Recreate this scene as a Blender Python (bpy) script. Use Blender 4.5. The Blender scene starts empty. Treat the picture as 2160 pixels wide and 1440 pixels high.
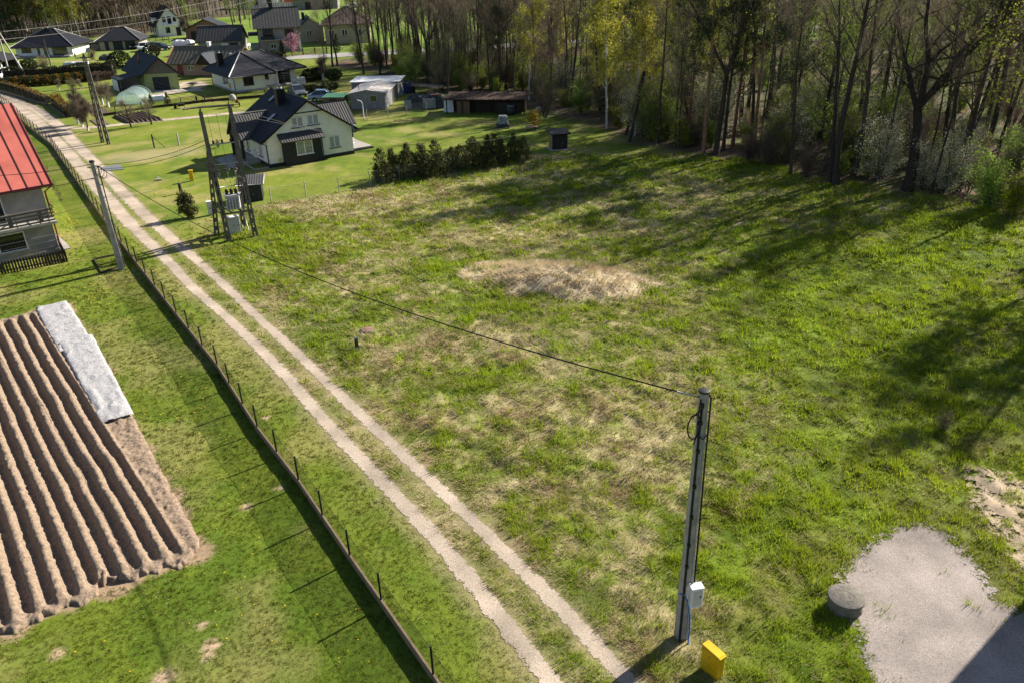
import bpy, math, random
import numpy as np
from mathutils import Vector, Matrix
R = math.radians
PI = math.pi
random.seed(7)
SC = bpy.context.scene
COL = SC.collection

# ------------------------------------------------------------------ camera
H = 18.4                       # the drone hovers 18.4 m above the meadow
_F = 1680.0
_n = np.array([95.0, 3373.0, _F]); _n /= np.linalg.norm(_n)
_z = np.array([0, 0, 1.0]); _Z = -_n; _Y = _z - (_z @ _n) * _n; _Y /= np.linalg.norm(_Y); _X = np.cross(_Y, _Z)
B = np.array([_X, _Y, _Z])
cam = bpy.data.cameras.new('camera')
cam.lens = 28.0; cam.sensor_width = 36.0; cam.clip_end = 3000; cam.clip_start = 0.1
camo = bpy.data.objects.new('camera', cam); COL.objects.link(camo)
rx, dn, fw = B[:, 0], B[:, 1], B[:, 2]
camo.matrix_world = Matrix(((rx[0], -dn[0], -fw[0], 0), (rx[1], -dn[1], -fw[1], 0), (rx[2], -dn[2], -fw[2], H), (0, 0, 0, 1)))
SC.camera = camo
def g(px, py, h=0.0):
    """survey: where the sight line through a point of the photograph meets height h"""
    w = B @ np.array([px - 1080.0, py - 720.0, _F]); t = (h - H) / w[2]
    return (float(w[0] * t), float(w[1] * t))

# ------------------------------------------------------------------ light
SUN_DIR = Vector((0.785, 0.62, math.tan(R(32)))).normalized()      # towards the sun
world = bpy.data.worlds.new('World'); SC.world = world; world.use_nodes = True
wn = world.node_tree.nodes; wl = world.node_tree.links; wn.clear()
sky = wn.new('ShaderNodeTexSky'); sky.sky_type = 'NISHITA'; sky.sun_disc = False
sky.sun_elevation = R(32); sky.sun_rotation = math.atan2(SUN_DIR.x, SUN_DIR.y)
sky.altitude = 250
bg = wn.new('ShaderNodeBackground'); bg.inputs[1].default_value = 0.055
wo = wn.new('ShaderNodeOutputWorld'); wl.new(sky.outputs[0], bg.inputs[0]); wl.new(bg.outputs[0], wo.inputs[0])
sl = bpy.data.lights.new('sun', 'SUN'); sl.energy = 5.0; sl.angle = R(0.5); sl.color = (1.0, 0.92, 0.78)
so = bpy.data.objects.new('sun', sl); COL.objects.link(so)
so.rotation_euler = SUN_DIR.to_track_quat('Z', 'Y').to_euler()
SC.view_settings.view_transform = 'Standard'; SC.view_settings.look = 'None'
SC.view_settings.exposure = 1.2; SC.view_settings.gamma = 1.0
SC.cycles.max_bounces = 6; SC.cycles.diffuse_bounces = 2; SC.cycles.transparent_max_bounces = 10
SC.cycles.use_denoising = True

# ------------------------------------------------------------------ noise on arrays
_rng = np.random.default_rng(11)
_T = _rng.random((512, 512))
def vnoise(x, y):
    x = np.asarray(x, float); y = np.asarray(y, float)
    xi = np.floor(x).astype(int); yi = np.floor(y).astype(int)
    fx = x - xi; fy = y - yi; fx = fx * fx * (3 - 2 * fx); fy = fy * fy * (3 - 2 * fy)
    a = _T[xi % 512, yi % 512]; b = _T[(xi + 1) % 512, yi % 512]; c = _T[xi % 512, (yi + 1) % 512]; d = _T[(xi + 1) % 512, (yi + 1) % 512]
    return (a * (1 - fx) + b * fx) * (1 - fy) + (c * (1 - fx) + d * fx) * fy
def fbm(x, y, o=3, off=0.0):
    s = 0; a = 0.5; t = 0
    for i in range(o):
        s = s + a * vnoise(x * 2 ** i + off + 17.3 * i, y * 2 ** i + off * 1.7 + 9.1 * i); t += a; a *= 0.55
    return s / t
def sstep(a, b, x): t = np.clip((x - a) / (b - a), 0, 1); return t * t * (3 - 2 * t)
def polydist(x, y, pts):
    """distance to a polyline"""
    d = np.full(np.shape(x), 1e9)
    for (x0, y0), (x1, y1) in zip(pts[:-1], pts[1:]):
        dx, dy = x1 - x0, y1 - y0; L = dx * dx + dy * dy + 1e-9
        t = np.clip(((x - x0) * dx + (y - y0) * dy) / L, 0, 1)
        d = np.minimum(d, np.hypot(x - x0 - t * dx, y - y0 - t * dy))
    return d
def inpoly(x, y, pts):
    c = np.zeros(np.shape(x), bool); n = len(pts)
    for i in range(n):
        x0, y0 = pts[i]; x1, y1 = pts[(i + 1) % n]
        if y0 == y1: continue
        c ^= ((y0 > y) != (y1 > y)) & (x < (x1 - x0) * (y - y0) / (y1 - y0) + x0)
    return c
def sdpoly(x, y, pts):
    d = polydist(x, y, list(pts) + [pts[0]]); return np.where(inpoly(x, y, pts), -d, d)

# ------------------------------------------------------------------ objects
def tag(o, label=None, cat=None, group=None, kind=None):
    if label: o['label'] = label
    if cat: o['category'] = cat
    if group: o['group'] = group
    if kind: o['kind'] = kind
    return o
def thing(name, label, cat, loc=(0, 0, 0), rotz=0, group=None):
    o = bpy.data.objects.new(name, None); COL.objects.link(o); o.empty_display_size = 0.3
    o.location = (loc[0], loc[1], loc[2] if len(loc) > 2 else 0); o.rotation_euler = (0, 0, rotz)
    return tag(o, label, cat, group)
class MB:
    def __init__(s): s.v = []; s.f = []; s.sm = []
    def add(s, vs, fs, smooth=False):
        n = len(s.v); s.v += [tuple(map(float, p)) for p in vs]; s.f += [tuple(i + n for i in f) for f in fs]; s.sm += [smooth] * len(fs); return s
    def box(s, x0, x1, y0, y1, z0, z1):
        return s.add([(x0, y0, z0), (x1, y0, z0), (x1, y1, z0), (x0, y1, z0), (x0, y0, z1), (x1, y0, z1), (x1, y1, z1), (x0, y1, z1)],
              [(0, 3, 2, 1), (4, 5, 6, 7), (0, 1, 5, 4), (1, 2, 6, 5), (2, 3, 7, 6), (3, 0, 4, 7)])
    def cbox(s, c, d, rz=0):
        co, si = math.cos(rz), math.sin(rz); vs = []
        for z in (-.5, .5):
            for x, y in ((-.5, -.5), (.5, -.5), (.5, .5), (-.5, .5)):
                X, Y = x * d[0], y * d[1]; vs.append((c[0] + X * co - Y * si, c[1] + X * si + Y * co, c[2] + z * d[2]))
        return s.add(vs, [(0, 3, 2, 1), (4, 5, 6, 7), (0, 1, 5, 4), (1, 2, 6, 5), (2, 3, 7, 6), (3, 0, 4, 7)])
    def frust(s, b, t, db, dt, rz=0):
        """tapered post of rectangular section from b to t"""
        co, si = math.cos(rz), math.sin(rz); vs = []
        for c, d in ((b, db), (t, dt)):
            for x, y in ((-.5, -.5), (.5, -.5), (.5, .5), (-.5, .5)):
                X, Y = x * d[0], y * d[1]; vs.append((c[0] + X * co - Y * si, c[1] + X * si + Y * co, c[2]))
        return s.add(vs, [(0, 3, 2, 1), (4, 5, 6, 7), (0, 1, 5, 4), (1, 2, 6, 5), (2, 3, 7, 6), (3, 0, 4, 7)])
    def tube(s, pts, rad, n=6, cap=True, smooth=True):
        pts = [Vector(p) for p in pts]
        if not hasattr(rad, '__len__'): rad = [rad] * len(pts)
        vs = []; fs = []; ref = Vector((0.31, 0.95, 0.05))
        for i, p in enumerate(pts):
            d = (pts[min(i + 1, len(pts) - 1)] - pts[max(i - 1, 0)]).normalized()
            a = d.cross(ref)
            if a.length < .1: a = d.cross(Vector((1, 0, 0)))
            a.normalize(); b = d.cross(a)
            for k in range(n):
                t = 2 * PI * k / n; vs.append(p + (a * math.cos(t) + b * math.sin(t)) * rad[i])
        for i in range(len(pts) - 1):
            for k in range(n):
                fs.append((i * n + k, i * n + (k + 1) % n, (i + 1) * n + (k + 1) % n, (i + 1) * n + k))
        if cap: fs.append(tuple(range(n))); fs.append(tuple((len(pts) - 1) * n + k for k in reversed(range(n))))
        return s.add(vs, fs, smooth)
    def lathe(s, c, prof, n=16, smooth=True):
        vs = []; fs = []
        for (r, z) in prof:
            for k in range(n): t = 2 * PI * k / n; vs.append((c[0] + r * math.cos(t), c[1] + r * math.sin(t), c[2] + z))
        for i in range(len(prof) - 1):
            for k in range(n): fs.append((i * n + k, i * n + (k + 1) % n, (i + 1) * n + (k + 1) % n, (i + 1) * n + k))
        fs.append(tuple(reversed(range(n)))); fs.append(tuple((len(prof) - 1) * n + k for k in range(n)))
        return s.add(vs, fs, smooth)
    def prism(s, poly, vec):
        """polygon (3-D points) extruded along vec"""
        n = len(poly); p = [Vector(q) for q in poly]; v = Vector(vec)
        return s.add(p + [q + v for q in p], [tuple(reversed(range(n))), tuple(range(n, 2 * n))] + [(i, (i + 1) % n, n + (i + 1) % n, n + i) for i in range(n)])
    def fbox(s, fr, a0, a1, o0, o1, z0, z1):
        u, v, du, dv = fr
        P = lambda a, o: (u + a * du + o * dv, v + a * dv - o * du)
        q = [P(a0, o0), P(a1, o0), P(a1, o1), P(a0, o1)]
        return s.prism([(x, y, z0) for x, y in q], (0, 0, z1 - z0))
    def shear(s, k):
        s.v = [(x + k * y, y, z) for x, y, z in s.v]; return s
    def build(s, name, mat, parent=None, bevel=0):
        me = bpy.data.meshes.new(name); me.from_pydata(s.v, [], s.f); me.materials.append(mat)
        me.polygons.foreach_set('use_smooth', s.sm)
        o = bpy.data.objects.new(name, me); COL.objects.link(o)
        if parent is not None: o.parent = parent
        if bevel:
            m = o.modifiers.new('b', 'BEVEL'); m.width = bevel; m.segments = 1; m.limit_method = 'ANGLE'
        me.validate(); return o
def bigmesh(name, V, k, mat, parent=None, col=None, smooth=False, extra=None):
    """V: (n*k,3) array, every k vertices one face"""
    V = np.ascontiguousarray(V, dtype=np.float32); nv = len(V); nf = nv // k
    me = bpy.data.meshes.new(name); me.vertices.add(nv); me.vertices.foreach_set('co', V.ravel())
    me.loops.add(nv); me.loops.foreach_set('vertex_index', np.arange(nv, dtype=np.int32))
    me.polygons.add(nf); me.polygons.foreach_set('loop_start', np.arange(0, nv, k, dtype=np.int32))
    me.update(calc_edges=True)
    if col is not None:
        a = me.color_attributes.new('Col', 'FLOAT_COLOR', 'POINT'); c = np.ones((nv, 4), np.float32); c[:, :3] = col; a.data.foreach_set('color', c.ravel())
    me.materials.append(mat)
    o = bpy.data.objects.new(name, me); COL.objects.link(o)
    if parent is not None: o.parent = parent
    return o
def gridmesh(name, X, Y, Z, mat, col=None, smooth=True, attrs=None):
    """X,Y,Z arrays (m,n)"""
    m, n = X.shape; V = np.stack([X, Y, Z], -1).reshape(-1, 3).astype(np.float32)
    i = np.arange(m * n).reshape(m, n); q = np.stack([i[:-1, :-1], i[:-1, 1:], i[1:, 1:], i[1:, :-1]], -1).reshape(-1, 4)
    me = bpy.data.meshes.new(name); me.vertices.add(len(V)); me.vertices.foreach_set('co', V.ravel())
    me.loops.add(q.size); me.loops.foreach_set('vertex_index', q.ravel().astype(np.int32))
    me.polygons.add(len(q)); me.polygons.foreach_set('loop_start', np.arange(0, q.size, 4, dtype=np.int32))
    me.update(calc_edges=True)
    me.polygons.foreach_set('use_smooth', np.full(len(q), smooth))
    if col is not None:
        a = me.color_attributes.new('Col', 'FLOAT_COLOR', 'POINT'); c = np.ones((len(V), 4), np.float32); c[:, :3] = col.reshape(-1, 3); a.data.foreach_set('color', c.ravel())
    for k, arr in (attrs or {}).items():
        a = me.attributes.new(k, 'FLOAT', 'POINT'); a.data.foreach_set('value', np.ascontiguousarray(arr, dtype=np.float32).ravel())
    me.materials.append(mat)
    o = bpy.data.objects.new(name, me); COL.objects.link(o); return o
def copy_tree(root, loc, rotz=0, s=1.0, label=None, group=None, sz=None):
    r = root.copy(); COL.objects.link(r); r.location = (loc[0], loc[1], loc[2] if len(loc) > 2 else 0); r.rotation_euler = (0, 0, rotz)
    r.scale = (s, s, sz if sz else s)
    if label: r['label'] = label
    if group: r['group'] = group
    for ch in root.children:
        c = ch.copy(); COL.objects.link(c); c.parent = r
        for gc in ch.children:
            d = gc.copy(); COL.objects.link(d); d.parent = c
    return r

# ------------------------------------------------------------------ materials
def nodes(name):
    m = bpy.data.materials.new(name); m.use_nodes = True; nt = m.node_tree; nt.nodes.clear()
    return m, nt.nodes, nt.links
def N(nd, t, **kw):
    n = nd.new(t)
    for k, v in kw.items(): setattr(n, k, v)
    return n
def mat(name, c1, c2=None, scale=4, rough=.8, bump=0, bscale=None, metal=0, trans=0, spec=.3, stretch=None, detail=5, rnd=0, coord='Object', lo=.35, hi=.65, alpha=1):
    m, nd, L = nodes(name)
    out = N(nd, 'ShaderNodeOutputMaterial'); bs = N(nd, 'ShaderNodeBsdfPrincipled'); tc = N(nd, 'ShaderNodeTexCoord')
    bs.inputs['Roughness'].default_value = rough; bs.inputs['Metallic'].default_value = metal; bs.inputs['Specular IOR Level'].default_value = spec
    src = tc.outputs[coord]
    if stretch:
        mp = N(nd, 'ShaderNodeMapping'); mp.inputs['Scale'].default_value = stretch; L.new(src, mp.inputs[0]); src = mp.outputs[0]
    if c2 is None: c2 = tuple(x * .78 for x in c1)
    no = N(nd, 'ShaderNodeTexNoise'); no.inputs['Scale'].default_value = scale; no.inputs['Detail'].default_value = detail; no.inputs['Roughness'].default_value = .65
    L.new(src, no.inputs[0])
    cr = N(nd, 'ShaderNodeValToRGB'); cr.color_ramp.elements[0].position = lo; cr.color_ramp.elements[1].position = hi
    cr.color_ramp.elements[0].color = (*c2, 1); cr.color_ramp.elements[1].color = (*c1, 1); L.new(no.outputs[0], cr.inputs[0])
    c = cr.outputs[0]
    if rnd:
        oi = N(nd, 'ShaderNodeObjectInfo'); hs = N(nd, 'ShaderNodeHueSaturation')
        mr = N(nd, 'ShaderNodeMapRange'); mr.inputs[3].default_value = 1 - rnd; mr.inputs[4].default_value = 1 + rnd
        L.new(oi.outputs['Random'], mr.inputs[0]); L.new(mr.outputs[0], hs.inputs['Value'])
        mr2 = N(nd, 'ShaderNodeMapRange'); mr2.inputs[3].default_value = .5 - rnd * .06; mr2.inputs[4].default_value = .5 + rnd * .06
        L.new(oi.outputs['Random'], mr2.inputs[0]); L.new(mr2.outputs[0], hs.inputs['Hue']); L.new(c, hs.inputs['Color']); c = hs.outputs[0]
    L.new(c, bs.inputs['Base Color'])
    if bump:
        nb = N(nd, 'ShaderNodeTexNoise'); nb.inputs['Scale'].default_value = bscale or scale * 4; nb.inputs['Detail'].default_value = 6
        L.new(src, nb.inputs[0]); bp = N(nd, 'ShaderNodeBump'); bp.inputs['Strength'].default_value = bump; bp.inputs['Distance'].default_value = .05
        L.new(nb.outputs[0], bp.inputs['Height']); L.new(bp.outputs[0], bs.inputs['Normal'])
    res = bs.outputs[0]
    if trans:
        tr = N(nd, 'ShaderNodeBsdfTranslucent'); mx = N(nd, 'ShaderNodeMixShader'); mx.inputs[0].default_value = trans
        L.new(c, tr.inputs[0]); L.new(res, mx.inputs[1]); L.new(tr.outputs[0], mx.inputs[2]); res = mx.outputs[0]
    if alpha < 1:
        tp = N(nd, 'ShaderNodeBsdfTransparent'); mx = N(nd, 'ShaderNodeMixShader'); mx.inputs[0].default_value = alpha
        L.new(tp.outputs[0], mx.inputs[1]); L.new(res, mx.inputs[2]); res = mx.outputs[0]
    L.new(res, out.inputs[0]); return m
def vcmat(name, var=.35, scale=9, trans=0, rough=.95, bump=0, ratio=1.0):
    """colour from the mesh's own colour attribute, broken up by world-space noise"""
    m, nd, L = nodes(name)
    out = N(nd, 'ShaderNodeOutputMaterial'); bs = N(nd, 'ShaderNodeBsdfPrincipled'); tc = N(nd, 'ShaderNodeTexCoord')
    bs.inputs['Roughness'].default_value = rough; bs.inputs['Specular IOR Level'].default_value = .12
    at = N(nd, 'ShaderNodeAttribute', attribute_name='Col')
    c = at.outputs['Color']
    if var:
        no = N(nd, 'ShaderNodeTexNoise'); no.inputs['Scale'].default_value = scale; no.inputs['Detail'].default_value = 8; no.inputs['Roughness'].default_value = .75
        L.new(tc.outputs['Object'], no.inputs[0])
        mr = N(nd, 'ShaderNodeMapRange'); mr.inputs[1].default_value = .3; mr.inputs[2].default_value = .7; mr.inputs[3].default_value = 1 - var; mr.inputs[4].default_value = 1 + var
        L.new(no.outputs[0], mr.inputs[0]); vm = N(nd, 'ShaderNodeVectorMath', operation='SCALE'); L.new(c, vm.inputs[0]); L.new(mr.outputs[0], vm.inputs['Scale']); c = vm.outputs[0]
        if bump:
            bp = N(nd, 'ShaderNodeBump'); bp.inputs['Strength'].default_value = bump; bp.inputs['Distance'].default_value = .06
            L.new(no.outputs[0], bp.inputs['Height']); L.new(bp.outputs[0], bs.inputs['Normal'])
    L.new(c, bs.inputs['Base Color']); res = bs.outputs[0]
    if trans:
        tr = N(nd, 'ShaderNodeBsdfTranslucent'); mx = N(nd, 'ShaderNodeMixShader'); mx.inputs[0].default_value = trans
        L.new(c, tr.inputs[0]); L.new(res, mx.inputs[1]); L.new(tr.outputs[0], mx.inputs[2]); res = mx.outputs[0]
    L.new(res, out.inputs[0]); return m
M = {}
def mk(k, *a, **kw): M[k] = mat(k, *a, **kw)
mk('render_white', (.80, .79, .76), (.68, .67, .64), scale=1.2, bump=.1, bscale=30)
mk('render_grey', (.30, .29, .27), (.22, .21, .20), scale=1, bump=.15, bscale=25)
mk('render_beige', (.42, .36, .28), (.33, .29, .23), scale=1, bump=.1)
mk('render_pink', (.42, .28, .24), (.33, .22, .2), scale=1)
mk('render_green', (.33, .38, .15), (.26, .31, .12), scale=.8, bump=.1)
mk('anthracite', (.022, .026, .034), (.013, .016, .022), scale=3, rough=.55)
mk('tile_black', (.010, .011, .015), (.006, .006, .009), scale=2, rough=.5, spec=.3)
mk('tile_dark', (.026, .026, .031), (.016, .016, .021), scale=1.5, rough=.55, spec=.3)
mk('tile_grey', (.06, .058, .06), (.042, .042, .045), scale=1.5, rough=.75)
mk('tile_blue', (.035, .045, .06), (.022, .03, .04), scale=1.5, rough=.8)
mk('tile_brown', (.12, .085, .07), (.08, .06, .05), scale=2, rough=.9)
mk('eternit', (.15, .13, .10), (.09, .08, .06), scale=2.5, rough=.95, bump=.3)
mk('roof_red', (.48, .13, .10), (.36, .09, .07), scale=.6, rough=.5, spec=.4)
mk('seam_red', (.10, .02, .018), scale=2)
mk('gutter_red', (.20, .03, .03), scale=2, rough=.4)
mk('glass', (.02, .025, .03), (.012, .015, .02), rough=.06, spec=.8)
mk('curtain', (.35, .38, .42), (.25, .28, .32), scale=6, rough=.5)
mk('blind', (.42, .43, .38), (.12, .14, .12), scale=3, stretch=(.1, .1, 9), detail=0, rough=.5)
mk('upvc', (.75, .75, .73), (.68, .68, .66), rough=.35)
mk('brown_frame', (.07, .035, .02), rough=.6)
mk('concrete', (.42, .40, .365), (.28, .265, .24), scale=3, rough=.95, bump=.4, bscale=30)
mk('concrete_old', (.17, .15, .125), (.09, .08, .066), scale=4, rough=1, bump=.6, bscale=25)
mk('concrete_wet', (.20, .185, .16), (.11, .10, .09), scale=7, rough=.95, bump=.5, bscale=40)
mk('paving', (.36, .33, .31), (.27, .25, .24), scale=2, bump=.3)
mk('plinth', (.27, .20, .13), (.18, .13, .085), scale=2.5, bump=.4, bscale=20)
mk('black_metal', (.012, .013, .014), (.02, .018, .016), rough=.5, scale=8)
mk('cable_black', (.012, .012, .012), (.02, .02, .02), rough=.7, scale=10)
mk('cable_blue', (.02, .16, .50), (.015, .11, .36), rough=.4, scale=10)
mk('wire_pale', (.20, .19, .17), (.14, .13, .12), rough=.7, metal=0, scale=5)
mk('steel', (.36, .37, .38), (.24, .25, .26), rough=.45, metal=.6, scale=6)
mk('rust', (.17, .06, .03), (.08, .035, .02), scale=6, rough=.95, bump=.3)
mk('rust_dark', (.07, .038, .026), (.03, .02, .016), scale=3, rough=.95, bump=.3)
mk('porcelain', (.03, .016, .012), (.018, .01, .008), rough=.25, scale=5)
mk('box_grey', (.55, .55, .55), (.46, .46, .46), scale=2, rough=.55)
mk('box_white', (.72, .73, .75), (.62, .63, .65), scale=4, rough=.4)
mk('yellow', (.72, .43, .008), (.60, .35, .006), scale=3, rough=.35, spec=.5)
mk('yellow_dark', (.15, .09, .004), rough=.6)
mk('wood_dark', (.055, .04, .032), (.028, .02, .016), scale=5, stretch=(6, 6, .6), rough=.9, bump=.3)
mk('wood_grey', (.17, .15, .13), (.08, .07, .06), scale=4, stretch=(5, 5, .4), rough=.95, bump=.4)
mk('wood_brown', (.20, .12, .085), (.11, .07, .05), scale=4, stretch=(5, 5, .5), rough=.9)
mk('wood_tan', (.36, .25, .12), (.24, .16, .08), scale=4, stretch=(5, 5, .5), rough=.85)
mk('brick', (.27, .15, .10), (.18, .10, .075), scale=12, rough=.95)
mk('fleece', (.47, .46, .475), (.33, .325, .34), scale=5, rough=.9, trans=.15, bump=.9, bscale=11, detail=9)
mk('tarp', (.34, .36, .36), (.14, .15, .15), scale=3, rough=.6, bump=.5, bscale=6)
mk('tarp_dark', (.045, .055, .06), (.02, .024, .028), scale=2, rough=.6, bump=.6, bscale=5)
mk('tarp_white', (.7, .72, .75), (.55, .57, .6), scale=3, rough=.5)
mk('tarp_blue', (.02, .04, .22), rough=.5)
mk('poly_film', (.50, .66, .68), (.38, .54, .56), scale=3, rough=.2, trans=.55, alpha=.62)
mk('white_wash', (.75, .75, .72), (.6, .6, .57), scale=8)
mk('car_white', (.72, .73, .74), (.70, .71, .72), rough=.25, spec=.6)
mk('car_blue', (.16, .22, .32), (.15, .20, .30), rough=.25, spec=.6, metal=.3)
mk('car_grey', (.10, .12, .14), (.09, .105, .12), rough=.25, spec=.6, metal=.3)
mk('car_dark', (.02, .022, .028), rough=.25, spec=.6)
mk('tyre', (.015, .015, .015), rough=.9)
mk('rim', (.4, .4, .41), rough=.3, metal=.7)
mk('lamp_glass', (.7, .7, .7), rough=.1)
mk('lid_red', (.24, .14, .11), (.15, .09, .07), scale=4, bump=.4, bscale=25)
mk('pink_slab', (.50, .26, .24), (.4, .2, .19), scale=4)
mk('green_roof', (.05, .17, .10), (.035, .12, .07), scale=3, rough=.6)
mk('sheet_metal', (.52, .50, .49), (.34, .31, .29), scale=2.2, rough=.55, stretch=(3, .3, 1))
mk('sheet_wall', (.25, .255, .27), (.17, .17, .18), scale=2, rough=.8, stretch=(2, 2, .5))
mk('orange', (.55, .16, .06), rough=.7)
mk('bark', (.075, .06, .046), (.028, .023, .019), scale=3, stretch=(3, 3, .6), rough=1, bump=.6, bscale=14, rnd=.3)
mk('bark_pine', (.24, .12, .07), (.10, .065, .045), scale=2, rough=1, bump=.5, rnd=.25)
mk('bark_birch', (.50, .48, .43), (.06, .05, .045), scale=5, stretch=(.6, .6, 2.2), rough=.8, lo=.36, hi=.5, rnd=.15)
mk('twig', (.24, .19, .14), (.10, .08, .06), scale=.35, rough=1, trans=.3, rnd=.35)
mk('twig_red', (.15, .09, .06), (.09, .06, .045), scale=1, rough=1)
mk('leaf_spring', (.36, .42, .03), (.20, .27, .02), scale=.55, rough=.75, trans=.45, rnd=.25)
mk('leaf_yellow', (.42, .40, .04), (.24, .25, .03), scale=.5, rough=.75, trans=.45, rnd=.2)
mk('leaf_bush', (.29, .39, .05), (.14, .21, .03), scale=.8, rough=.75, trans=.4, rnd=.3)
mk('needles', (.055, .08, .025), (.022, .038, .015), scale=.9, rough=.8, trans=.12, rnd=.3)
mk('needles_yew', (.13, .13, .035), (.04, .05, .015), scale=1.3, rough=.8, trans=.15, rnd=.2)
mk('thuja', (.05, .065, .018), (.02, .03, .01), scale=2, rough=.8, trans=.1, rnd=.35)
mk('thuja_gold', (.30, .15, .015), (.07, .065, .015), scale=1.5, rough=.8, trans=.15, rnd=.3)
mk('blossom', (.62, .60, .50), (.30, .34, .20), scale=1, rough=.8, trans=.3)
mk('blossom_pink', (.58, .30, .40), (.40, .18, .26), scale=1, rough=.8, trans=.3)
mk('forsythia', (.72, .48, .02), (.5, .34, .02), scale=2, rough=.8, trans=.3)
mk('gravel', (.50, .43, .385), (.30, .26, .235), scale=14, rough=1, bump=.8, bscale=30, detail=9, lo=.3, hi=.66)
mk('asphalt', (.30, .29, .285), (.25, .24, .235), scale=1.5, rough=.9)
mk('soil', (.36, .27, .195), (.14, .10, .072), scale=9, rough=1, bump=1, bscale=30, detail=9, lo=.3, hi=.66)
mk('soil_far', (.16, .12, .09), (.09, .065, .05), scale=3, rough=1, bump=.8)
mk('forest_mass', (.08, .07, .05), (.03, .03, .022), scale=.12, rough=1)
for c, k in (((.6, .42, .02), 'dandelion'),): mk(k, c, trans=.2)
M['ground'] = vcmat('ground', var=.35, scale=6, bump=.6)
M['grass'] = vcmat('grass', var=0, trans=.45, rough=.75)

def netmat(name, c, cover, pitch):
    """knotted wire mesh: diagonal wires with open holes"""
    m, nd, L = nodes(name)
    out = N(nd, 'ShaderNodeOutputMaterial'); bs = N(nd, 'ShaderNodeBsdfPrincipled'); bs.inputs['Base Color'].default_value = (*c, 1); bs.inputs['Roughness'].default_value = .6
    tc = N(nd, 'ShaderNodeTexCoord'); sx = N(nd, 'ShaderNodeSeparateXYZ'); L.new(tc.outputs['UV'], sx.inputs[0])
    res = []
    for op in ('ADD', 'SUBTRACT'):
        a = N(nd, 'ShaderNodeMath', operation=op); L.new(sx.outputs[0], a.inputs[0]); L.new(sx.outputs[1], a.inputs[1])
        d = N(nd, 'ShaderNodeMath', operation='DIVIDE'); L.new(a.outputs[0], d.inputs[0]); d.inputs[1].default_value = pitch
        f = N(nd, 'ShaderNodeMath', operation='FRACT'); L.new(d.outputs[0], f.inputs[0])
        lt = N(nd, 'ShaderNodeMath', operation='LESS_THAN'); L.new(f.outputs[0], lt.inputs[0]); lt.inputs[1].default_value = cover; res.append(lt)
    mxx = N(nd, 'ShaderNodeMath', operation='MAXIMUM'); L.new(res[0].outputs[0], mxx.inputs[0]); L.new(res[1].outputs[0], mxx.inputs[1])
    tp = N(nd, 'ShaderNodeBsdfTransparent'); mx = N(nd, 'ShaderNodeMixShader'); L.new(mxx.outputs[0], mx.inputs[0])
    L.new(tp.outputs[0], mx.inputs[1]); L.new(bs.outputs[0], mx.inputs[2]); L.new(mx.outputs[0], out.inputs[0]); return m
M['net_dark'] = netmat('net_dark', (.012, .018, .013), .17, .05)
M['net_pale'] = netmat('net_pale', (.30, .31, .30), .06, .06)
def ragmat(name, c1, c2, scale=14, edge=.35):
    """loose surface whose edge frays into the grass (attribute 'edge': 0 at the middle, 1 at the rim)"""
    m, nd, L = nodes(name)
    out = N(nd, 'ShaderNodeOutputMaterial'); bs = N(nd, 'ShaderNodeBsdfPrincipled'); bs.inputs['Roughness'].default_value = 1; bs.inputs['Specular IOR Level'].default_value = .1
    tc = N(nd, 'ShaderNodeTexCoord')
    no = N(nd, 'ShaderNodeTexNoise'); no.inputs['Scale'].default_value = scale; no.inputs['Detail'].default_value = 9; no.inputs['Roughness'].default_value = .8; L.new(tc.outputs['Object'], no.inputs[0])
    cr = N(nd, 'ShaderNodeValToRGB'); cr.color_ramp.elements[0].position = .3; cr.color_ramp.elements[1].position = .68
    cr.color_ramp.elements[0].color = (*c2, 1); cr.color_ramp.elements[1].color = (*c1, 1); L.new(no.outputs[0], cr.inputs[0])
    n3 = N(nd, 'ShaderNodeTexNoise'); n3.inputs['Scale'].default_value = .5; n3.inputs['Detail'].default_value = 3; L.new(tc.outputs['Object'], n3.inputs[0])
    mr = N(nd, 'ShaderNodeMapRange'); mr.inputs[1].default_value = .3; mr.inputs[2].default_value = .7; mr.inputs[3].default_value = .68; mr.inputs[4].default_value = 1.2; L.new(n3.outputs[0], mr.inputs[0])
    vm = N(nd, 'ShaderNodeVectorMath', operation='SCALE'); L.new(cr.outputs[0], vm.inputs[0]); L.new(mr.outputs[0], vm.inputs['Scale'])
    L.new(vm.outputs[0], bs.inputs['Base Color'])
    bp = N(nd, 'ShaderNodeBump'); bp.inputs['Strength'].default_value = .8; bp.inputs['Distance'].default_value = .03; L.new(no.outputs[0], bp.inputs['Height']); L.new(bp.outputs[0], bs.inputs['Normal'])
    at = N(nd, 'ShaderNodeAttribute', attribute_name='edge')
    n2 = N(nd, 'ShaderNodeTexNoise'); n2.inputs['Scale'].default_value = 3.2; n2.inputs['Detail'].default_value = 9; n2.inputs['Roughness'].default_value = .8; L.new(tc.outputs['Object'], n2.inputs[0])
    a = N(nd, 'ShaderNodeMath', operation='MULTIPLY_ADD'); L.new(n2.outputs[0], a.inputs[0]); a.inputs[1].default_value = 2.2 * edge; a.inputs[2].default_value = -1.1 * edge
    b = N(nd, 'ShaderNodeMath', operation='ADD'); L.new(a.outputs[0], b.inputs[0]); L.new(at.outputs['Fac'], b.inputs[1])
    lt = N(nd, 'ShaderNodeMath', operation='LESS_THAN'); L.new(b.outputs[0], lt.inputs[0]); lt.inputs[1].default_value = .72
    tp = N(nd, 'ShaderNodeBsdfTransparent'); mx = N(nd, 'ShaderNodeMixShader'); L.new(lt.outputs[0], mx.inputs[0])
    L.new(tp.outputs[0], mx.inputs[1]); L.new(bs.outputs[0], mx.inputs[2]); L.new(mx.outputs[0], out.inputs[0]); return m
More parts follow.
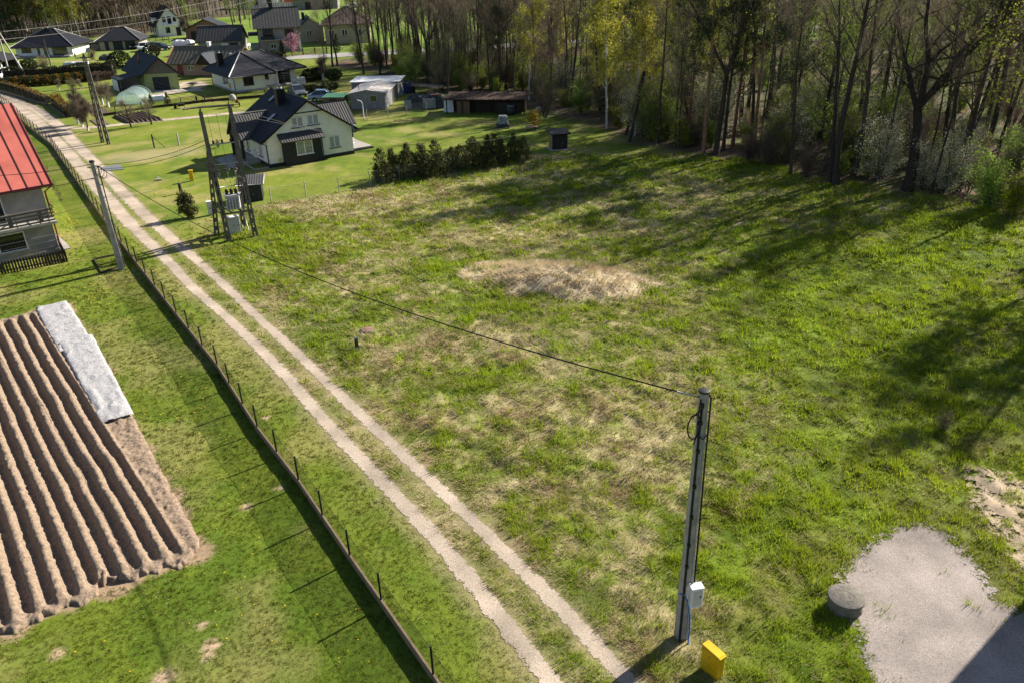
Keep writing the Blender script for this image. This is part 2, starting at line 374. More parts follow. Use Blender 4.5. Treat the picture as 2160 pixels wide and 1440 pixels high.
M['rut'] = ragmat('rut', (.54, .455, .37), (.26, .21, .165), 15, 1.05)
M['yard'] = ragmat('yard', (.46, .40, .375), (.15, .13, .12), 24, 1.1)
M['sand'] = ragmat('sand', (.52, .42, .31), (.30, .23, .16), 12, 1.9)
# ================================================================== GROUND
TR_R = [g(-160, 185), g(-60, 190), g(0, 197)] + [g(*p) for p in [(37, 215), (62, 226), (85, 238), (125, 267), (150, 295), (178, 323), (205, 348), (233, 378), (258, 406), (286, 434), (308, 456), (333, 478), (358, 501), (383, 523), (420, 553), (480, 608), (540, 666), (588, 710), (636, 752), (684, 800), (732, 848), (780, 892), (828, 937), (875, 982), (923, 1027), (987, 1087), (1080, 1180), (1195, 1290), (1310, 1420)]]
TR_L = [g(-180, 196), g(-70, 200), g(-5, 209)] + [g(*p) for p in [(25, 222), (67, 247), (95, 275), (111, 291), (144, 323), (172, 355), (203, 393), (239, 432), (267, 464), (294, 492), (325, 523), (350, 545), (378, 577), (403, 605), (470, 662), (540, 726), (588, 776), (636, 830), (684, 888), (732, 937), (780, 988), (828, 1039), (885, 1098), (960, 1180), (1050, 1295), (1165, 1440)]]
for T in (TR_R, TR_L):      # on past the edge of the picture, straight
    (x0, y0), (x1, y1) = T[-2], T[-1]; dx, dy = x1 - x0, y1 - y0; l = math.hypot(dx, dy); T.append((x1 + dx / l * 16, y1 + dy / l * 16))
def resample(pts, step, smooth=2):
    out = [pts[0]]
    for a, b in zip(pts[:-1], pts[1:]):
        n = max(1, int(math.hypot(b[0] - a[0], b[1] - a[1]) / step))
        out += [(a[0] + (b[0] - a[0]) * i / n, a[1] + (b[1] - a[1]) * i / n) for i in range(1, n + 1)]
    p = np.array(out)
    for _ in range(smooth * 6): p[1:-1] = (p[:-2] + 2 * p[1:-1] + p[2:]) / 4
    return p
TR_Rs, TR_Ls = resample(TR_R, .5), resample(TR_L, .5)
PATH = [g(*p) for p in [(128, 268), (150, 272), (200, 270), (260, 262), (340, 254), (420, 247), (480, 240), (540, 235), (640, 226)]]
BED_O = np.array([-26.3, 43.75]); BED_S = np.array([.60, -.80]); BED_T = np.array([-.80, -.60])
def bedsd(x, y):
    s, t = bedst(x, y); return np.maximum.reduce([-s, s - BED_L, .035 * s - t, t - BED_W])
def bedst(x, y): dx, dy = x - BED_O[0], y - BED_O[1]; return dx * BED_S[0] + dy * BED_S[1], dx * BED_T[0] + dy * BED_T[1]
BED_L, BED_W = 27.3, 15.0
YARD = [g(*p) for p in [(1768, 1218), (1800, 1180), (1850, 1138), (1895, 1112), (1940, 1104), (1985, 1125), (2060, 1190), (2085, 1240), (2115, 1275), (2165, 1292)]] + [(19, 17.3), (19, 9), (9.0, 9), (9.3, 14)] + [g(*p) for p in [(1850, 1440), (1822, 1380), (1812, 1330), (1800, 1260)]]
SAND = [g(*p) for p in [(2050, 990), (2120, 1000), (2175, 1030), (2200, 1180), (2150, 1190), (2110, 1130), (2060, 1070)]]
DRY = [g(*p) for p in [(200, 330), (260, 325), (420, 310), (420, 322), (300, 345), (215, 350)]]
FOREST = [(70, 36), (47, 50.5), (39, 56.5), (33.5, 60.5), (27, 66), (22.5, 73), (15.5, 79), (9, 92), (6.5, 97.5), (-1, 108), (-10, 117), (-14, 126), (-22, 140), (-30, 148), (-32, 158), (-12, 163), (40, 168), (260, 168), (260, 36)]
ROUGH = [g(570, 430), g(716, 406), g(903, 374), g(1065, 342), g(1113, 330), (20, 76), (33, 61), (47, 50), (60, 40), (60, -5), (4.5, 8), (-1, 18.8), (-8, 29.6), (-15.5, 41), (-21, 50), (-22.5, 58), (-21, 62)]
FARW = [g(-200, 100), g(0, 92), g(60, 84), g(190, 79), g(312, 74), g(400, 44), g(480, 36), g(548, 30), (-90, 420), (-420, 420)]
MOUND = (2.9, 45.2)
def mound(x, y):
    # a low heap, long axis to the right, steeper on its near side
    c, s = math.cos(-.32), math.sin(-.32); dx, dy = x - MOUND[0], y - MOUND[1]
    u = dx * c + dy * s; v = -dx * s + dy * c
    q = np.sqrt((u / 6.6) ** 2 + (v / 3.3) ** 2 + .001); return np.clip(1 - q, 0, 1)
def moundcol(x, y):
    m = mound(x - .1, y); return np.clip(m + .9 * (m > 0) * (fbm(x * .7, y * .7, 3, 23) - .52), 0, 1)
def rutd(x, y): return np.minimum(polydist(x, y, TR_Rs[::3]), polydist(x, y, TR_Ls[::3]))
def height(x, y, fine=True):
    x = np.asarray(x, float); y = np.asarray(y, float)
    near = (y < 125) & (x > -80) & (x < 62)
    z = np.zeros_like(x)
    if near.any():
        X, Y = x[near], y[near]
        rd = np.minimum(rutd(X, Y), polydist(X, Y, PATH)); fr = sstep(.75, 1.9, rd)
        rough = sstep(1.0, -1.5, sdpoly(X, Y, ROUGH))
        h = .10 * (fbm(X * .16, Y * .16, 2, 3) - .5) * fr
        h = h + rough * fr * (.24 * (fbm(X * .9, Y * .9, 3, 30) - .5) + .20 * (fbm(X * 2.2, Y * 2.2, 2, 60) - .5))
        h = h + (1 - rough) * fr * .05 * (fbm(X * 1.6, Y * 1.6, 2, 90) - .5)
        m = mound(X, Y); h = h + sstep(0, .8, m) * .62 + sstep(0, .2, m) * .16 * (fbm(X * 2.2, Y * 2.2, 3, 77) - .5)
        h = h * sstep(-.5, 1.2, sdpoly(X, Y, YARD))
        bd = bedsd(X, Y); inb = sstep(.5, -.3, bd); h = h * (1 - inb) - .16 * sstep(.0, -.8, bd)
        z[near] = h
    far = np.hypot(x, y); z = z + sstep(480, 1100, far) * 40
    return z
C = lambda *a: np.array(a)
LAWN, LAWN2, GREEN, GREEN2 = C(.155, .19, .022), C(.10, .15, .016), C(.13, .19, .014), C(.07, .11, .008)
STRAW, STRAW2, BROWN, SOILC, LITTER = C(.44, .36, .21), C(.29, .235, .125), C(.17, .13, .06), C(.30, .215, .14), C(.17, .115, .08)
def mixc(a, b, t): return a * (1 - t[..., None]) + b * t[..., None]
def fields(x, y):
    """how dry the growth is (0 green .. 1 straw), how lush, and the masks"""
    rough = sstep(1.2, -1.2, sdpoly(x, y, ROUGH) + 1.5 * (fbm(x * .5, y * .5, 2, 4) - .5))
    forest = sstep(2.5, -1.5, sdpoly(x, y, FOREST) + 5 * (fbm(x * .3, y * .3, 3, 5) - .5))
    # towards the forest and the lower right the meadow is greener, in the middle it is straw
    d = fbm(x * .22, y * .22, 4, 40); d2 = fbm(x * 1.1, y * 1.1, 3, 51)
    greenside = np.clip(sstep(4, 15, x - (y - 20) * .22) * .55 + sstep(70, 62, y) * 0 + sstep(-13, -19, x + (y - 55) * .3) * .5, 0, 1)
    dry = np.clip(.12 + .88 * sstep(.36, .62, d * .38 + d2 * .40 + fbm(x * 2.7, y * 2.7, 2, 58) * .22 - greenside * .19 - .022), 0, 1)
    dry = dry * (1 - .75 * sstep(4.5, 9.5, x - (y - 17) * .34) * sstep(60, 45, y))
    m = sstep(0, .4, moundcol(x, y)); dry = np.maximum(dry * (1 - .0 * m), m * (.75 + .35 * fbm(x, y, 2, 8)))
    for (px, py, rx_, ry_, a) in ((760, 425, 5, 2.2, .55), (-3, 0, 0, 0, 0), (1010, 500, 3, 2, .5), (1450, 1010, 2.5, 1.5, .4), (1330, 860, 4, 1.6, .4)):
        if rx_: cx, cy = g(px, py); dry = np.clip(dry + a * np.exp(-((x - cx) / rx_) ** 2 - ((y - cy) / ry_) ** 2), 0, 1)
    for (px, py, rx_, ry_, a) in ((1010, 800, 2.2, 1.4, .9), (640, 480, 4, 2, .6), (1000, 560, 5, 2, .5), (1700, 700, 5, 3, .5), (1560, 1050, 3, 2.5, .4), (1700, 1280, 3, 3, .9), (1600, 600, 9, 6, .5), (1900, 560, 9, 7, .5), (1250, 400, 9, 4, .35), (700, 520, 7, 4, .45), (1700, 350, 9, 3, .5), (1400, 345, 8, 3, .6)):
        cx, cy = g(px, py); dry = np.clip(dry - a * np.exp(-((x - cx) / rx_) ** 2 - ((y - cy) / ry_) ** 2), 0, 1)
    return rough, forest, dry
def groundcol(x, y):
    rough, forest, dry = fields(x, y)
    n1 = fbm(x * .12, y * .12, 3, 1); n2 = fbm(x * .9, y * .9, 3, 2); n3 = fbm(x * .35, y * .35, 3, 66)
    lawn = mixc(LAWN2, LAWN, sstep(.35, .65, n1 * .5 + n2 * .5)); lawn = mixc(lawn, C(.30, .25, .10), sstep(.46, .68, n3 * .7 + fbm(x * .06, y * .06, 2, 44) * .3) * .6)
    fld = mixc(GREEN2 * .9, GREEN * .9, sstep(.35, .65, n2)); fld = mixc(fld, BROWN * .95, sstep(.45, .7, fbm(x * .3, y * .3, 3, 200)) * .5)
    fld = mixc(fld, mixc(STRAW2, STRAW, sstep(.3, .7, fbm(x * 2.2, y * 2.2, 2, 9))), dry * .8)
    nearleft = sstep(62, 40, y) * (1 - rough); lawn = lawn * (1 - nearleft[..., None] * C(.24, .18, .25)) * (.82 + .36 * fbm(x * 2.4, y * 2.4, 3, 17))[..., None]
    fld = mixc(fld, C(.50, .42, .30), sstep(.04, .3, moundcol(x, y)) * .85)
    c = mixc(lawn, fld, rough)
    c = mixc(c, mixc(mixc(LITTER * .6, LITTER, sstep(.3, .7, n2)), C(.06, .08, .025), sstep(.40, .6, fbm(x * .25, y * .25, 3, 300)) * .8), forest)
    # open farmland far away
    c = mixc(c, mixc(C(.10, .20, .02), C(.16, .22, .05), sstep(.4, .6, n1)), sstep(165, 172, y) * (1 - forest) * .7)
    c = mixc(c, C(.085, .068, .045), sstep(3, -3, sdpoly(x, y, FARW)))
    c = mixc(c, SOILC, sstep(.2, -.1, bedsd(x, y) + 1.2 * (fbm(x * 1.3, y * 1.3, 3, 88) - .5)))
    rd = rutd(x, y); c = mixc(c, C(.26, .20, .13), sstep(1.0, .35, rd + .9 * (fbm(x * 1.5, y * 1.5, 3, 12) - .5)) * .4)
    c = mixc(c, C(.36, .29, .20), sstep(.5, -1.2, sdpoly(x, y, DRY) + 2 * (n2 - .5)) * .35)
    for px, py, r in ((445, 1360, .28), (428, 1318, .22), (350, 1425, .35), (440, 1385, .2), (520, 1070, .2), (590, 1030, .2), (560, 880, .2), (1135, 1180, .3), (1240, 1210, .3), (120, 1380, .25)):
        cx, cy = g(px, py); c = mixc(c, C(.42, .30, .21), sstep(1.3, .5, np.hypot(x - cx, (y - cy) * 1.2) / r + .9 * (fbm(x * 4, y * 4, 2, 14) - .5)))
    return c
def axis(lo, a, b, hi, step, grow=1.12):
    r = list(np.arange(a, b + 1e-6, step)); s = step; x = a
    L = []
    while x > lo: s = min(s * grow, 40); x -= s; L.append(x)
    s = step; x = r[-1]; U = []
    while x < hi: s = min(s * grow, 40); x += s; U.append(x)
    return np.array(L[::-1] + r + U)
ax, ay = axis(-700, -34, 36, 700, .17, 1.035), axis(-60, 12, 66, 1500, .17, 1.02)
gX, gY = np.meshgrid(ax, ay)
gZ = height(gX, gY)
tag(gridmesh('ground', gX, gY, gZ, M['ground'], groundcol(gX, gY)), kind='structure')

def ribbon(name, pts, wl, m, kind='structure', dz=.03, nc=8):
    """loose-surface strip lying on the ground along pts; wl(i) = half width"""
    p = np.asarray(pts); d = np.gradient(p, axis=0); d /= np.linalg.norm(d, axis=1)[:, None] + 1e-9; nrm = np.stack([-d[:, 1], d[:, 0]], -1)
    a = np.linspace(-1, 1, nc); w = np.array([wl(q) for q in p])[:, None] * (1 + .25 * (fbm(p[:, 0] * .6, p[:, 1] * .6, 2, 21)[:, None] - .5))
    X = p[:, 0][:, None] + nrm[:, 0][:, None] * a * w; Y = p[:, 1][:, None] + nrm[:, 1][:, None] * a * w
    Z = height(X, Y) + dz - .012 * a ** 2 * 0
    o = gridmesh(name, X, Y, Z, m, attrs={'edge': np.broadcast_to(np.abs(a), X.shape)}); return tag(o, kind=kind)
def hw(q):
    y = q[1]; return .37 + .38 * float(sstep(42, 70, y)) + .40 * float(sstep(75, 110, y))
ribbon('gravel_track', TR_Rs, hw, M['rut'], dz=.010); ribbon('gravel_track', TR_Ls, lambda q: hw(q) * 1.08, M['rut'], dz=.014)
ribbon('path', resample(PATH, .5), lambda q: 1.0, M['rut'], dz=.012)
ribbon('road', resample([(-50, 159.5), (-42, 161.6), (-28, 164.2), (0, 171), (60, 188), (160, 220)], 2), lambda q: 3.3, M['asphalt'], dz=.05)
ribbon('path', resample([g(*p) for p in ((400, 190), (430, 180), (400, 172), (378, 193), (330, 203), (290, 205))], .7), lambda q: 1.7, M['rut'], dz=.034)
ribbon('driveway', resample([g(*p) for p in ((290, 109), (330, 106), (352, 99), (372, 97), (392, 101), (408, 108), (440, 113))], 1.), lambda q: 2.2, M['rut'], dz=.012)
def patch(name, poly, m, dz, step=.2, soft=.6):
    P_ = np.array(poly); x0, y0 = P_.min(0) - .6; x1, y1 = P_.max(0) + .6
    X, Y = np.meshgrid(np.arange(x0, x1, step), np.arange(y0, y1, step)); sd = sdpoly(X, Y, poly)
    Z = height(X, Y) + dz - sstep(.25, .6, sd) * .25
    return tag(gridmesh(name, X, Y, Z, m, attrs={'edge': np.clip(.72 + sd / soft * .5, 0, 1.6)}), kind='structure')
patch('gravel_yard', YARD, M['yard'], .02, .15, .7)
patch('sand_patch', SAND, M['sand'], .05, .15, 1.4)

# vegetable bed: ridged soil
s_ = np.arange(-.4, BED_L + .5, .055); t_ = np.arange(-.4, BED_W, .05)
S, T = np.meshgrid(s_, t_, indexing='ij')
strip = 1.85 - .40 * S / BED_L; rp = .64
wob = .16 * (fbm(S * .35, T * .2, 2, 31) - .5)
ridge = np.cos((T - strip - rp * .5 + wob) / rp * 2 * PI + PI)
ridge = np.where(ridge > 0, np.abs(ridge) ** .6, -np.abs(ridge) ** .8)
edge_in = np.minimum.reduce([S - .3 * fbm(T * 2, S * 0, 2, 3), BED_L - .2 - S - 2.4 * (fbm(T * 1.5, S * .6, 4, 33) - .38), T - .035 * S + .1 * fbm(S * 2, T, 2, 35)])
inr = sstep(-.05, .12, T - strip) * sstep(.15, 1.1, S) * sstep(.25, 1.3, BED_L - S)
Zb = .05 + .165 * ridge * inr + .09 * (fbm(S * 4, T * 4, 3, 37) - .5) + .085 * (fbm(S * 9, T * 9, 2, 137) - .5) + .13 * (1 - inr) * (fbm(S * 3.4, T * 3.4, 3, 39) - .3)
Zb = Zb * sstep(-.05, .2, edge_in) - .3 * sstep(.02, -.15, edge_in)
Xb = BED_O[0] + S * BED_S[0] + T * BED_T[0]; Yb = BED_O[1] + S * BED_S[1] + T * BED_T[1]
tag(gridmesh('vegetable_bed', Xb, Yb, Zb, M['soil']), kind='structure')
def bedpt(s, t, z=0): return (BED_O[0] + s * BED_S[0] + t * BED_T[0], BED_O[1] + s * BED_S[1] + t * BED_T[1], z)
# two lengths of garden fleece laid over the strip
def fleece(s0, s1, ta, tb, z0, label, seed):
    n, m_ = int((s1 - s0) / .12), 16
    SS, AA = np.meshgrid(np.linspace(s0, s1, n), np.linspace(0, 1, m_), indexing='ij')
    TT = (ta[0] + (ta[1] - ta[0]) * (SS - s0) / (s1 - s0)) * (1 - AA) + (tb[0] + (tb[1] - tb[0]) * (SS - s0) / (s1 - s0)) * AA
    TT = TT + .10 * (fbm(SS * 1.3, AA * 1.5, 3, seed) - .5)
    e = np.minimum(AA, 1 - AA) * 2; ZZ = z0 + .06 * np.exp(-((fbm(SS * .9, TT * 1.1, 2, seed + 9) - .5) / .035) ** 2) + .05 * sstep(0, .2, e) + .09 * (fbm(SS * 3.2, TT * 3.2, 4, seed + 3) - .5) + .03 * (fbm(SS * .6, TT * 7, 2, seed) - .5)
    p = [BED_O[0] + SS * BED_S[0] + TT * BED_T[0], BED_O[1] + SS * BED_S[1] + TT * BED_T[1]]
    o = gridmesh('garden_fleece', p[0], p[1], ZZ, M['fleece']); tag(o, label, 'fleece', 'white garden fleece on the vegetable bed')
    md = o.modifiers.new('s', 'SOLIDIFY'); md.thickness = .006
fleece(-.1, 7.2, (.05, .15), (1.75, 1.85), .10, 'white garden fleece on the far end of the ploughed bed', 5)
fleece(6.0, 16.2, (-.05, .42), (1.62, 1.80), .14, 'longer white garden fleece with creases, ending at the bare soil strip', 25)

# small ridged plots in the gardens across the track
def plot(quad, n, name, amp=.16, m='soil_far'):
    q = [np.array(g(*p)) for p in quad]      # a-b along the ridges' ends, a-d along a ridge
    A_, Bv = np.meshgrid(np.linspace(0, 1, n * 8), np.linspace(0, 1, 30), indexing='ij')
    X = (q[0][0] * (1 - A_) + q[1][0] * A_) * (1 - Bv) + (q[3][0] * (1 - A_) + q[2][0] * A_) * Bv
    Y = (q[0][1] * (1 - A_) + q[1][1] * A_) * (1 - Bv) + (q[3][1] * (1 - A_) + q[2][1] * A_) * Bv
    Z = .04 + amp * (.5 - .5 * np.cos(A_ * n * 2 * PI)) * sstep(0, .06, Bv) * sstep(1, .94, Bv) + .05 * fbm(X * 3, Y * 3, 2, 2)
    tag(gridmesh(name, X, Y, Z, M[m]), kind='structure')
plot([(238, 247), (300, 238), (346, 255), (268, 262)], 8, 'vegetable_plot', .3)
plot([(182, 226), (196, 246), (234, 239), (205, 219)], 1, 'vegetable_plot', .02)
plot([(190, 254), (206, 267), (232, 264), (215, 250)], 1, 'vegetable_plot', .02)
# ================================================================== GRASS (uncountable)
def grass(N0, seed):
    r = np.random.default_rng(seed)
    # tuft centres, thinner further off
    y0, y1 = 11.0, 112.0; u = r.random(N0)
    y = (y0 ** .12 + u * (y1 ** .12 - y0 ** .12)) ** (1 / .12)
    x = (r.random(N0) * 2 - 1) * (.74 * y + 9)
    rough, forest, dry = fields(x, y)
    rd = rutd(x, y); bed = bedsd(x, y)
    clump = fbm(x * 1.1, y * 1.1, 3, 71)
    keep = (rd > .31 + .25 * sstep(42, 70, y) + .35 * vnoise(x * 3, y * 3)) & (bed > -.45 * (vnoise(x * 2.5, y * 2.5) > .62) + .08) & (sdpoly(x, y, YARD) > -.15 - .3 * (r.random(N0) < .04) * 4) & (forest < .5)
    keep &= (r.random(N0) < np.where(rough > .5, .45 + 1.1 * sstep(.35, .6, clump), .8 * sstep(64, 46, y)))
    keep &= ~((sdpoly(x, y, SAND) < 0) & (vnoise(x * 2.2, y * 2.2) > .4))
    keep &= ~((polydist(x, y, PATH) < .8))
    for q in NOGRASS: keep &= ~inpoly(x, y, q)
    x, y, rough, forest, dry = [a[keep] for a in (x, y, rough, forest, dry)]
    x0_, y0_ = x, y
    k = 9; n = len(x)
    far = np.clip(y / 15, 1, 6)
    tr = (.05 + .07 * rough) * far ** .75
    ang = r.random((n, k)) * 2 * PI; rad = np.sqrt(r.random((n, k))) * tr[:, None]
    X = x[:, None] + np.cos(ang) * rad; Y = y[:, None] + np.sin(ang) * rad
    isdry = (r.random((n, k)) < np.maximum(dry * .53 * rough + .05, .96 * sstep(.03, .25, moundcol(x, y)) * sstep(.30, .42, fbm(x * 1.3, y * 1.3, 2, 19) + .25 * mound(x, y)))[:, None])
    lush = (.7 + .9 * vnoise(x * .8 + 5, y * .8) + .45 * sstep(.03, .2, mound(x, y)))[:, None]
    Lg = np.where(rough[:, None] > .5, np.where(isdry, .20, .105), .05 + 0 * isdry) * (0.55 + .9 * r.random((n, k))) * lush
    Lg *= (far ** .25)[:, None]
    tf = sstep(.45, .70, vnoise(x * 2.1 + 31, y * 2.1) * .7 + .3 * vnoise(x * .5, y * .5 + 7))[:, None] * rough[:, None]; Lg = Lg * np.where(isdry, 1, .6 + .95 * tf)
    lean = np.where(isdry, 1.25 + .0 * rough[:, None], .55) * (.6 + .6 * r.random((n, k)))
    wd = .35 * PI + fbm(x * .4, y * .4, 2, 15)[:, None] * 5          # lie of the dry stalks
    mx_, my_ = x - MOUND[0], y - MOUND[1]; wd = np.where((mound(x, y) > .02)[:, None], (np.arctan2(my_ * 2.2, mx_))[:, None], wd)
    la = np.where(isdry, wd + r.normal(0, .7, (n, k)), ang + r.normal(0, .5, (n, k)))
    W = (.0058 + .0035 * r.random((n, k))) * (far ** .95)[:, None] * np.where(isdry, .8, 1.15)
    base = height(X.ravel(), Y.ravel()).reshape(X.shape) - .01
    hx, hy, hz_ = np.cos(la) * np.sin(lean) * Lg, np.sin(la) * np.sin(lean) * Lg, np.cos(lean) * Lg
    px, py = -np.sin(la + r.normal(0, .6, (n, k))) * W, np.cos(la) * W
    V = np.empty((n, k, 3, 3), np.float32)
    V[..., 0, :] = np.stack([X - px, Y - py, base], -1); V[..., 1, :] = np.stack([X + px, Y + py, base], -1); V[..., 2, :] = np.stack([X + hx, Y + hy, base + hz_ + .02], -1)
    # colour of each blade: its own pigment only
    q = r.random((n, k, 1)); tint = vnoise(x * .5, y * .5)[:, None, None]; ty = vnoise(x * .13 + 9, y * .13)[:, None, None]
    green = C(.09, .15, .006) * (1 - q) + C(.255, .325, .02) * q
    green = green * (.62 + .5 * tint + .5 * tf[..., None]) + C(.05, .028, 0) * ty
    green = np.where((rough[:, None, None] > .5), green, green * C(.76, .72, 1.2) * (.7 + .6 * vnoise(x * 1.7 + 3, y * 1.7)[:, None, None]))
    mo = sstep(.02, .2, mound(x, y)); stk = (fbm(x * .5, y * .5, 2, 91) * (1 - mo))[:, None, None]
    drycol = (C(.62, .51, .36) * (1 - q) + C(.37, .29, .165) * q * (1 + .6 * mo[:, None, None])) * (1 - sstep(.5, .7, stk)) + C(.38, .26, .17) * sstep(.5, .7, stk)
    col = np.where(isdry[..., None], drycol, green)
    col = np.repeat(col[:, :, None, :], 3, axis=2)
    return V.reshape(-1, 3), col.reshape(-1, 3)
NOGRASS = [
    [g(508, 440), g(560, 440), g(552, 415), g(500, 410)],
]
def rect(A, ang, u0, u1, v0, v1):
    c, s = math.cos(R(ang)), math.sin(R(ang)); return [(A[0] + u * c - v * s, A[1] + u * s + v * c) for u, v in ((u0, v0), (u1, v0), (u1, v1), (u0, v1))]
NOGRASS += [rect((-22.4, 75.2), 34.5, -1.8, 10.8, -.3, 9.2), rect((-31.2, 52.9), 39, -12, .6, -.3, 12), rect(g(775, 700), 0, -.5, .5, -.5, .5)]
gv, gc = grass(190000, 5)
tag(bigmesh('grass', gv, 3, M['grass'], col=gc), 'green and straw-coloured grass growing over the meadow and lawns', 'grass', kind='stuff'); del gv, gc

# dandelions in the lawn left of the track
r = np.random.default_rng(3); pts = []
for (cx, cy, sx, sy, n) in ((-25, 45.5, 1.3, 1.5, 60), (-36, 60, 2.2, 4, 120), (-12, 26, 2.2, 5, 60), (-16, 33, 2.5, 5, 50), (-7, 19, 2.5, 3, 60), (-30, 66, 3, 5, 60), (-34, 56, 1.5, 2, 60)):
    pts.append(np.stack([r.normal(cx, sx, n), r.normal(cy, sy, n)], -1))
P_ = np.concatenate(pts); P_ = P_[(bedsd(P_[:, 0], P_[:, 1]) > .2) & (polydist(P_[:, 0], P_[:, 1], TR_Ls) > 3.4) & (P_[:, 0] < TR_Ls[:, 0].max())]
Z = height(P_[:, 0], P_[:, 1]) + .07; a = np.linspace(0, 2 * PI, 7)[:-1]; rr = (.022 + .012 * r.random(len(P_))) * np.clip(P_[:, 1] / 25, 1, 3)
V = np.stack([P_[:, 0][:, None] + np.cos(a) * rr[:, None], P_[:, 1][:, None] + np.sin(a) * rr[:, None], Z[:, None] + 0 * a], -1).reshape(-1, 3)
tag(bigmesh('dandelions', V, 6, M['dandelion']), 'yellow dandelion heads dotted over the lawn', 'flowers', kind='stuff')
# ================================================================== BUILDINGS
def slope(mb, pts, pitch=.3, amp=.025, lift=.01):
    """ribbed roofing on a sloping polygon; pts[0]-pts[1] is the eave"""
    p = [Vector(q) for q in pts]; e = (p[1] - p[0]).normalized(); n = e.cross(p[2] - p[0]).normalized()
    if n.z < 0: n = -n
    d = n.cross(e).normalized()
    if d.z < 0: d = -d
    q = [((a - p[0]).dot(e), (a - p[0]).dot(d)) for a in p]; m = len(q)
    smin, smax = min(a[0] for a in q), max(a[0] for a in q)
    ss = sorted(set([round(smin + 1e-4, 4), round(smax - 1e-4, 4)] + [round(a[0], 4) for a in q if smin < a[0] < smax] + [round(smin + pitch / 2 * i, 4) for i in range(1, int((smax - smin) / pitch * 2))]))
    vs = []; fs = []; k = 0
    for i, s in enumerate(ss):
        ts = []
        for j in range(m):
            (a, b), (c, dd) = q[j], q[(j + 1) % m]
            if abs(c - a) > 1e-6 and min(a, c) - 1e-6 <= s <= max(a, c) + 1e-6: ts.append(b + (dd - b) * (s - a) / (c - a))
        if len(ts) < 2: ts = [0, 0]
        o = n * (lift + amp * (1 if int(round((s - smin) / (pitch / 2))) % 2 else 0))
        vs += [p[0] + e * s + d * min(ts) + o, p[0] + e * s + d * max(ts) + o]
        if i: fs.append((k - 2, k, k + 1, k - 1))
        k += 2
    mb.add(vs, fs)
def slab(mb, pts, th=.12):
    p = [Vector(q) for q in pts]; n = (p[1] - p[0]).cross(p[2] - p[0]).normalized()
    if n.z < 0: n = -n
    mb.prism([q - n * th for q in p], n * th)
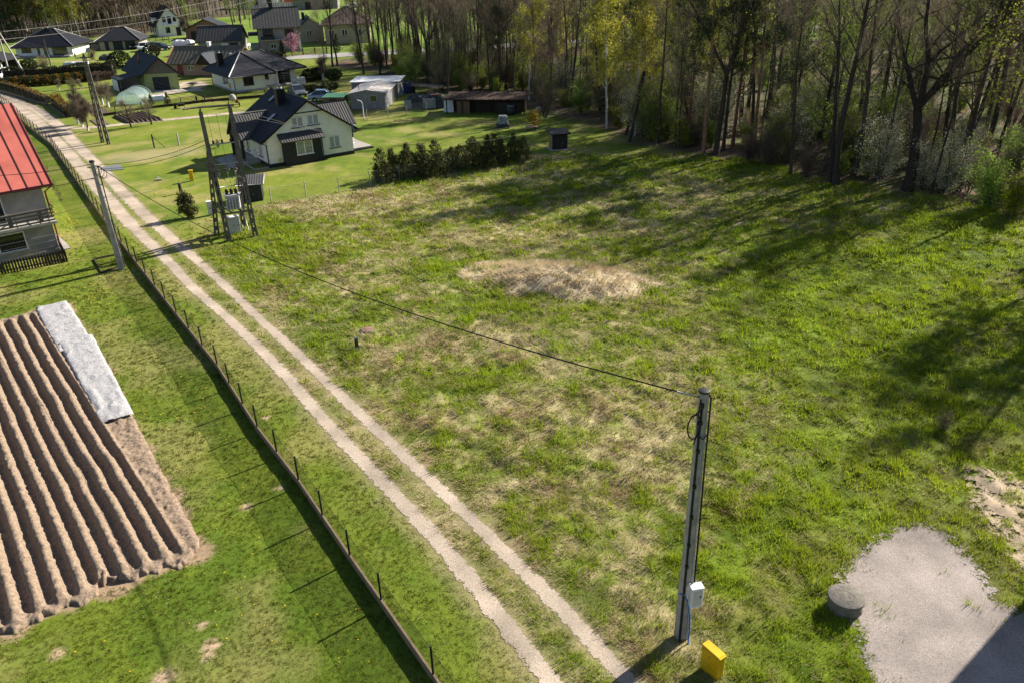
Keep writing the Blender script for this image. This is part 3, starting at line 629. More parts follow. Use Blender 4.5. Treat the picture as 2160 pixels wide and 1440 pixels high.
class House:
    def __init__(s, name, label, cat, A, ang, sh=0, group=None):
        s.A = A; s.ang = R(ang); s.sh = sh; s.root = thing(name, label, cat, (A[0], A[1], 0), s.ang, group)
    def put(s, name, mb, m, parent=None, label=None, bevel=0):
        if s.sh: mb.shear(s.sh)
        o = mb.build(name, M[m], parent or s.root, bevel)
        if label: o['label'] = label
        return o
    def box(s, name, m, *b, parent=None, bevel=0): return s.put(name, MB().box(*b), m, parent, bevel=bevel)
    def walls(s, u0, u1, v0, v1, ze, zr=None, axis='v', m='render_white', name='wall', z0=-.2):
        b = MB()
        if zr is None: b.box(u0, u1, v0, v1, z0, ze)
        elif axis == 'v':
            b.prism([(u0, v0, z0), (u1, v0, z0), (u1, v0, ze), ((u0 + u1) / 2, v0, zr), (u0, v0, ze)], (0, v1 - v0, 0))
        else:
            b.prism([(u0, v0, z0), (u0, v0, ze), (u0, (v0 + v1) / 2, zr), (u0, v1, ze), (u0, v1, z0)], (u1 - u0, 0, 0))
        return s.put(name, b, m)
    def gable(s, u0, u1, v0, v1, ze, zr, axis='v', oh=.5, og=.4, m='tile_dark', pitch=.3, amp=.03, th=.14, name='roof', parent=None):
        b = MB()
        if axis == 'v':
            um = (u0 + u1) / 2; k = (zr - ze) / (um - u0); zo = ze - k * oh; va, vb = v0 - og, v1 + og
            A_ = [(u0 - oh, vb, zo), (u0 - oh, va, zo), (um, va, zr), (um, vb, zr)]; B_ = [(u1 + oh, va, zo), (u1 + oh, vb, zo), (um, vb, zr), (um, va, zr)]
            rid = [(um, va - .02, zr + .02), (um, vb + .02, zr + .02)]
        else:
            vm = (v0 + v1) / 2; k = (zr - ze) / (vm - v0); zo = ze - k * oh; ua, ub = u0 - og, u1 + og
            A_ = [(ua, v0 - oh, zo), (ub, v0 - oh, zo), (ub, vm, zr), (ua, vm, zr)]; B_ = [(ub, v1 + oh, zo), (ua, v1 + oh, zo), (ua, vm, zr), (ub, vm, zr)]
            rid = [(ua - .02, vm, zr + .02), (ub + .02, vm, zr + .02)]
        up = Vector((0, 0, th))
        for q in (A_, B_):
            q = [Vector(a) + up for a in q]; slab(b, q, th); slope(b, q, pitch, amp)
        b.tube([Vector(a) + up for a in rid], .09, 6)
        return s.put(name, b, m, parent)
    def hip(s, u0, u1, v0, v1, ze, zr, oh=.6, m='tile_dark', pitch=.3, amp=.03, th=.12, name='roof', axis=None, caps='paving'):
        b = MB(); um, vm = (u0 + u1) / 2, (v0 + v1) / 2
        ax = axis or ('u' if u1 - u0 >= v1 - v0 else 'v'); hw_ = (v1 - v0) / 2 if ax == 'u' else (u1 - u0) / 2; k = (zr - ze) / hw_; z = ze - k * oh + th; Z = zr + th
        a, bb, c, d = (u0 - oh, v0 - oh, z), (u1 + oh, v0 - oh, z), (u1 + oh, v1 + oh, z), (u0 - oh, v1 + oh, z)
        if ax == 'u': r0, r1 = (min(u0 + hw_, um - .05), vm, Z), (max(u1 - hw_, um + .05), vm, Z)
        else: r0, r1 = (um, min(v0 + hw_, vm - .05), Z), (um, max(v1 - hw_, vm + .05), Z)
        fs = [[a, bb, r1, r0], [bb, c, r1], [c, d, r0, r1], [d, a, r0]] if ax == 'u' else [[a, bb, r0], [bb, c, r1, r0], [c, d, r1], [d, a, r0, r1]]
        for f in fs: slab(b, f, th); slope(b, f, pitch, amp)
        rf = s.put(name, b, m); cp = MB()
        pr = [(a, r0), (bb, r1 if ax == 'u' else r0), (c, r1), (d, r0 if ax == 'u' else r1), (r0, r1)]
        for p, q in pr: cp.tube([Vector(p) + Vector((0, 0, .05)), Vector(q) + Vector((0, 0, .05))], .08, 5)
        s.put('ridge_cap', cp, m if caps is None else caps, rf); return rf
    def fr(s, side, L=0, D=0):
        return {'f': (0, 0, 1, 0), 'l': (0, D, 0, -1), 'r': (L, 0, 0, 1)}[side]
    def window(s, fr, a, z, w, h, mull=1, frame='upvc', pane='glass', sill='anthracite', name='window', fw=.07):
        b = MB(); b.fbox(fr, a, a + w, .0, .05, z, z + fw); b.fbox(fr, a, a + w, .0, .05, z + h - fw, z + h)
        b.fbox(fr, a, a + fw, .0, .05, z + fw, z + h - fw); b.fbox(fr, a + w - fw, a + w, .0, .05, z + fw, z + h - fw)
        for i in range(mull): c = a + w * (i + 1) / (mull + 1); b.fbox(fr, c - fw * .7, c + fw * .7, .0, .045, z + fw, z + h - fw)
        o = s.put(name, b, frame); p = MB(); p.fbox(fr, a + fw * .5, a + w - fw * .5, .004, .02, z + fw * .5, z + h - fw * .5); s.put('window_pane', p, pane, o)
        if sill: q = MB(); q.fbox(fr, a - .07, a + w + .07, .0, .15, z - .06, z - .003); s.put('window_sill', q, sill, o)
        return o
    def door(s, fr, a, w, h, m='anthracite', z=0, name='door', handle=True, ribs=0):
        b = MB(); b.fbox(fr, a, a + w, 0, .05, z, z + h)
        for i in range(ribs): zz = z + h * (i + .5) / ribs; b.fbox(fr, a + .04, a + w - .04, .05, .062, zz - .03, zz + .03)
        o = s.put(name, b, m)
        if handle: q = MB(); q.fbox(fr, a + w - .16, a + w - .10, .052, .11, z + h * .46, z + h * .52); s.put('door_handle', q, 'steel', o)
        return o
    def chimney(s, u, v, w, d, z0, z1, m='tile_black', pots=1, parent=None):
        b = MB().box(u - w / 2, u + w / 2, v - d / 2, v + d / 2, z0, z1).box(u - w / 2 - .07, u + w / 2 + .07, v - d / 2 - .07, v + d / 2 + .07, z1, z1 + .1)
        o = s.put('chimney', b, m, parent); p = MB()
        for i in range(pots): p.tube([(u + (i - (pots - 1) / 2) * .35, v, z1 + .1), (u + (i - (pots - 1) / 2) * .35, v, z1 + .42)], .1, 8)
        s.put('chimney_pot', p, 'steel', o); return o
    def pipe(s, pts, name='drainpipe', m='anthracite', r=.05): return s.put(name, MB().tube(pts, r, 6), m)
    def gutter(s, p, q, m='anthracite', r=.07): return s.put('gutter', MB().tube([p, q], r, 6), m)

# ---- white house with black tiled roof, middle distance
h = House('house', 'white house with steep black tiled roof and dark bay in the middle of the lawn', 'house', (-22.4, 75.2), 34.5)
L, D = 8.63, 8.9
h.walls(0, L, 0, D, 2.72, 5.62); h.box('plinth', 'anthracite', -.03, L + .03, -.03, D + .03, -.2, .35)
rf = h.gable(0, L, 0, D, 2.76, 5.66, oh=.62, og=.42, m='tile_black', pitch=.34, amp=.035)
# cross wing that sticks out on both sides as roofed porches
h.walls(.0, L, 3.35, 6.55, 2.5, 4.0, axis='u', m='anthracite', name='porch_gable', z0=2.3)
h.gable(-1.45, L + 1.75, 3.2, 6.7, 2.55, 4.25, axis='u', oh=.35, og=.12, m='tile_grey', pitch=.26, amp=.035, name='porch_roof')
for u, vs in ((-1.3, (3.5, 6.4)), (L + 1.5, (3.5, 6.4))):
    for v in vs: h.box('post', 'anthracite', u - .14, u + .14, v - .14, v + .14, -.1, 2.45)
h.walls(-1.35, -1.2, 3.3, 6.6, 2.45, 4.1, axis='u', m='anthracite', name='porch_gable', z0=2.2); h.walls(L + 1.45, L + 1.6, 3.3, 6.6, 2.45, 4.1, axis='u', m='anthracite', name='porch_gable', z0=2.2)
h.box('bay', 'anthracite', 1.35, 5.15, -.5, -.01, -.2, 2.42)
b = MB(); q = [(1.05, -.95, 2.32), (5.45, -.95, 2.32), (5.45, -.005, 3.0), (1.05, -.005, 3.0)]; slab(b, q, .12); slope(b, q, .26, .035); h.put('bay_roof', b, 'tile_grey')
bayfr = (0, -.5, 1, 0); f = h.fr('f')
h.window(bayfr, 2.6, .92, 1.62, 1.25, 1, pane='blind', sill='upvc')
h.window(f, 2.62, 3.38, 1.15, .95, 1, pane='curtain'); h.window(f, 4.2, 3.42, 1.15, .95, 1, pane='curtain'); h.window(f, 6.15, .95, 1.1, 1.15, 1, pane='curtain')
h.box('beam', 'anthracite', 3.0, 5.65, -.40, -.30, 4.66, 4.76)
lf = h.fr('l', D=D)
h.window(lf, D - 2.5, .8, .9, 1.2, 1, pane='curtain'); h.door(lf, D - 4.6, 1.0, 2.1, 'upvc'); h.window(lf, D - 8.0, .9, 1.0, 1.2, 1, pane='curtain')
h.window(lf, D - 6.2, .7, .8, 1.4, 0, pane='glass')
rr = h.fr('r', L=L); h.door(rr, 4.0, 1.9, 2.1, 'glass', name='terrace_door', handle=False)
h.chimney(3.35, 4.1, .85, .75, 4.2, 6.35, pots=2, parent=rf)
def skylight(h, u, v, w, l, u0, ze, k, parent):
    z = ze + k * (u - u0) + .2; b = MB(); p = [(u, v, z), (u, v + w, z), (u + l, v + w, z + k * l), (u + l, v, z + k * l)]; slab(b, [Vector(a) + Vector((0, 0, .07)) for a in p], .08)
    o = h.put('skylight', b, 'anthracite', parent); q = MB(); i = .1; p2 = [(u + i, v + i, z + k * i + .075), (u + i, v + w - i, z + k * i + .075), (u + l - i, v + w - i, z + k * (l - i) + .075), (u + l - i, v + i, z + k * (l - i) + .075)]; q.add(p2, [(3, 2, 1, 0)])
    h.put('skylight_pane', q, 'curtain', o)
skylight(h, 1.15, 2.2, .75, 1.0, 0, 2.76, .672, rf); skylight(h, 2.9, 6.1, .7, .8, 0, 2.76, .672, rf)
h.gutter((-.68, -.42, 2.42), (-.68, 3.1, 2.42)); h.gutter((L + .68, -.42, 2.42), (L + .68, 3.1, 2.42))
h.pipe([(-.66, -.3, 2.4), (-.08, .1, 2.1), (-.08, .1, 0)]); h.pipe([(5.2, -.56, 2.4), (5.2, -.56, 0)])
o = MB(); o.lathe((0, 0, 0), [(.02, -.08), (.26, -.05), (.42, .03), (.43, .05)], 18); d = h.put('satellite_dish', o, 'car_grey'); d.location = (8.75, -.35, 2.55); d.rotation_euler = (R(75), 0, R(30))
h.box('meter_box', 'yellow', .9, 1.1, -.12, -.005, .45, .75)
h.box('terrace', 'paving', L + .02, L + 2.6, 1.2, 6.9, -.1, .24); h.box('terrace_step', 'anthracite', L + .02, L + 2.68, .95, 1.2, -.1, .14)
for i in range(4): h.box('step', 'concrete', -1.9 - .42 * i, -.02 if i == 0 else -1.9 - .42 * (i - 1) - .003, 2.6, 6.9, -.1, .30 - .07 * i)
h.box('flower_bed_edge', 'paving', -1.4, -.05, .1, .2, -.05, .12); h.box('flower_bed_edge', 'paving', -1.5, -1.4, .1, 2.5, -.05, .12)
t = thing('garden_chair', 'white garden chair on the terrace of the white house', 'chair', (*[(-22.4 + 9.3 * math.cos(R(34.5)) - 1.8 * math.sin(R(34.5))), (75.2 + 9.3 * math.sin(R(34.5)) + 1.8 * math.cos(R(34.5)))], .24))
MB().cbox((0, 0, .44), (.45, .45, .05)).build('seat', M['upvc'], t); MB().cbox((0, .22, .72), (.45, .05, .5)).build('backrest', M['upvc'], t)
for sx in (-1, 1):
    for sy in (-1, 1): MB().cbox((sx * .19, sy * .19, .21), (.04, .04, .42)).build('leg', M['upvc'], t)

# ---- red-roofed house at the left edge
h = House('house', 'old grey two-storey house with red sheet-metal roof and wooden balcony at the left edge', 'house', (-31.35, 52.95), 39)
L0, D = -11.0, 12.0
h.walls(L0, 0, 0, D, 5.0, 9.05, axis='u', m='render_grey')
b = MB(); k = (9.3 - 5.25) / 6.0
for (q) in ([(L0 - .5, -.75, 4.85), (.55, -.75, 4.85), (.55, 6, 9.3), (L0 - .5, 6, 9.3)], [(.55, 12.75, 4.85), (L0 - .5, 12.75, 4.85), (L0 - .5, 6, 9.3), (.55, 6, 9.3)]): slab(b, q, .1)
rf = h.put('roof', b, 'roof_red')
for u in np.arange(-11, .6, .92):
    MB().tube([(u, -.74, 4.89), (u, 6, 9.34)], .028, 4, smooth=False).build('roof_seam', M['seam_red'], rf)
h.put('roof_verge', MB().tube([(.56, -.78, 4.84), (.56, 6, 9.32), (.56, 12.78, 4.84)], .06, 5), 'gutter_red', rf)
h.gutter((L0, -.85, 4.82), (.6, -.85, 4.82), 'gutter_red', .09)
h.pipe([(.45, -.85, 4.75), (.12, -.12, 4.3), (.12, -.12, 0)], m='gutter_red', r=.06)
f = (0, 0, 1, 0)
h.box('balcony_slab', 'concrete', L0, .15, -1.25, -.005, 2.35, 2.5)
rl = MB(); rl.tube([(L0, -1.22, 3.45), (.12, -1.22, 3.45), (.12, 0, 3.45)], .03, 5)
for u in np.arange(-8, .2, 1.9): rl.cbox((u + .1, -1.22, 2.95), (.05, .05, 1.0))
for z in (2.62, 2.86, 3.10, 3.34): rl.box(L0, .1, -1.20, -1.17, z - .055, z + .055)
for u in (-4.3, -2.4, -.6): rl.box(u - .25, u + .02, -1.165, -1.14, 2.55, 3.4)
h.put('balcony_railing', rl, 'wood_grey'); h.put('balcony_end_rail', MB().tube([(.15, -1.25, 3.5), (.15, -.03, 3.5), (.15, -.03, 2.6)], .03, 5).tube([(.15, -1.25, 3.1), (.15, -.03, 3.1)], .025, 5), 'gutter_red')
h.window(f, -3.75, 2.62, 1.25, 1.75, 0, sill=None, name='balcony_door'); h.window(f, -6.4, 3.1, 1.4, 1.3, 1, sill='concrete'); h.window(f, -4.4, 4.55, 1.0, .45, 0, sill=None)
h.window(f, -3.5, .7, 1.7, 1.25, 0, sill='concrete'); h.window(f, -6.8, .7, 1.5, 1.3, 1, sill='concrete')
for z in (.45, .85, 1.25): h.box('wall_band', 'seam_red' if z == 9 else 'render_grey', L0, .02, -.022, -.002, z, z + .05)
h.box('plinth', 'concrete', L0, .03, -.06, -.003, -.2, .28)
rrf = (0, 0, 0, 1)
h.window(rrf, 3.2, 3.1, 1.1, 1.2, 1, sill='concrete'); h.window(rrf, 3.2, .8, 1.1, 1.2, 1, sill='concrete'); h.window(rrf, 8, 3.1, 1.1, 1.2, 1, sill='concrete')
h.box('paved_edge', 'paving', .04, .75, .2, 4.2, -.1, .06)

# ---- white bungalow behind
h = House('bungalow', 'white single-storey house with dark hipped roof and recessed porch, behind the black-roofed house', 'house', (-39.2, 120.6), 35.5)
h.walls(0, 4.6, 0, 10.2, 2.5); h.walls(4.603, 10.4, 2.6, 10.2, 2.5, name='wall'); h.box('plinth', 'concrete', -.04, 4.64, -.04, 10.24, -.2, .3)
b = MB(); oh = .95; z = 2.38; Z = 4.95
a_, b_, c_, d_ = (-oh, -oh, z), (10.9 + oh, 2.3 - oh, z), (10.9 + oh, 10.4 + oh, z), (-oh, 10.4 + oh, z)
e_ = (6.1, -oh, z); e2 = (6.1, 2.3 - oh, z); r0, r1, rm = (3.2, 5.0, Z), (6.6, 6.2, Z), (3.2, 4.2, Z)
for q in ([a_, e_, (6.1, 1.35, z + .9), r0], [e2, b_, r1, r0], [b_, c_, r1], [c_, d_, r0, r1], [d_, a_, r0]): slab(b, q, .13); slope(b, q, .34, .03)
rf = h.put('roof', b, 'tile_dark')
for p, q, mm in ((a_, r0, 'upvc'), (r0, r1, 'tile_dark'), (r0, e_, 'tile_dark'), (r1, b_, 'tile_dark'), (d_, r0, 'tile_dark')): h.put('ridge_cap', MB().tube([Vector(p) + Vector((0, 0, .06)), Vector(q) + Vector((0, 0, .06))], .07, 5), mm, rf)
h.chimney(.5, 6.5, .8, .7, 3.2, 4.9, pots=1, parent=rf); h.box('skylight', 'curtain', 2.2, 2.5, 6.3, 7.3, 4.5, 4.75, parent=rf)
f = (0, 0, 1, 0); h.window(f, 1.35, .9, 1.5, 1.15, 1, 'brown_frame'); f2 = (0, 2.6, 1, 0); h.window(f2, 4.9, 1.1, 1.2, 1.1, 1, 'brown_frame'); h.door(f2, 7.6, 1.9, 2.2, 'glass', name='terrace_door', handle=False)
h.box('post', 'upvc', 7.1, 7.35, 2.0, 2.25, 0, 2.3); h.box('terrace', 'concrete', 4.7, 10.3, 1.4, 2.59, -.1, .2)
lf = (0, 10.2, 0, -1); h.window(lf, 5.2, .9, 1.0, 1.1, 1, 'brown_frame', pane='curtain'); h.window(lf, 6.7, 1.1, .6, .8, 0, 'brown_frame'); h.box('meter_box', 'yellow', -.15, -.01, 1.9, 2.4, .5, 1.2)
h.pipe([(-.9, -.85, 2.3), (-.07, -.07, 2.0), (-.07, -.07, 0)]); h.pipe([(-.07, 10.3, 2.3), (-.07, 10.3, 0)])
h.gutter((-1, -1.02, 2.28), (6.1, -1.02, 2.28)); h.gutter((6.2, 1.3, 2.28), (11.9, 1.3, 2.28)); h.gutter((-1.02, -1, 2.28), (-1.02, 11.3, 2.28))

# ---- green garage barn with lean-to
h = House('barn', 'green garage barn with dark blue-grey roof, wooden gable and open lean-to', 'barn', (-54.1, 125.3), 5.7, sh=-.62)
h.walls(0, 4.9, 0, 8.5, 2.35, m='render_green')
h.walls(.0, 4.9, .01, 8.5, 2.36, 4.5, m='wood_grey', name='gable_boards', z0=2.352)
rf = h.gable(-.1, 5.0, 0, 8.4, 2.4, 4.62, oh=.55, og=.35, m='tile_blue', pitch=.5, amp=.02)
f = (0, 0, 1, 0); h.door(f, 1.15, 2.35, 1.9, 'anthracite', name='garage_door', handle=False, ribs=5)
b = MB(); q = [(-3.9, -.6, 1.75), (-3.9, 3.2, 1.75), (-.1, 3.2, 2.5), (-.1, -.6, 2.5)]; slab(b, q, .1); slope(b, q, .4, .03); h.put('lean_to_roof', b, 'tile_blue')
for v in (-.4, 3.0): h.box('post', 'wood_grey', -3.75, -3.6, v - .07, v + .07, 0, 1.72)
h.box('lean_to_wall', 'render_grey', -3.85, -.05, 3.05, 3.15, 0, 1.8); h.box('lean_to_side_wall', 'render_white', -3.9, -3.82, .5, 3.04, 0, 1.6)
h.box('gravel_apron', 'paving', -2.5, 7.5, -2.6, -.25, -.15, .05)
h.put('chimney', MB().tube([(.9, 4.2, 3.2), (.9, 4.2, 5.2)], .14, 8), 'rust', rf)

# ---- old pink house with grey roof
h = House('cottage', 'old pink cottage with weathered grey roof and red-trimmed gable, between the barn and the bungalow', 'house', (-56.2, 141.5), -12)
h.walls(.3, 11.5, 0, 6, 2.0, 4.1, axis='u', m='render_pink'); rf = h.gable(0, 12, 0, 6, 2.05, 4.2, axis='u', oh=.5, og=.5, m='eternit', pitch=.7, amp=.03)
h.put('verge_board', MB().tube([(-.5, -.5, 1.85), (-.5, 3, 4.4), (-.5, 6.5, 1.85)], .07, 4), 'gutter_red', rf)
h.walls(-2.6, .28, 1.0, 4.5, 1.7, m='render_pink', name='porch_wall'); b = MB(); q = [(-2.9, .6, 1.55), (.25, .6, 1.95), (.25, 5, 1.95), (-2.9, 5, 1.55)]; slab(b, q, .1); h.put('porch_roof', b, 'tile_blue')
f = (0, 0, 1, 0); h.door(f, 1.2, 1.0, 1.7, 'gutter_red'); h.window(f, 3.2, .8, 1.0, .8, 1, sill=None); h.window(f, 6, .8, 1.0, .8, 1, sill=None)
h.walls(6.3, 8.3, -1.8, 3, 2.3, 3.5, m='wood_dark', name='dormer', z0=1.9); h.gable(6.3, 8.3, -1.8, 2.6, 2.3, 3.5, oh=.3, og=.2, m='tile_blue', name='dormer_roof', pitch=.5)
h.chimney(6, 3, .5, .5, 3.8, 4.9, m='render_white', pots=0, parent=rf)

# ---- hipped bungalow far left
h = House('bungalow', 'pale bungalow with wide dark hipped roof and slate terrace, far left below the birch wood', 'house', (-100.7, 175.1), 3.5)
h.walls(0, 11.2, 0, 9, 2.25); rf = h.hip(0, 11.2, 0, 9, 2.3, 4.9, oh=.9, m='tile_black', pitch=.5, amp=.016)
f = (0, 0, 1, 0); h.window(f, 1.2, .9, 1.9, 1.0, 1, 'anthracite'); h.window(f, 4.3, .3, .5, 1.7, 0, 'anthracite', sill=None); h.window(f, 5.6, .3, .9, 1.7, 0, 'anthracite', sill=None); h.door(f, 7.3, 3.0, 1.75, 'glass', name='terrace_door', handle=False)
h.box('terrace', 'paving', .3, 11.2, -1.6, -.03, -.1, .25); h.box('slate_edge', 'anthracite', .3, 11.4, -3.2, -1.61, -.1, .1)
h.chimney(5.6, 4.3, 1.0, .8, 3.9, 5.1, pots=1, parent=rf); h.pipe([(11.25, -.05, 2.1), (11.25, -.05, 0)])
# ---- double garage
h = House('garage', 'double garage with grey hipped roof and two anthracite doors, beside the parked cars', 'garage', (-87.8, 184.5), 7.3)
h.walls(0, 8.3, 0, 6.5, 2.1, m='render_beige'); h.hip(0, 8.3, 0, 6.5, 2.15, 4.2, oh=.7, m='tile_dark', pitch=.5, amp=.016)
f = (0, 0, 1, 0); h.door(f, 1.2, .8, 1.7, 'anthracite'); h.door(f, 2.9, 2.0, 1.85, 'anthracite', name='garage_door', ribs=5, handle=False); h.door(f, 5.4, 2.1, 1.85, 'anthracite', name='garage_door', ribs=5, handle=False)
h.pipe([(.0, -.08, 2), (.0, -.08, 0)])
# ---- white house with steep roof, far
h = House('house', 'white one-and-a-half-storey house with steep black roof and dormer at the wood edge', 'house', (-85.5, 211.6), 30)
h.walls(0, 6.3, 0, 8.5, 3.0, 6.6); rf = h.gable(0, 6.3, 0, 8.5, 3.1, 6.8, oh=.8, og=.4, m='tile_black', pitch=.5, amp=.016)
f = (0, 0, 1, 0); h.window(f, 1.6, 3.3, .8, 1.2, 0, 'anthracite', sill=None); h.window(f, 2.8, 2.9, .9, 1.7, 0, 'anthracite', sill=None); h.window(f, 4.1, 3.3, .7, 1.2, 0, 'anthracite', sill=None); h.window(f, 2.0, .8, 1.0, 1.3, 0, 'anthracite', sill=None); h.door(f, 4.4, 1.1, 2.0)
lf = (0, 8.5, 0, -1); h.door(lf, 4.6, 2.2, 2.1, 'glass', name='terrace_door', handle=False); h.window(lf, 1.2, .9, 1.4, 1.2, 1, 'anthracite')
h.box('balcony', 'render_white', 1.5, 4.6, -.9, -.02, 2.55, 2.7)
h.walls(-.2, 2.6, 3.5, 5.5, 4.4, 5.2, axis='u', name='dormer', z0=3.0); h.gable(-.3, 2.6, 3.5, 5.5, 4.45, 5.3, axis='u', oh=.2, og=.1, m='tile_black', name='dormer_roof', pitch=.5)
h.pipe([(.05, -.07, 3), (.05, -.07, 0)]); h.box('solar_panel', 'anthracite', 1.0, 1.8, 5.9, 7.9, 4.6, 4.85, parent=rf)
# ---- unfinished brick house
h = House('house', 'unfinished brick house with dark roof behind a bare tree, right of the far white house', 'house', (-75.5, 203), 8)
h.walls(0, 9.3, 0, 7, 2.2, 4.2, axis='v', m='brick'); h.gable(0, 9.3, 0, 7, 2.25, 4.3, oh=.7, og=.5, m='tile_dark', pitch=.5, amp=.016)
f = (0, 0, 1, 0); h.window(f, 5.8, .9, 1.7, 1.1, 0, 'wood_dark', sill=None); h.door(f, 1.2, 1.6, 1.8, 'wood_dark', handle=False); h.box('porch', 'wood_dark', 4.2, 9.2, -2.2, -.03, 0, .9)
# ---- grey outbuilding
h = House('outbuilding', 'long low outbuilding with pale grey gable and grey roof, left of the big grey house', 'shed', (-61.5, 171.0), 2)
h.walls(0, 8.4, 0, 5.4, 2.7, 4.9, axis='u', m='render_grey'); h.gable(0, 8.4, 0, 5.4, 2.75, 5.0, axis='u', oh=.5, og=.35, m='tile_grey', pitch=.6, amp=.016)
f = (0, 0, 1, 0); h.door(f, 4.6, 1.3, 2.0, 'render_white', handle=False); h.door(f, 6.3, 1.6, 2.1, 'anthracite', handle=False)
b = MB(); q = [(-4.2, -1.5, 1.6), (0, -1.5, 2.3), (0, 4, 2.3), (-4.2, 4, 1.6)]; slab(b, q, .1); h.put('lean_to_roof', b, 'tile_blue')
for v in (-1.3, 3.8): h.box('post', 'render_white', -4.05, -3.9, v - .08, v + .08, 0, 1.65)
# ---- big grey house
h = House('house', 'tall grey house with large plain grey gable roof and two storeys of balconies', 'house', (-49.2, 170.8), 14)
L = 7.9; h.walls(0, L, 0, 6.6, 5.2, 7.6, axis='u', m='render_grey'); rf = h.gable(0, L, 0, 6.6, 5.25, 8.0, axis='u', oh=.9, og=.7, m='tile_grey', pitch=.6, amp=.016)
f = (0, 0, 1, 0)
h.box('balcony', 'concrete', .5, L + .3, -1.3, -.02, 2.35, 2.5); h.put('balcony_railing', MB().box(.5, 3.2, -1.28, -1.22, 2.5, 3.2), 'anthracite'); h.put('balcony_railing', MB().box(5.6, L + .3, -1.28, -1.22, 2.5, 3.2), 'render_beige')
h.door(f, 1.0, 2.0, 1.9, 'glass', z=2.55, name='balcony_door', handle=False); h.door(f, 5.2, 1.9, 1.7, 'glass', z=2.6, name='balcony_door', handle=False)
h.window(f, 2.2, .7, 1.1, .9, 1, sill=None); h.window(f, 1.1, 4.6, .8, .3, 0, sill=None); h.window(f, 6.0, 4.6, .8, .3, 0, sill=None)
lf = (0, 6.6, 0, -1); h.window(lf, 3.4, 3.0, .8, 1.1, 0); h.door(lf, 2.0, 1, 1.9, 'anthracite', z=.3); h.window(lf, 4.4, .6, .7, .8, 0)
h.chimney(3.2, 3.4, .8, .8, 7.4, 9.0, m='tile_black', pots=0, parent=rf); h.pipe([(0, -.1, 5.1), (0, -.1, 0)])
h.box('balcony_post', 'render_white', L - .1, L + .1, -1.25, -1.05, 0, 2.34); h.box('balcony_post', 'render_white', L + .1, L + .28, -1.28, -1.1, 0, 2.34)
h.box('side_stair', 'concrete', -1.8, -.02, 2.2, 5.2, 0, 1.5); h.box('side_balcony', 'anthracite', -2.0, -.02, 3.2, 6.0, 3.0, 3.6)
# ---- small grey house behind it
h = House('house', 'small beige house with grey roof and white chimney right of the tall grey house', 'house', (-45.5, 189), 18)
h.walls(0, 5.6, 0, 6.5, 3.0, 4.9, m='render_beige'); rf = h.gable(0, 5.6, 0, 6.5, 3.05, 5.1, oh=.6, m='tile_dark', pitch=.6, amp=.016); h.window((0, 0, 1, 0), 1.8, 1.3, 1.2, 1.1, 1); h.chimney(1.8, 3, .6, .6, 4.2, 5.9, pots=1, parent=rf)
# ---- brown-roofed house behind the trees
h = House('house', 'beige house with brown pyramid roof seen through bare trees beyond the road', 'house', (-38.4, 183.5), 8)
h.walls(0, 9.6, 0, 8.5, 4.4, m='render_beige'); h.hip(0, 9.6, 0, 8.5, 4.45, 7.0, oh=1.0, m='tile_brown', pitch=.7, caps=None); h.window((0, 0, 1, 0), .8, 1.6, 1.2, 1.3, 1); h.window((0, 0, 1, 0), 6.5, 1.6, 1.2, 1.3, 1)
h.window((0, 0, 1, 0), 3.6, 1.6, 1.2, 1.3, 1)
# ---- pavilion at the left edge
h = House('carport', 'open carport with ribbed dark hipped roof behind the hedge, cut by the left edge', 'carport', (-98, 150), -2)
h.hip(0, 8.8, 0, 5.5, 2.2, 3.7, oh=.4, m='tile_dark', pitch=.35, caps=None)
for u in (.3, 4.4, 8.5):
    for v in (.2, 5.3): h.box('post', 'render_white' if u > 4 else 'wood_grey', u - .1, u + .1, v - .1, v + .1, 0, 2.15)
h.box('back_wall', 'wood_dark', .4, 8.4, 5.31, 5.4, 0, 2.0)
# ---- houses at the top edge
h = House('house', 'white house with courtyard at the very top of the picture', 'house', (-95, 312), 5)
h.walls(0, 14, 0, 9, 5); h.hip(0, 14, 0, 9, 5.1, 7.5, m='tile_dark', pitch=1.2, caps=None); f = (0, 0, 1, 0)
for u in (1.5, 5, 10): h.window(f, u, 1.2, 1.8, 1.8, 1, 'anthracite', sill=None)
h = House('outbuilding', 'grey flat outbuilding at the top edge beyond the green field', 'shed', (-72, 298), 5); h.walls(0, 15, 0, 8, 3.2, m='render_grey'); b = MB(); slab(b, [(-.5, -.5, 3.4), (15.5, -.5, 3.4), (15.5, 8.5, 4.0), (-.5, 8.5, 4.0)], .15); h.put('roof', b, 'tile_grey')
for u in (4, 10): h.door((0, 0, 1, 0), u, 2, 2.4, 'anthracite', handle=False)
h = House('house', 'orange-walled house half hidden behind the white courtyard fence at the top edge', 'house', (-80, 318), 0); h.walls(0, 7, 0, 7, 4.5, m='orange'); h.gable(0, 7, 0, 7, 4.6, 7, m='tile_dark', pitch=1.0)
h = House('house', 'light grey house at the top edge right of the grey outbuilding', 'house', (-40, 330), 0); h.walls(0, 12, 0, 8, 4.0, m='render_white'); h.hip(0, 12, 0, 8, 4.1, 6.5, m='tile_brown', pitch=1.2, caps=None)
h.window((0, 0, 1, 0), 2, 1.2, 1.8, 1.6, 1); h.window((0, 0, 1, 0), 8, 1.2, 1.8, 1.6, 1)
# ---- house outside the frame on the right whose roof shades the gravel yard
h = House('house', 'white house standing just outside the picture at the gravel yard', 'house', (20.6, 4.5), 38.3)
h.walls(9, 21, 3, 13.3, 7.6, 10.3, axis='u'); h.gable(9, 21, 3, 13.3, 7.65, 10.9, axis='u', oh=.6, m='tile_dark', pitch=.4); h.window((0, 3, 1, 0), 12, 1, 1.5, 1.4, 1); h.door((9, 13.3, 0, -1), 3, 1, 2.1)
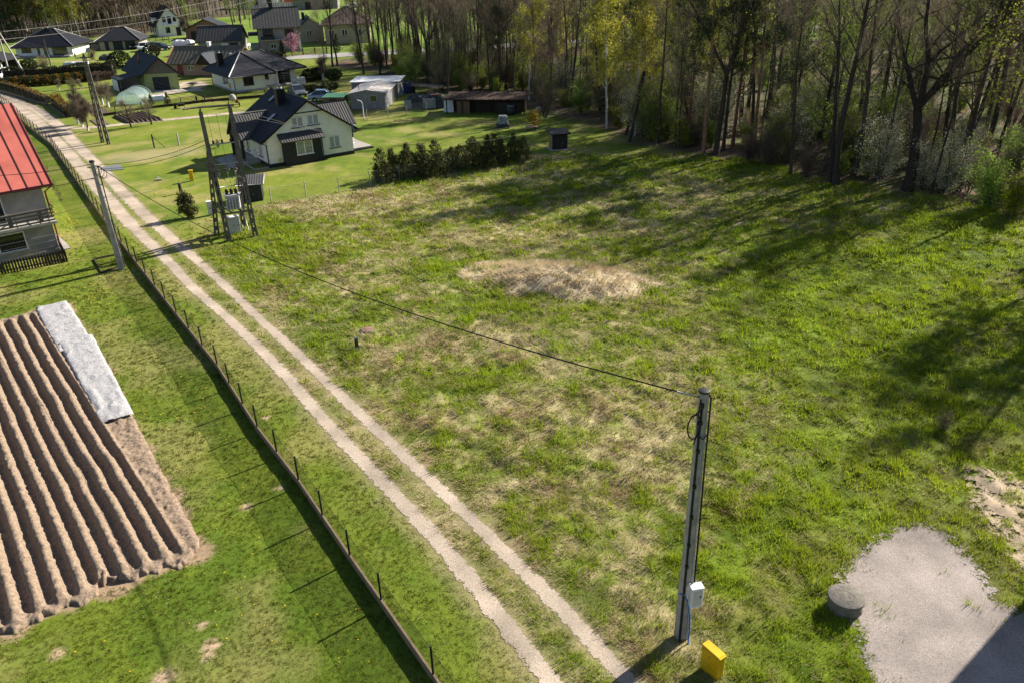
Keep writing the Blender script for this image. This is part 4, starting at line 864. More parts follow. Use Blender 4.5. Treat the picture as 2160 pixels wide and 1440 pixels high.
# ================================================================== POLES, WIRES, FENCES, THINGS
def sag(p, q, s, n=24):
    p, q = Vector(p), Vector(q); return [p.lerp(q, i / n) - Vector((0, 0, s * 4 * (i / n) * (1 - i / n))) for i in range(n + 1)]
def wire(p, q, s, label, m='cable_black', r=.02, group=None, n=24):
    return tag(MB().tube(sag(p, q, s, n), r, 4).build('overhead_cable', M[m]), label, 'cable', group)
# ---- near utility pole
NP = (4.74, 17.1); ra = R(10)
t = thing('utility_pole', 'tall tapered concrete utility pole with black cables and a white meter box, in the foreground', 'utility pole', (*NP, 0), ra)
b = MB(); b.frust((0, 0, -.3), (0, 0, 8.35), (.34, .30), (.20, .19))
b.frust((-.105, -.004, -.3), (-.062, -.004, 8.2), (.05, .335), (.035, .215)).frust((.105, -.004, -.3), (.062, -.004, 8.2), (.05, .335), (.035, .215))
b.build('pole', M['concrete'], t, .01)
MB().lathe((0, 0, 8.35), [(.15, 0), (.15, .045), (.14, .05)], 14).build('pole_cap', M['black_metal'], t)
MB().tube([(-.08, -.13, 8.1), (-.10, -.14, 7.3), (-.11, -.15, 5.5), (-.12, -.18, 3), (-.13, -.2, .05)], .034, 6).build('riser_cable', M['cable_black'], t)
MB().tube([(.09, -.1, 8.3), (.16, -.08, 8.2), (.16, -.10, 6), (.17, -.14, 3.6), (.17, -.16, 2.25)], .026, 6).build('riser_cable', M['cable_black'], t)
b = MB(); lp = [Vector((-.12, -.14, 7.9))]
for i in range(19):
    a = PI * .5 - i / 18 * 2 * PI * 1.05; lp.append(Vector((-.26 + .17 * math.cos(a), -.16, 7.45 + .36 * math.sin(a))))
b.tube(lp, .02, 5); b.tube([(-.12, -.1, 8.2), (-.17, -.14, 7.8), (-.16, -.14, 7.2), (-.22, -.13, 6.9)], .018, 5)
b.tube([(-.1, -.13, 7.15), (.0, -.18, 7.05), (.12, -.14, 7.15), (.16, -.1, 7.35)], .018, 5); b.build('cable_loop', M['cable_black'], t)
b = MB()
for z in (8.05, 7.55, 6.7, 5.6, 4.6, 3.65, 2.9): w = .105 + (8.35 - z) * .009; b.cbox((-.10 - (8.35 - z) * .005, -.165 - (8.35 - z) * .007, z), (.09, .07, .11))
b.build('cable_clamp', M['black_metal'], t)
bx = MB().box(.0, .34, -.44, -.20, 1.55, 2.22).box(-.02, .36, -.46, -.18, 2.22, 2.26).build('meter_box', M['box_white'], t, .01)
MB().box(.05, .29, -.447, -.44, 1.62, 2.16).build('door', M['box_grey'], bx); MB().cbox((.26, -.45, 1.95), (.03, .02, .08)).build('lock', M['black_metal'], bx)
MB().tube([(-.30, -.25, 2.0), (-.16, -.26, 1.95), (.0, -.22, 1.6), (.10, -.22, 1.1), (.12, -.27, .5), (.08, -.33, .02)], .022, 5).build('blue_cable', M['cable_blue'], t)
# ---- left pole on the fence line
LP = (-25.5, 49.3); top = (-25.6, 49.5)
t = thing('utility_pole', 'leaning pale concrete utility pole at the fence beside the red-roofed house', 'utility pole', (*LP, 0), R(30))
b = MB(); b.frust((0, 0, -.3), (-.12, .1, 7.0), (.40, .30), (.22, .2)); b.frust((.13, -.005, -.3), (-.04, .095, 6.8), (.06, .33), (.04, .225)).frust((-.13, -.005, -.3), (-.19, .095, 6.8), (.06, .33), (.04, .225)); b.build('pole', M['concrete'], t, .01)
MB().lathe((-.12, .1, 7.0), [(.17, 0), (.17, .08), (.13, .12)], 12).build('pole_cap', M['black_metal'], t)
b = MB()
for i in range(3):
    c = Vector((.05 + .12 * i, 0, 6.5 - .12 * i)); b.tube([c + Vector((.24 * math.cos(a), -.05 * i, .30 * math.sin(a))) for a in np.linspace(0, 2 * PI, 15)], .017, 4, cap=False)
b.build('cable_loop', M['cable_black'], t)
b = MB()
for z in (6.7, 6.0): b.tube([(-.45, .1, z), (.3, .1, z)], .035, 6)
b.build('bracket', M['steel'], t)
b = MB().tube([(.13, -.16, 6.8), (.16, -.17, 4), (.2, -.18, .1)], .035, 5); b.build('riser_cable', M['cable_black'], t)
b = MB()
for z in np.arange(.8, 6.4, .8): b.box(-.2, .19, -.19, -.15, z, z + .05)
b.build('strap', M['steel'], t)
NPt = Vector((NP[0] - .12, NP[1], 8.2)); LPt = Vector((top[0] + .2, top[1] - .1, 6.75))
wire(NPt, LPt, 1.35, 'long thick black twisted cable sagging from the foreground pole to the left pole', r=.026, n=40)
MB().tube([NPt, NPt + Vector((-.45, .45, -.09))], .022, 6).build('x', M['steel']) and None
o = bpy.data.objects['x']; o.name = 'cable_tensioner'; tag(o, 'metal cable tensioner on the black cable beside the foreground pole head', 'tensioner')

# ---- transformer station on two lattice A-frames
t = thing('transformer_station', 'weathered concrete pole transformer station with grey transformer on its platform', 'transformer', (-20.1, 55.6, 0), 0)
def vier(b, p, q, w0, w1, rz=0, step=.62):
    """ladder-like concrete post: two thin chords tied by rungs"""
    p, q = Vector(p), Vector(q); c, s = math.cos(rz), math.sin(rz)
    for k in (-1, 1):
        o0 = Vector((c, s, 0)) * k * w0 * .36; o1 = Vector((c, s, 0)) * k * w1 * .36; b.frust(p + o0, q + o1, (w0 * .42, w0 * .7), (w1 * .42, w1 * .7), rz)
    n = int((q - p).length / step)
    for i in range(n + 1):
        f = i / n; w = w0 * (1 - f) + w1 * f; c_ = p.lerp(q, f); b.cbox(c_, (w * .6, w * .6, .30), rz)
legs = [((-1.25, .2), (-.95, .35)), ((-.1, -1.0), (-.95, .2)), ((.45, 1.7), (1.05, 1.0)), ((1.75, -.35), (1.05, .8))]
G4 = [g(457, 493), g(483, 507), g(513, 480), g(539, 498)]
def topof(px, py, x, y):
    return None
tops = [(-1.35, .55, 6.2), (-1.5, .35, 8.0), (.02, 1.95, 6.0), (-.1, 1.9, 8.75)]
G4 = [(a - t.location.x, c - t.location.y) for a, c in G4]
tops = [(-.45, -.42, 6.2), (-.50, -.30, 8.8), (1.30, .48, 6.4), (1.20, .70, 8.85)]
for (x, y), tp in zip(G4, tops):
    b = MB(); vier(b, (x, y, -.2), tp, .33, .23, R(20)); f_ = Vector((x, y, 0)).lerp(Vector(tp), .60 if tp[2] > 7 else .7); b.frust(f_, tp, (.24, .2), (.2, .16), R(20)); b.build('lattice_leg', M['concrete_old'], t)
T1, T2 = Vector(tops[1]), Vector(tops[3])
b = MB(); hp = [T1 + Vector((-1.0, -.45, .30)), T1 + Vector((.05, 0, .32)), T2 + Vector((.25, .15, .15))]; b.tube(hp, .075, 5); b.tube([T1 + Vector((.05, 0, .3)), T1], .05, 5); b.build('top_crossarm', M['concrete_old'], t)
def at(f, z):   # a point on the frame's face between the two leg pairs
    a = Vector(tops[1]).lerp(Vector((G4[1][0], G4[1][1], 0)), 1 - z / 8.8); c = Vector(tops[3]).lerp(Vector((G4[3][0], G4[3][1], 0)), 1 - z / 8.85); p = a.lerp(c, f); p.z = z; return p
def atb(f, z):
    a = Vector(tops[0]).lerp(Vector((G4[0][0], G4[0][1], 0)), 1 - z / 6.2); c = Vector(tops[2]).lerp(Vector((G4[2][0], G4[2][1], 0)), 1 - z / 6.4); p = a.lerp(c, f); p.z = z; return p
for z, m_ in ((6.6, 'steel'), (5.25, 'steel'), (4.85, 'rust')):
    o = MB().tube([at(-.03, z), at(1.03, z)], .05, 5).build('crossarm', M[m_], t)
ins = MB()
for f_ in (.2, .5, .8): ins.lathe(at(f_, 6.65), [(.06, 0), (.10, .05), (.05, .1), (.10, .15), (.05, .22)], 8)
ins.build('insulator', M['porcelain'], t)
b = MB()
for f_ in (.15, .45, .72):
    p = at(f_, 4.8); b.tube([p, p + Vector((.12, -.15, -.45)), p + Vector((.45, -.2, -.5))], .035, 5); b.tube([p + Vector((-.1, 0, .1)), p + Vector((.25, -.1, .1))], .04, 5); b.lathe(p + Vector((.1, -.1, -.3)), [(.05, 0), (.085, .06), (.05, .12), (.085, .18), (.05, .24)], 7)
b.build('fuse_switch', M['steel'], t)
b = MB()
for f_, z0_ in ((.2, 6.6), (.5, 6.6), (.8, 6.6)):
    b.tube([at(f_, 8.4 if f_ > .6 else 8.6), at(f_, 6.75), at(f_, 4.9)], .012, 4); b.tube([at(f_, 4.6), at(.5, 3.3)], .012, 4)
b.build('jumper_wire', M['cable_black'], t)
pl = MB()
for z in (1.85,):
    for A1, A2 in ((at(-.02, z), at(1.05, z)), (atb(-.02, z), atb(1.05, z)), (at(.0, z), atb(.0, z)), (at(1, z), atb(1, z)), (at(.35, z), atb(.35, z)), (at(.7, z), atb(.7, z))): pl.tube([A1, A2], .07, 4, smooth=False)
pl.build('platform', M['concrete_old'], t)
c = at(.55, 1.9).lerp(atb(.5, 1.9), .35)
tb = MB(); tb.cbox((c.x, c.y, 2.5), (.95, .6, 1.0), R(15))
for i in range(5): tb.cbox((c.x - .40 * math.cos(R(15)) + i * .2 * math.cos(R(15)) + .42 * math.sin(R(15)), c.y - .40 * math.sin(R(15)) + i * .2 * math.sin(R(15)) - .42 * math.cos(R(15)), 2.45), (.07, .24, .8), R(15))
tb.cbox((c.x, c.y, 3.03), (1.2, .75, .06), R(15)); tt = tb.build('transformer', M['box_grey'], t, .02)
bs_ = MB()
for i in (-1, 0, 1): bs_.lathe((c.x + i * .3, c.y + i * .08, 3.06), [(.07, 0), (.14, .06), (.09, .12), (.14, .18), (.09, .24), (.13, .3), (.05, .38)], 9)
bs_.build('bushing', M['porcelain'], tt)
b = MB(); z = 3.45; r_ = [at(.75, z), at(1.0, z), atb(1.0, z), atb(.2, z)]; b.tube(r_, .03, 5); b.tube([at(.75, 2.0), at(.75, z)], .03, 5); b.tube([at(1.0, 1.9) + Vector((.1, 0, 0)), at(1.0, z)], .025, 5); b.build('guard_rail', M['steel'], t)
b = MB().tube([at(.0, 1.8), at(0, .9) + Vector((-.1, 0, 0)), at(0, .1)], .05, 5).tube([at(0, 5.6), at(0, 3.5), at(.0, 1.8)], .045, 5); b.build('riser_cable', M['cable_black'], t)
b = MB().tube([atb(1.0, 1.9), (c.x + .45, c.y + .9, 0)], .035, 5).tube([atb(.6, 1.8), (c.x + .15, c.y + 1.0, 0)], .03, 5); b.build('brace', M['steel'], t)
for z in (1.0, 3.4, 4.8):
    for f_ in (0, 1): MB().tube([atb(f_, z), at(f_, z)], .025, 4).build('tie_rod', M['steel'], t)
TS = t.location
for dz, lab in ((0, 'upper black cable from the left pole to the transformer station'), (-.28, 'lower black cable from the left pole to the transformer station')):
    wire(LPt + Vector((.1, .1, .05 + dz)), TS + Vector(tops[1]) + Vector((.05, -.1, -1.85 + dz)), .35, lab, r=.018)
for (q, lab, dz) in (((-35.3, 48.8, 6.6), 'upper service cable from the left pole to the red-roofed house', .1), ((-36.0, 47.4, 5.5), 'lower service cable from the left pole past the red-roofed house', -.75)):
    wire(LPt + Vector((-.4, 0, dz)), q, .3, lab, r=.018)
wire(LPt + Vector((0, 0, -2.2)), (-36, 45.8, 3.6), .3, 'thin telephone wire running low past the red-roofed house', r=.009)
wire(LPt + Vector((0, 0, -2.2)), (-20.9, 77.3, 2.6), .8, 'thin telephone wire from the left pole to the black-roofed house', r=.009)
# cabinets
def cabinet(x, y, w, d, hh, rz, label, m='box_grey', legs=.12, lm='upvc'):
    t = thing('electrical_cabinet', label, 'cabinet', (x, y, 0), rz)
    MB().box(-w / 2, w / 2, -d / 2, d / 2, legs, hh).build('body', M[m], t, .012); MB().box(-w / 2 - .03, w / 2 + .03, -d / 2 - .03, d / 2 + .03, hh + .001, hh + .05).build('lid', M[lm], t, .01)
    MB().box(-w / 2 + .01, w / 2 - .01, -d / 2 + .03, d / 2 - .03, -.1, legs - .001).build('base', M['concrete'], t)
    dr = MB().box(-w / 2 + .04, w / 2 - .04, -d / 2 - .012, -d / 2 - .001, legs + .05, hh - .05).build('door', M[m], t)
    MB().box(w / 2 - .13, w / 2 - .10, -d / 2 - .03, -d / 2 - .013, hh * .5, hh * .5 + .12).build('door_handle', M['black_metal'], dr)
    MB().cbox((-.02, -d / 2 - .014, hh * .55), (.07, .003, .10)).build('warning_label', M['green_roof'], dr); return t
cabinet(-19.95, 55.75, .85, .45, 1.3, R(25), 'large pale grey electrical cabinet between the legs of the transformer station')
cabinet(-23.3, 60.6, .36, .3, 1.08, R(20), 'small narrow white electrical cabinet on the lawn left of the transformer station')

# ---- dark shed with ribbed lean-to roof
h = House('shed', 'small black shed with ribbed grey pent roof behind the transformer station', 'shed', (-21.9, 63.9), 12)
h.walls(0, 1.75, 0, 1.6, 1.45, m='anthracite'); b = MB(); q = [(-.2, -.25, 1.45), (2.0, -.25, 1.45), (2.0, 1.85, 1.78), (-.2, 1.85, 1.78)]; slab(b, q, .06); slope(b, q, .2, .025); h.put('roof', b, 'tile_grey'); h.put('roof_edge', MB().tube([q[1], q[2]], .03, 4).tube([q[0], q[1]], .03, 4), 'box_white'); h.door((0, 0, 1, 0), .4, .8, 1.3)
# ---- black shed with tan door by the wood
h = House('shed', 'black wooden shed with tan door side and flat dark roof at the forest edge', 'shed', (4.55, 79.1), 13)
h.walls(0, 1.55, 0, 1.3, 1.6, m='anthracite'); b = MB(); q = [(-.25, -.3, 1.62), (1.8, -.3, 1.62), (1.8, 1.6, 1.8), (-.25, 1.6, 1.8)]; slab(b, q, .07); slope(b, q, .25, .02); h.put('roof', b, 'tile_dark'); h.put('side_panel', MB().box(-.03, -.003, .05, 1.25, .05, 1.5), 'wood_tan'); h.box('base_slab', 'concrete', -.3, 1.8, -.25, 1.5, -.1, .08); h.door((0, 0, 1, 0), .4, .75, 1.4, 'wood_dark')

# ---- yellow gas boxes
def gasbox(x, y, rz, label, w=.62, d=.25, hh=.88):
    t = thing('gas_box', label, 'gas box', (x, y, 0), rz)
    MB().box(-w / 2, w / 2, -d / 2, d / 2, -.05, hh - .06).build('body', M['yellow'], t, .012)
    MB().box(-w / 2 - .012, w / 2 + .012, -d / 2 - .012, d / 2 + .012, hh - .055, hh).build('lid', M['yellow'], t, .012)
    MB().box(w / 2 + .012, w / 2 + .05, -d / 2, d / 2, hh - .08, hh - .02).build('hinge', M['yellow'], t)
    dr = MB().box(-w / 2 + .02, w / 2 - .02, -d / 2 - .012, -d / 2 - .001, .30, hh - .1).build('door', M['yellow'], t)
    b = MB()
    for i in range(7): b.box(-.20 + i * .06, -.185 + i * .06, -d / 2 - .0135, -d / 2 - .0125, .34, .35)
    b.box(-w / 2, w / 2, -d / 2 - .004, -d / 2 - .0015, .278, .29); b.build('vent_slots', M['yellow_dark'], dr)
    b = MB()   # flame mark and a short line of type
    for i, (a, z) in enumerate(((-.03, .66), (0, .68), (.03, .66), (-.015, .63), (.02, .63))): b.box(a - .008, a + .008, -d / 2 - .014, -d / 2 - .0125, z - .016, z + .012)
    b.build('printed_mark', M['yellow_dark'], dr); return t
gasbox(5.33, 15.83, R(-57), 'yellow gas meter box beside the foreground utility pole')
gasbox(-28.5, 71.3, R(20), 'slim yellow gas box on the lawn in front of the black-roofed house', .35, .25, .98)
gasbox(*g(35, 268), R(40), 'yellow gas box behind the far end of the dark mesh fence', .45, .3, 1.2)
# ---- concrete well with lid, X and digits scratched in its cover
t = thing('concrete_well', 'round concrete well ring with a lid marked by scratched lines, at the gravel yard edge', 'well', (9.92, 18.05, 0), R(-35))
MB().lathe((0, 0, -.1), [(.50, 0), (.50, .48), (.49, .49)], 36).build('ring', M['concrete_wet'], t); MB().lathe((0, 0, .395), [(.46, 0), (.535, .01), (.54, .09), (.52, .105)], 36).build('lid', M['concrete_wet'], t)
b = MB(); z = .502
def stroke(b, pts, w=.012, z=.5005):
    for p, q in zip(pts[:-1], pts[1:]): b.tube([(p[0], p[1], z), (q[0], q[1], z)], w * .5, 4)
stroke(b, [(-.28, .02), (-.12, -.14)]); stroke(b, [(-.28, -.14), (-.12, .02)]); stroke(b, [(-.2, -.18), (-.1, -.05), (.0, -.14)])
stroke(b, [(-.02, .1), (.1, .12), (.1, .04), (.02, -.02), (.14, -.02)]); stroke(b, [(-.3, .14), (.02, .2), (.2, .1), (.24, -.14), (.0, -.24)]); b.build('scratched_mark', M['concrete_old'], t)
# ---- round rusty cover and small black post in the meadow
t = thing('manhole_cover', 'round rusty reddish manhole cover lying in the meadow', 'manhole cover', (*g(775, 700), float(height(*[np.array([a]) for a in g(775, 700)])[0]) + .05))
MB().lathe((0, 0, 0), [(.34, 0), (.34, .06), (.32, .07)], 22).build('cover', M['lid_red'], t); MB().lathe((0, 0, -.06), [(.40, 0), (.40, .09), (.35, .10)], 22).build('rim', M['concrete_old'], t)
t = thing('marker_post', 'short blue-black marker post in the meadow near the rusty cover', 'post', (*g(754, 742), 0), R(20))
MB().box(-.09, .09, -.07, .07, -.2, .72).build('post', M['car_dark'], t, .01); MB().box(-.1, .1, -.08, .08, .721, .80).build('cap', M['car_grey'], t); MB().box(-.05, .05, -.078, -.071, .12, .3).build('label_plate', M['box_grey'], t)
t = thing('marker_post', 'short dark post on the lawn behind the round juniper bush', 'post', (*g(382, 408), 0)); MB().box(-.1, .1, -.08, .08, -.2, .85).build('post', M['anthracite'], t); MB().box(-.11, .11, -.09, .09, .851, .92).build('cap', M['wood_grey'], t)

# ---- fences
def netpanel(name, pts, h0, h1, m, parent):
    """wire mesh strung along pts with real-length UVs"""
    vs = []; fs = []; uv = []; L = 0
    for i, p in enumerate(pts):
        if i: L += math.hypot(p[0] - pts[i - 1][0], p[1] - pts[i - 1][1])
        vs += [(p[0], p[1], h0), (p[0], p[1], h1)]; uv.append(L)
    for i in range(len(pts) - 1): fs.append((2 * i, 2 * i + 2, 2 * i + 3, 2 * i + 1))
    me = bpy.data.meshes.new(name); me.from_pydata(vs, [], fs); me.materials.append(M[m]); ul = me.uv_layers.new(name='UVMap')
    for pg in me.polygons:
        for li in pg.loop_indices: vi = me.loops[li].vertex_index; ul.data[li].uv = (uv[vi // 2], vs[vi][2])
    o = bpy.data.objects.new(name, me); COL.objects.link(o); o.parent = parent; return o
def fence(label, pts, step, hh, m='net_dark', pm='black_metal', pr=.03, plinth=None, group=None, rails=False, cat='fence', net=True, brace=False, pt=None):
    t = thing('fence', label, cat, (0, 0, 0), 0, group)
    P_ = []
    for a, b_ in zip(pts[:-1], pts[1:]):
        n = max(1, round(math.hypot(b_[0] - a[0], b_[1] - a[1]) / step)); P_ += [(a[0] + (b_[0] - a[0]) * i / n, a[1] + (b_[1] - a[1]) * i / n) for i in range(n)]
    P_.append(pts[-1])
    for i, (x, y) in enumerate(P_[:95]): MB().box(x - pr, x + pr, y - pr, y + pr, -.1, hh + .08).build('post', M[pm], t)
    if net: netpanel('mesh_panel', P_, .12 if plinth else .04, hh, m, t)
    if plinth:
        b = MB()
        for a, b_ in zip(P_[:-1], P_[1:]):
            l = math.hypot(b_[0] - a[0], b_[1] - a[1]); b.cbox(((a[0] + b_[0]) / 2, (a[1] + b_[1]) / 2, .02), (l - .01, .07, .62), math.atan2(b_[1] - a[1], b_[0] - a[0]))
        b.build('plinth', M[plinth], t)
    for z in ([hh - .01, hh * .5] if rails else [hh - .01]):
        MB().tube([(x, y, z) for x, y in P_], .006 if not rails else .02, 4).build('tension_wire', M[pm], t)
    return t
fl = [(3.2, 6.5), (-2.45, 15.75), g(806, 1279), g(740, 1185), (-8.31, 25.02), g(545, 912), (-14.53, 34.75), g(350, 640), (-27.35, 53.75), g(190, 425), (-49.3, 87.45), g(60, 270), (-65.1, 108.8), g(-20, 200)]
fence('long dark mesh fence with concrete plinth running along the left side of the gravel track', fl, 2.48, 1.3, plinth='plinth', pr=.028)
fence('pale wire fence posts along the far edge of the meadow', [g(573, 429), g(646, 416), g(716, 406), g(781, 393), g(843, 380), g(903, 374), g(960, 362), g(1013, 352), g(1065, 342), g(1113, 330)], 20, 1.25, 'net_pale', 'concrete', .035)
fence('pale wire fence behind the black-roofed house in front of the caravans', [g(767, 250), g(775, 254), g(819, 251), g(858, 244), g(900, 236), g(833, 235)][:5], 20, 1.2, 'net_pale', 'concrete', .035)
fence('dark wire fence across the lawn between the white bungalow and the black-roofed house', [g(200, 248), g(245, 242), g(300, 232), g(383, 222), g(415, 218), g(432, 216), g(500, 210), g(560, 205), g(640, 198)], 6, .95, 'net_dark', 'black_metal', .04, plinth='wood_dark')
fence('grey mesh fence in front of the orange-topped hedge beyond the track', [g(-30, 190), g(0, 196), g(50, 210), g(100, 224)], 2.5, 1.2, 'net_dark', 'black_metal', .03, plinth='concrete_old')
fence('dark mesh fence beside the wedge-shaped orange hedge near the track', [g(102, 224), g(120, 236), g(138, 249)], 2.5, 1.25, 'net_dark', 'black_metal', .03, plinth='concrete_old')
fence('garden fence with brown posts along the road in front of the tall grey house', [g(600, 119), g(640, 117), g(690, 114)], 3, 1.2, 'net_dark', 'brown_frame', .1)
fence('fence by the drive of the far white house', [g(288, 86), g(300, 87), g(345, 90), g(358, 92)], 2.5, 1.3, 'net_dark', 'anthracite', .05)
# white panel fence at the top
t = thing('fence', 'white concrete panel fence at the top of the picture beyond the green field', 'fence')
a, c = g(572, 19), g(637, 19)
for i in range(12):
    f_ = i / 12; x0_, y0_ = a[0] + (c[0] - a[0]) * f_, a[1] + (c[1] - a[1]) * f_; MB().box(x0_ - .1, x0_ + .1, y0_ - .1, y0_ + .1, 0, 2.2).build('post', M['render_grey'], t); MB().box(x0_ + .12, x0_ + (c[0] - a[0]) / 12 - .12, y0_ - .04, y0_ + .04, 0, 2.0).build('panel', M['render_white'], t)
# picket fence at the red-roofed house
t = thing('picket_fence', 'dark brown picket fence at the foot of the red-roofed house', 'fence', (*g(142, 552), 0), 0)
p0 = np.array(g(142, 552)); p1 = np.array(g(-60, 592)); p2 = np.array(g(125, 520))
for A_, B__ in ((p0, p1), (p0, p2)):
    d = B__ - A_; l = np.hypot(*d); n = int(l / .17); an = math.atan2(d[1], d[0]); b = MB()
    for i in range(n + 1): q = A_ + d * i / n - p0; b.cbox((q[0], q[1], .42), (.11, .025, .84), an)
    b.build('pickets', M['wood_dark'], t); b = MB()
    for z in (.2, .66): q = (A_ + B__) / 2 - p0; b.cbox((q[0] + .03, q[1] + .03, z), (l, .04, .07), an)
    b.build('rail', M['wood_dark'], t)
# loose fence posts
def loosepost(px, py, hh, label, br=None, m='wood_dark'):
    x, y = g(px, py); t = thing('fence_post', label, 'post', (x, y, 0)); MB().box(-.06, .06, -.06, .06, -.1, hh).build('post', M[m], t)
    if br: MB().tube([(0, 0, hh * .85), (br[0], br[1], 0)], .035, 4).build('brace', M[m], t)
loosepost(326, 313, 1.45, 'lone dark fence post with a slanting brace on the lawn', (1.1, .1)); loosepost(378, 307, 1.3, 'lone pale fence post on the lawn right of the braced post', None, 'concrete')
loosepost(417, 218, .9, 'short black gate post left of its twin in the wire fence', (-.9, 0)); loosepost(433, 216, .95, 'short black gate post right of its twin in the wire fence', (1.0, 0))
x, y = g(768, 250); t = thing('lamp_post', 'thin white garden lamp post with a bent head in front of the grey caravan', 'lamp post', (x, y, 0)); MB().tube([(0, 0, 0), (0, 0, 1.7), (-.15, 0, 2.0), (-.5, 0, 2.15)], .04, 6).build('pole', M['box_white'], t); MB().lathe((-.55, 0, 2.08), [(.03, 0), (.1, .03), (.05, .1)], 10).build('lamp_head', M['lamp_glass'], t)
t = thing('board_edging', 'low wooden rectangle frame lying in the lawn beside the leaning pole', 'frame', (0, 0, .06))
q = [g(198, 548), g(248, 538), g(255, 562), g(214, 577)]; q = q + [q[0]]
for i in range(4): MB().tube([(*q[i], 0), (*q[i + 1], 0)], .05, 4, smooth=False).build('board', M['wood_dark'], t)
tag(MB().prism([(*g(212, 355), .01), (*g(222, 362), .01), (*g(262, 358), .01), (*g(252, 348), .01)][::1], (0, 0, .05)).build('paving_slab', M['steel']), 'flat grey sheet lying on the grass beside the track', 'slab')
tag(MB().cbox((*g(336, 381), .08), (.45, .25, .16), .4).cbox((*g(334, 379), .18), (.2, .15, .1), .9).build('stone', M['concrete']), 'small grey stone on the lawn', 'stone')

# ---- lattice pole, H-poles and their wires
def doublepole(A1, A2, topx, label, w0=.34, arms=True, m='concrete_old', cap=True, hm=9.0):
    cx, cy = (A1[0] + A2[0]) / 2, (A1[1] + A2[1]) / 2; t = thing('lattice_pole', label, 'utility pole', (cx, cy, 0))
    for A_, k in ((A1, -1), (A2, 1)): b = MB(); vier(b, (A_[0] - cx, A_[1] - cy, -.2), (topx[0] + .08 * k, topx[1], topx[2]), w0, w0 * .6, R(15), .7); b.build('lattice_leg', M[m], t)
    if arms:
        b = MB(); z = topx[2]; b.tube([(topx[0] - .85, topx[1] - .2, z - .1), (topx[0] + .85, topx[1] + .2, z - .1)], .07, 4); b.build('crossarm', M['concrete_old'], t); b = MB()
        for k in (-.8, 0, .8): b.lathe((topx[0] + k, topx[1] + k * .25, z), [(.05, 0), (.10, .08), (.06, .14), (.10, .2), (.05, .36)], 8)
        b.build('insulator', M['porcelain'], t)
    return t, Vector((cx + topx[0], cy + topx[1], topx[2]))
a, c = g(217, 301), g(230, 305)
_, LT = doublepole(a, c, (-.15, .25, 9.0), 'tall lattice concrete pole with three insulators beside the gravel track junction')
a, c = g(24, 170), g(61, 170); cx, cy = (a[0] + c[0]) / 2, (a[1] + c[1]) / 2
t = thing('a_frame_pole', 'pale concrete A-frame pole behind the thuja row at the far left', 'utility pole', (cx, cy, 0))
for A_ in (a, c): b = MB(); b.frust((A_[0] - cx, A_[1] - cy, -.2), (-1.35 + (.05 if A_ is c else -.1), .1, 7.8 if A_ is c else 6.6), (.26, .26), (.16, .16)); b.build('pole_leg', M['concrete'], t)
MB().tube([(-2.2, 0, 7.7), (-.5, .2, 7.7)], .06, 4).build('crossarm', M['concrete_old'], t); AP = Vector((cx - 1.3, cy + .1, 7.75))
x, y = g(115, 163); t = thing('utility_pole', 'thin grey wooden pole behind the thuja row in front of the hipped bungalow', 'utility pole', (x, y, 0)); MB().tube([(0, 0, -.2), (-.2, 0, 6.1)], [.13, .09], 8).build('pole', M['wood_grey'], t); MB().lathe((-.2, 0, 6.1), [(.06, 0), (.09, .1), (.05, .2)], 8).build('insulator', M['porcelain'], t)
SP = Vector((x - .2, y, 6.2))
a, c = g(1319, 285), g(1327, 300); cx, cy = (a[0] + c[0]) / 2, (a[1] + c[1]) / 2
t = thing('a_frame_pole', 'dark leaning A-frame power pole standing inside the forest edge', 'utility pole', (cx, cy, 0))
for A_ in (a, c): b = MB(); b.tube([(A_[0] - cx, A_[1] - cy, -.2), (1.55 if A_ is c else 1.45, .2, 6.6)], [.16, .12], 8); b.build('pole_leg', M['wood_dark'], t)
FP = Vector((cx + 1.4, cy + .2, 6.2))
for k in range(3):
    o = (k - 1) * .8
    wire(LT + Vector((o, o * .25, .35)), AP + Vector((o * .9, 0, .1)), .9, ['left', 'middle', 'right'][k] + ' pale conductor between the lattice pole and the far A-frame pole', 'wire_pale', .015, 'conductors from the lattice pole')
    wire(LT + Vector((o, o * .25, .35)), TS + T1.lerp(T2, .2 + .3 * k) + Vector((0, 0, .5)), .5, ['left', 'middle', 'right'][k] + ' conductor between the lattice pole and the transformer station', 'cable_black', .012, 'conductors from the lattice pole')
    if k != 1: wire(TS + T1.lerp(T2, .3 + .3 * k) + Vector((0, 0, .2)), FP + Vector((0, o * .4, -.2 * k)), 3.7 + .35 * k, ['upper', '', 'lower'][k] + ' pale conductor crossing the lawn to the forest pole', 'wire_pale', .011, 'conductors to the forest')
for k in (0, 1): wire(AP + Vector((0, 0, -.1 - 1.2 * k)), (-60, 215 + 5 * k, 10 - 2 * k), 1.0, ['upper', 'lower'][k] + ' pale far wire running right from the far A-frame pole', 'wire_pale', .035)

# ---- polytunnel
x, y = g(246, 221); t = thing('polytunnel', 'small round white-green polytunnel on the lawn below the green barn', 'greenhouse', (x, y, 0), R(-8))
Wd, Lg_, nn = 3.9, 4.4, 14; arc = [(Wd / 2 - Wd / 2 * math.cos(PI * i / nn), 1.75 * math.sin(PI * i / nn) ** .8) for i in range(nn + 1)]
vs = []; fs = []
for j, yy in enumerate((0, Lg_)):
    for (a, z) in arc: vs.append((a - (1.2 * j), yy, z))
for i in range(nn): fs.append((i, i + 1, nn + 2 + i, nn + 1 + i))
MB().add(vs, fs, True).build('film', M['poly_film'], t); MB().add(vs[:nn + 1], [tuple(range(nn + 1))]).build('end_film', M['poly_film'], t)
for yy in (0, 1.6, 3.3, 5.0): MB().tube([(a - 1.2 * yy / Lg_, yy - .01, z + .01) for a, z in arc], .03, 5).build('hoop', M['box_white'], t)
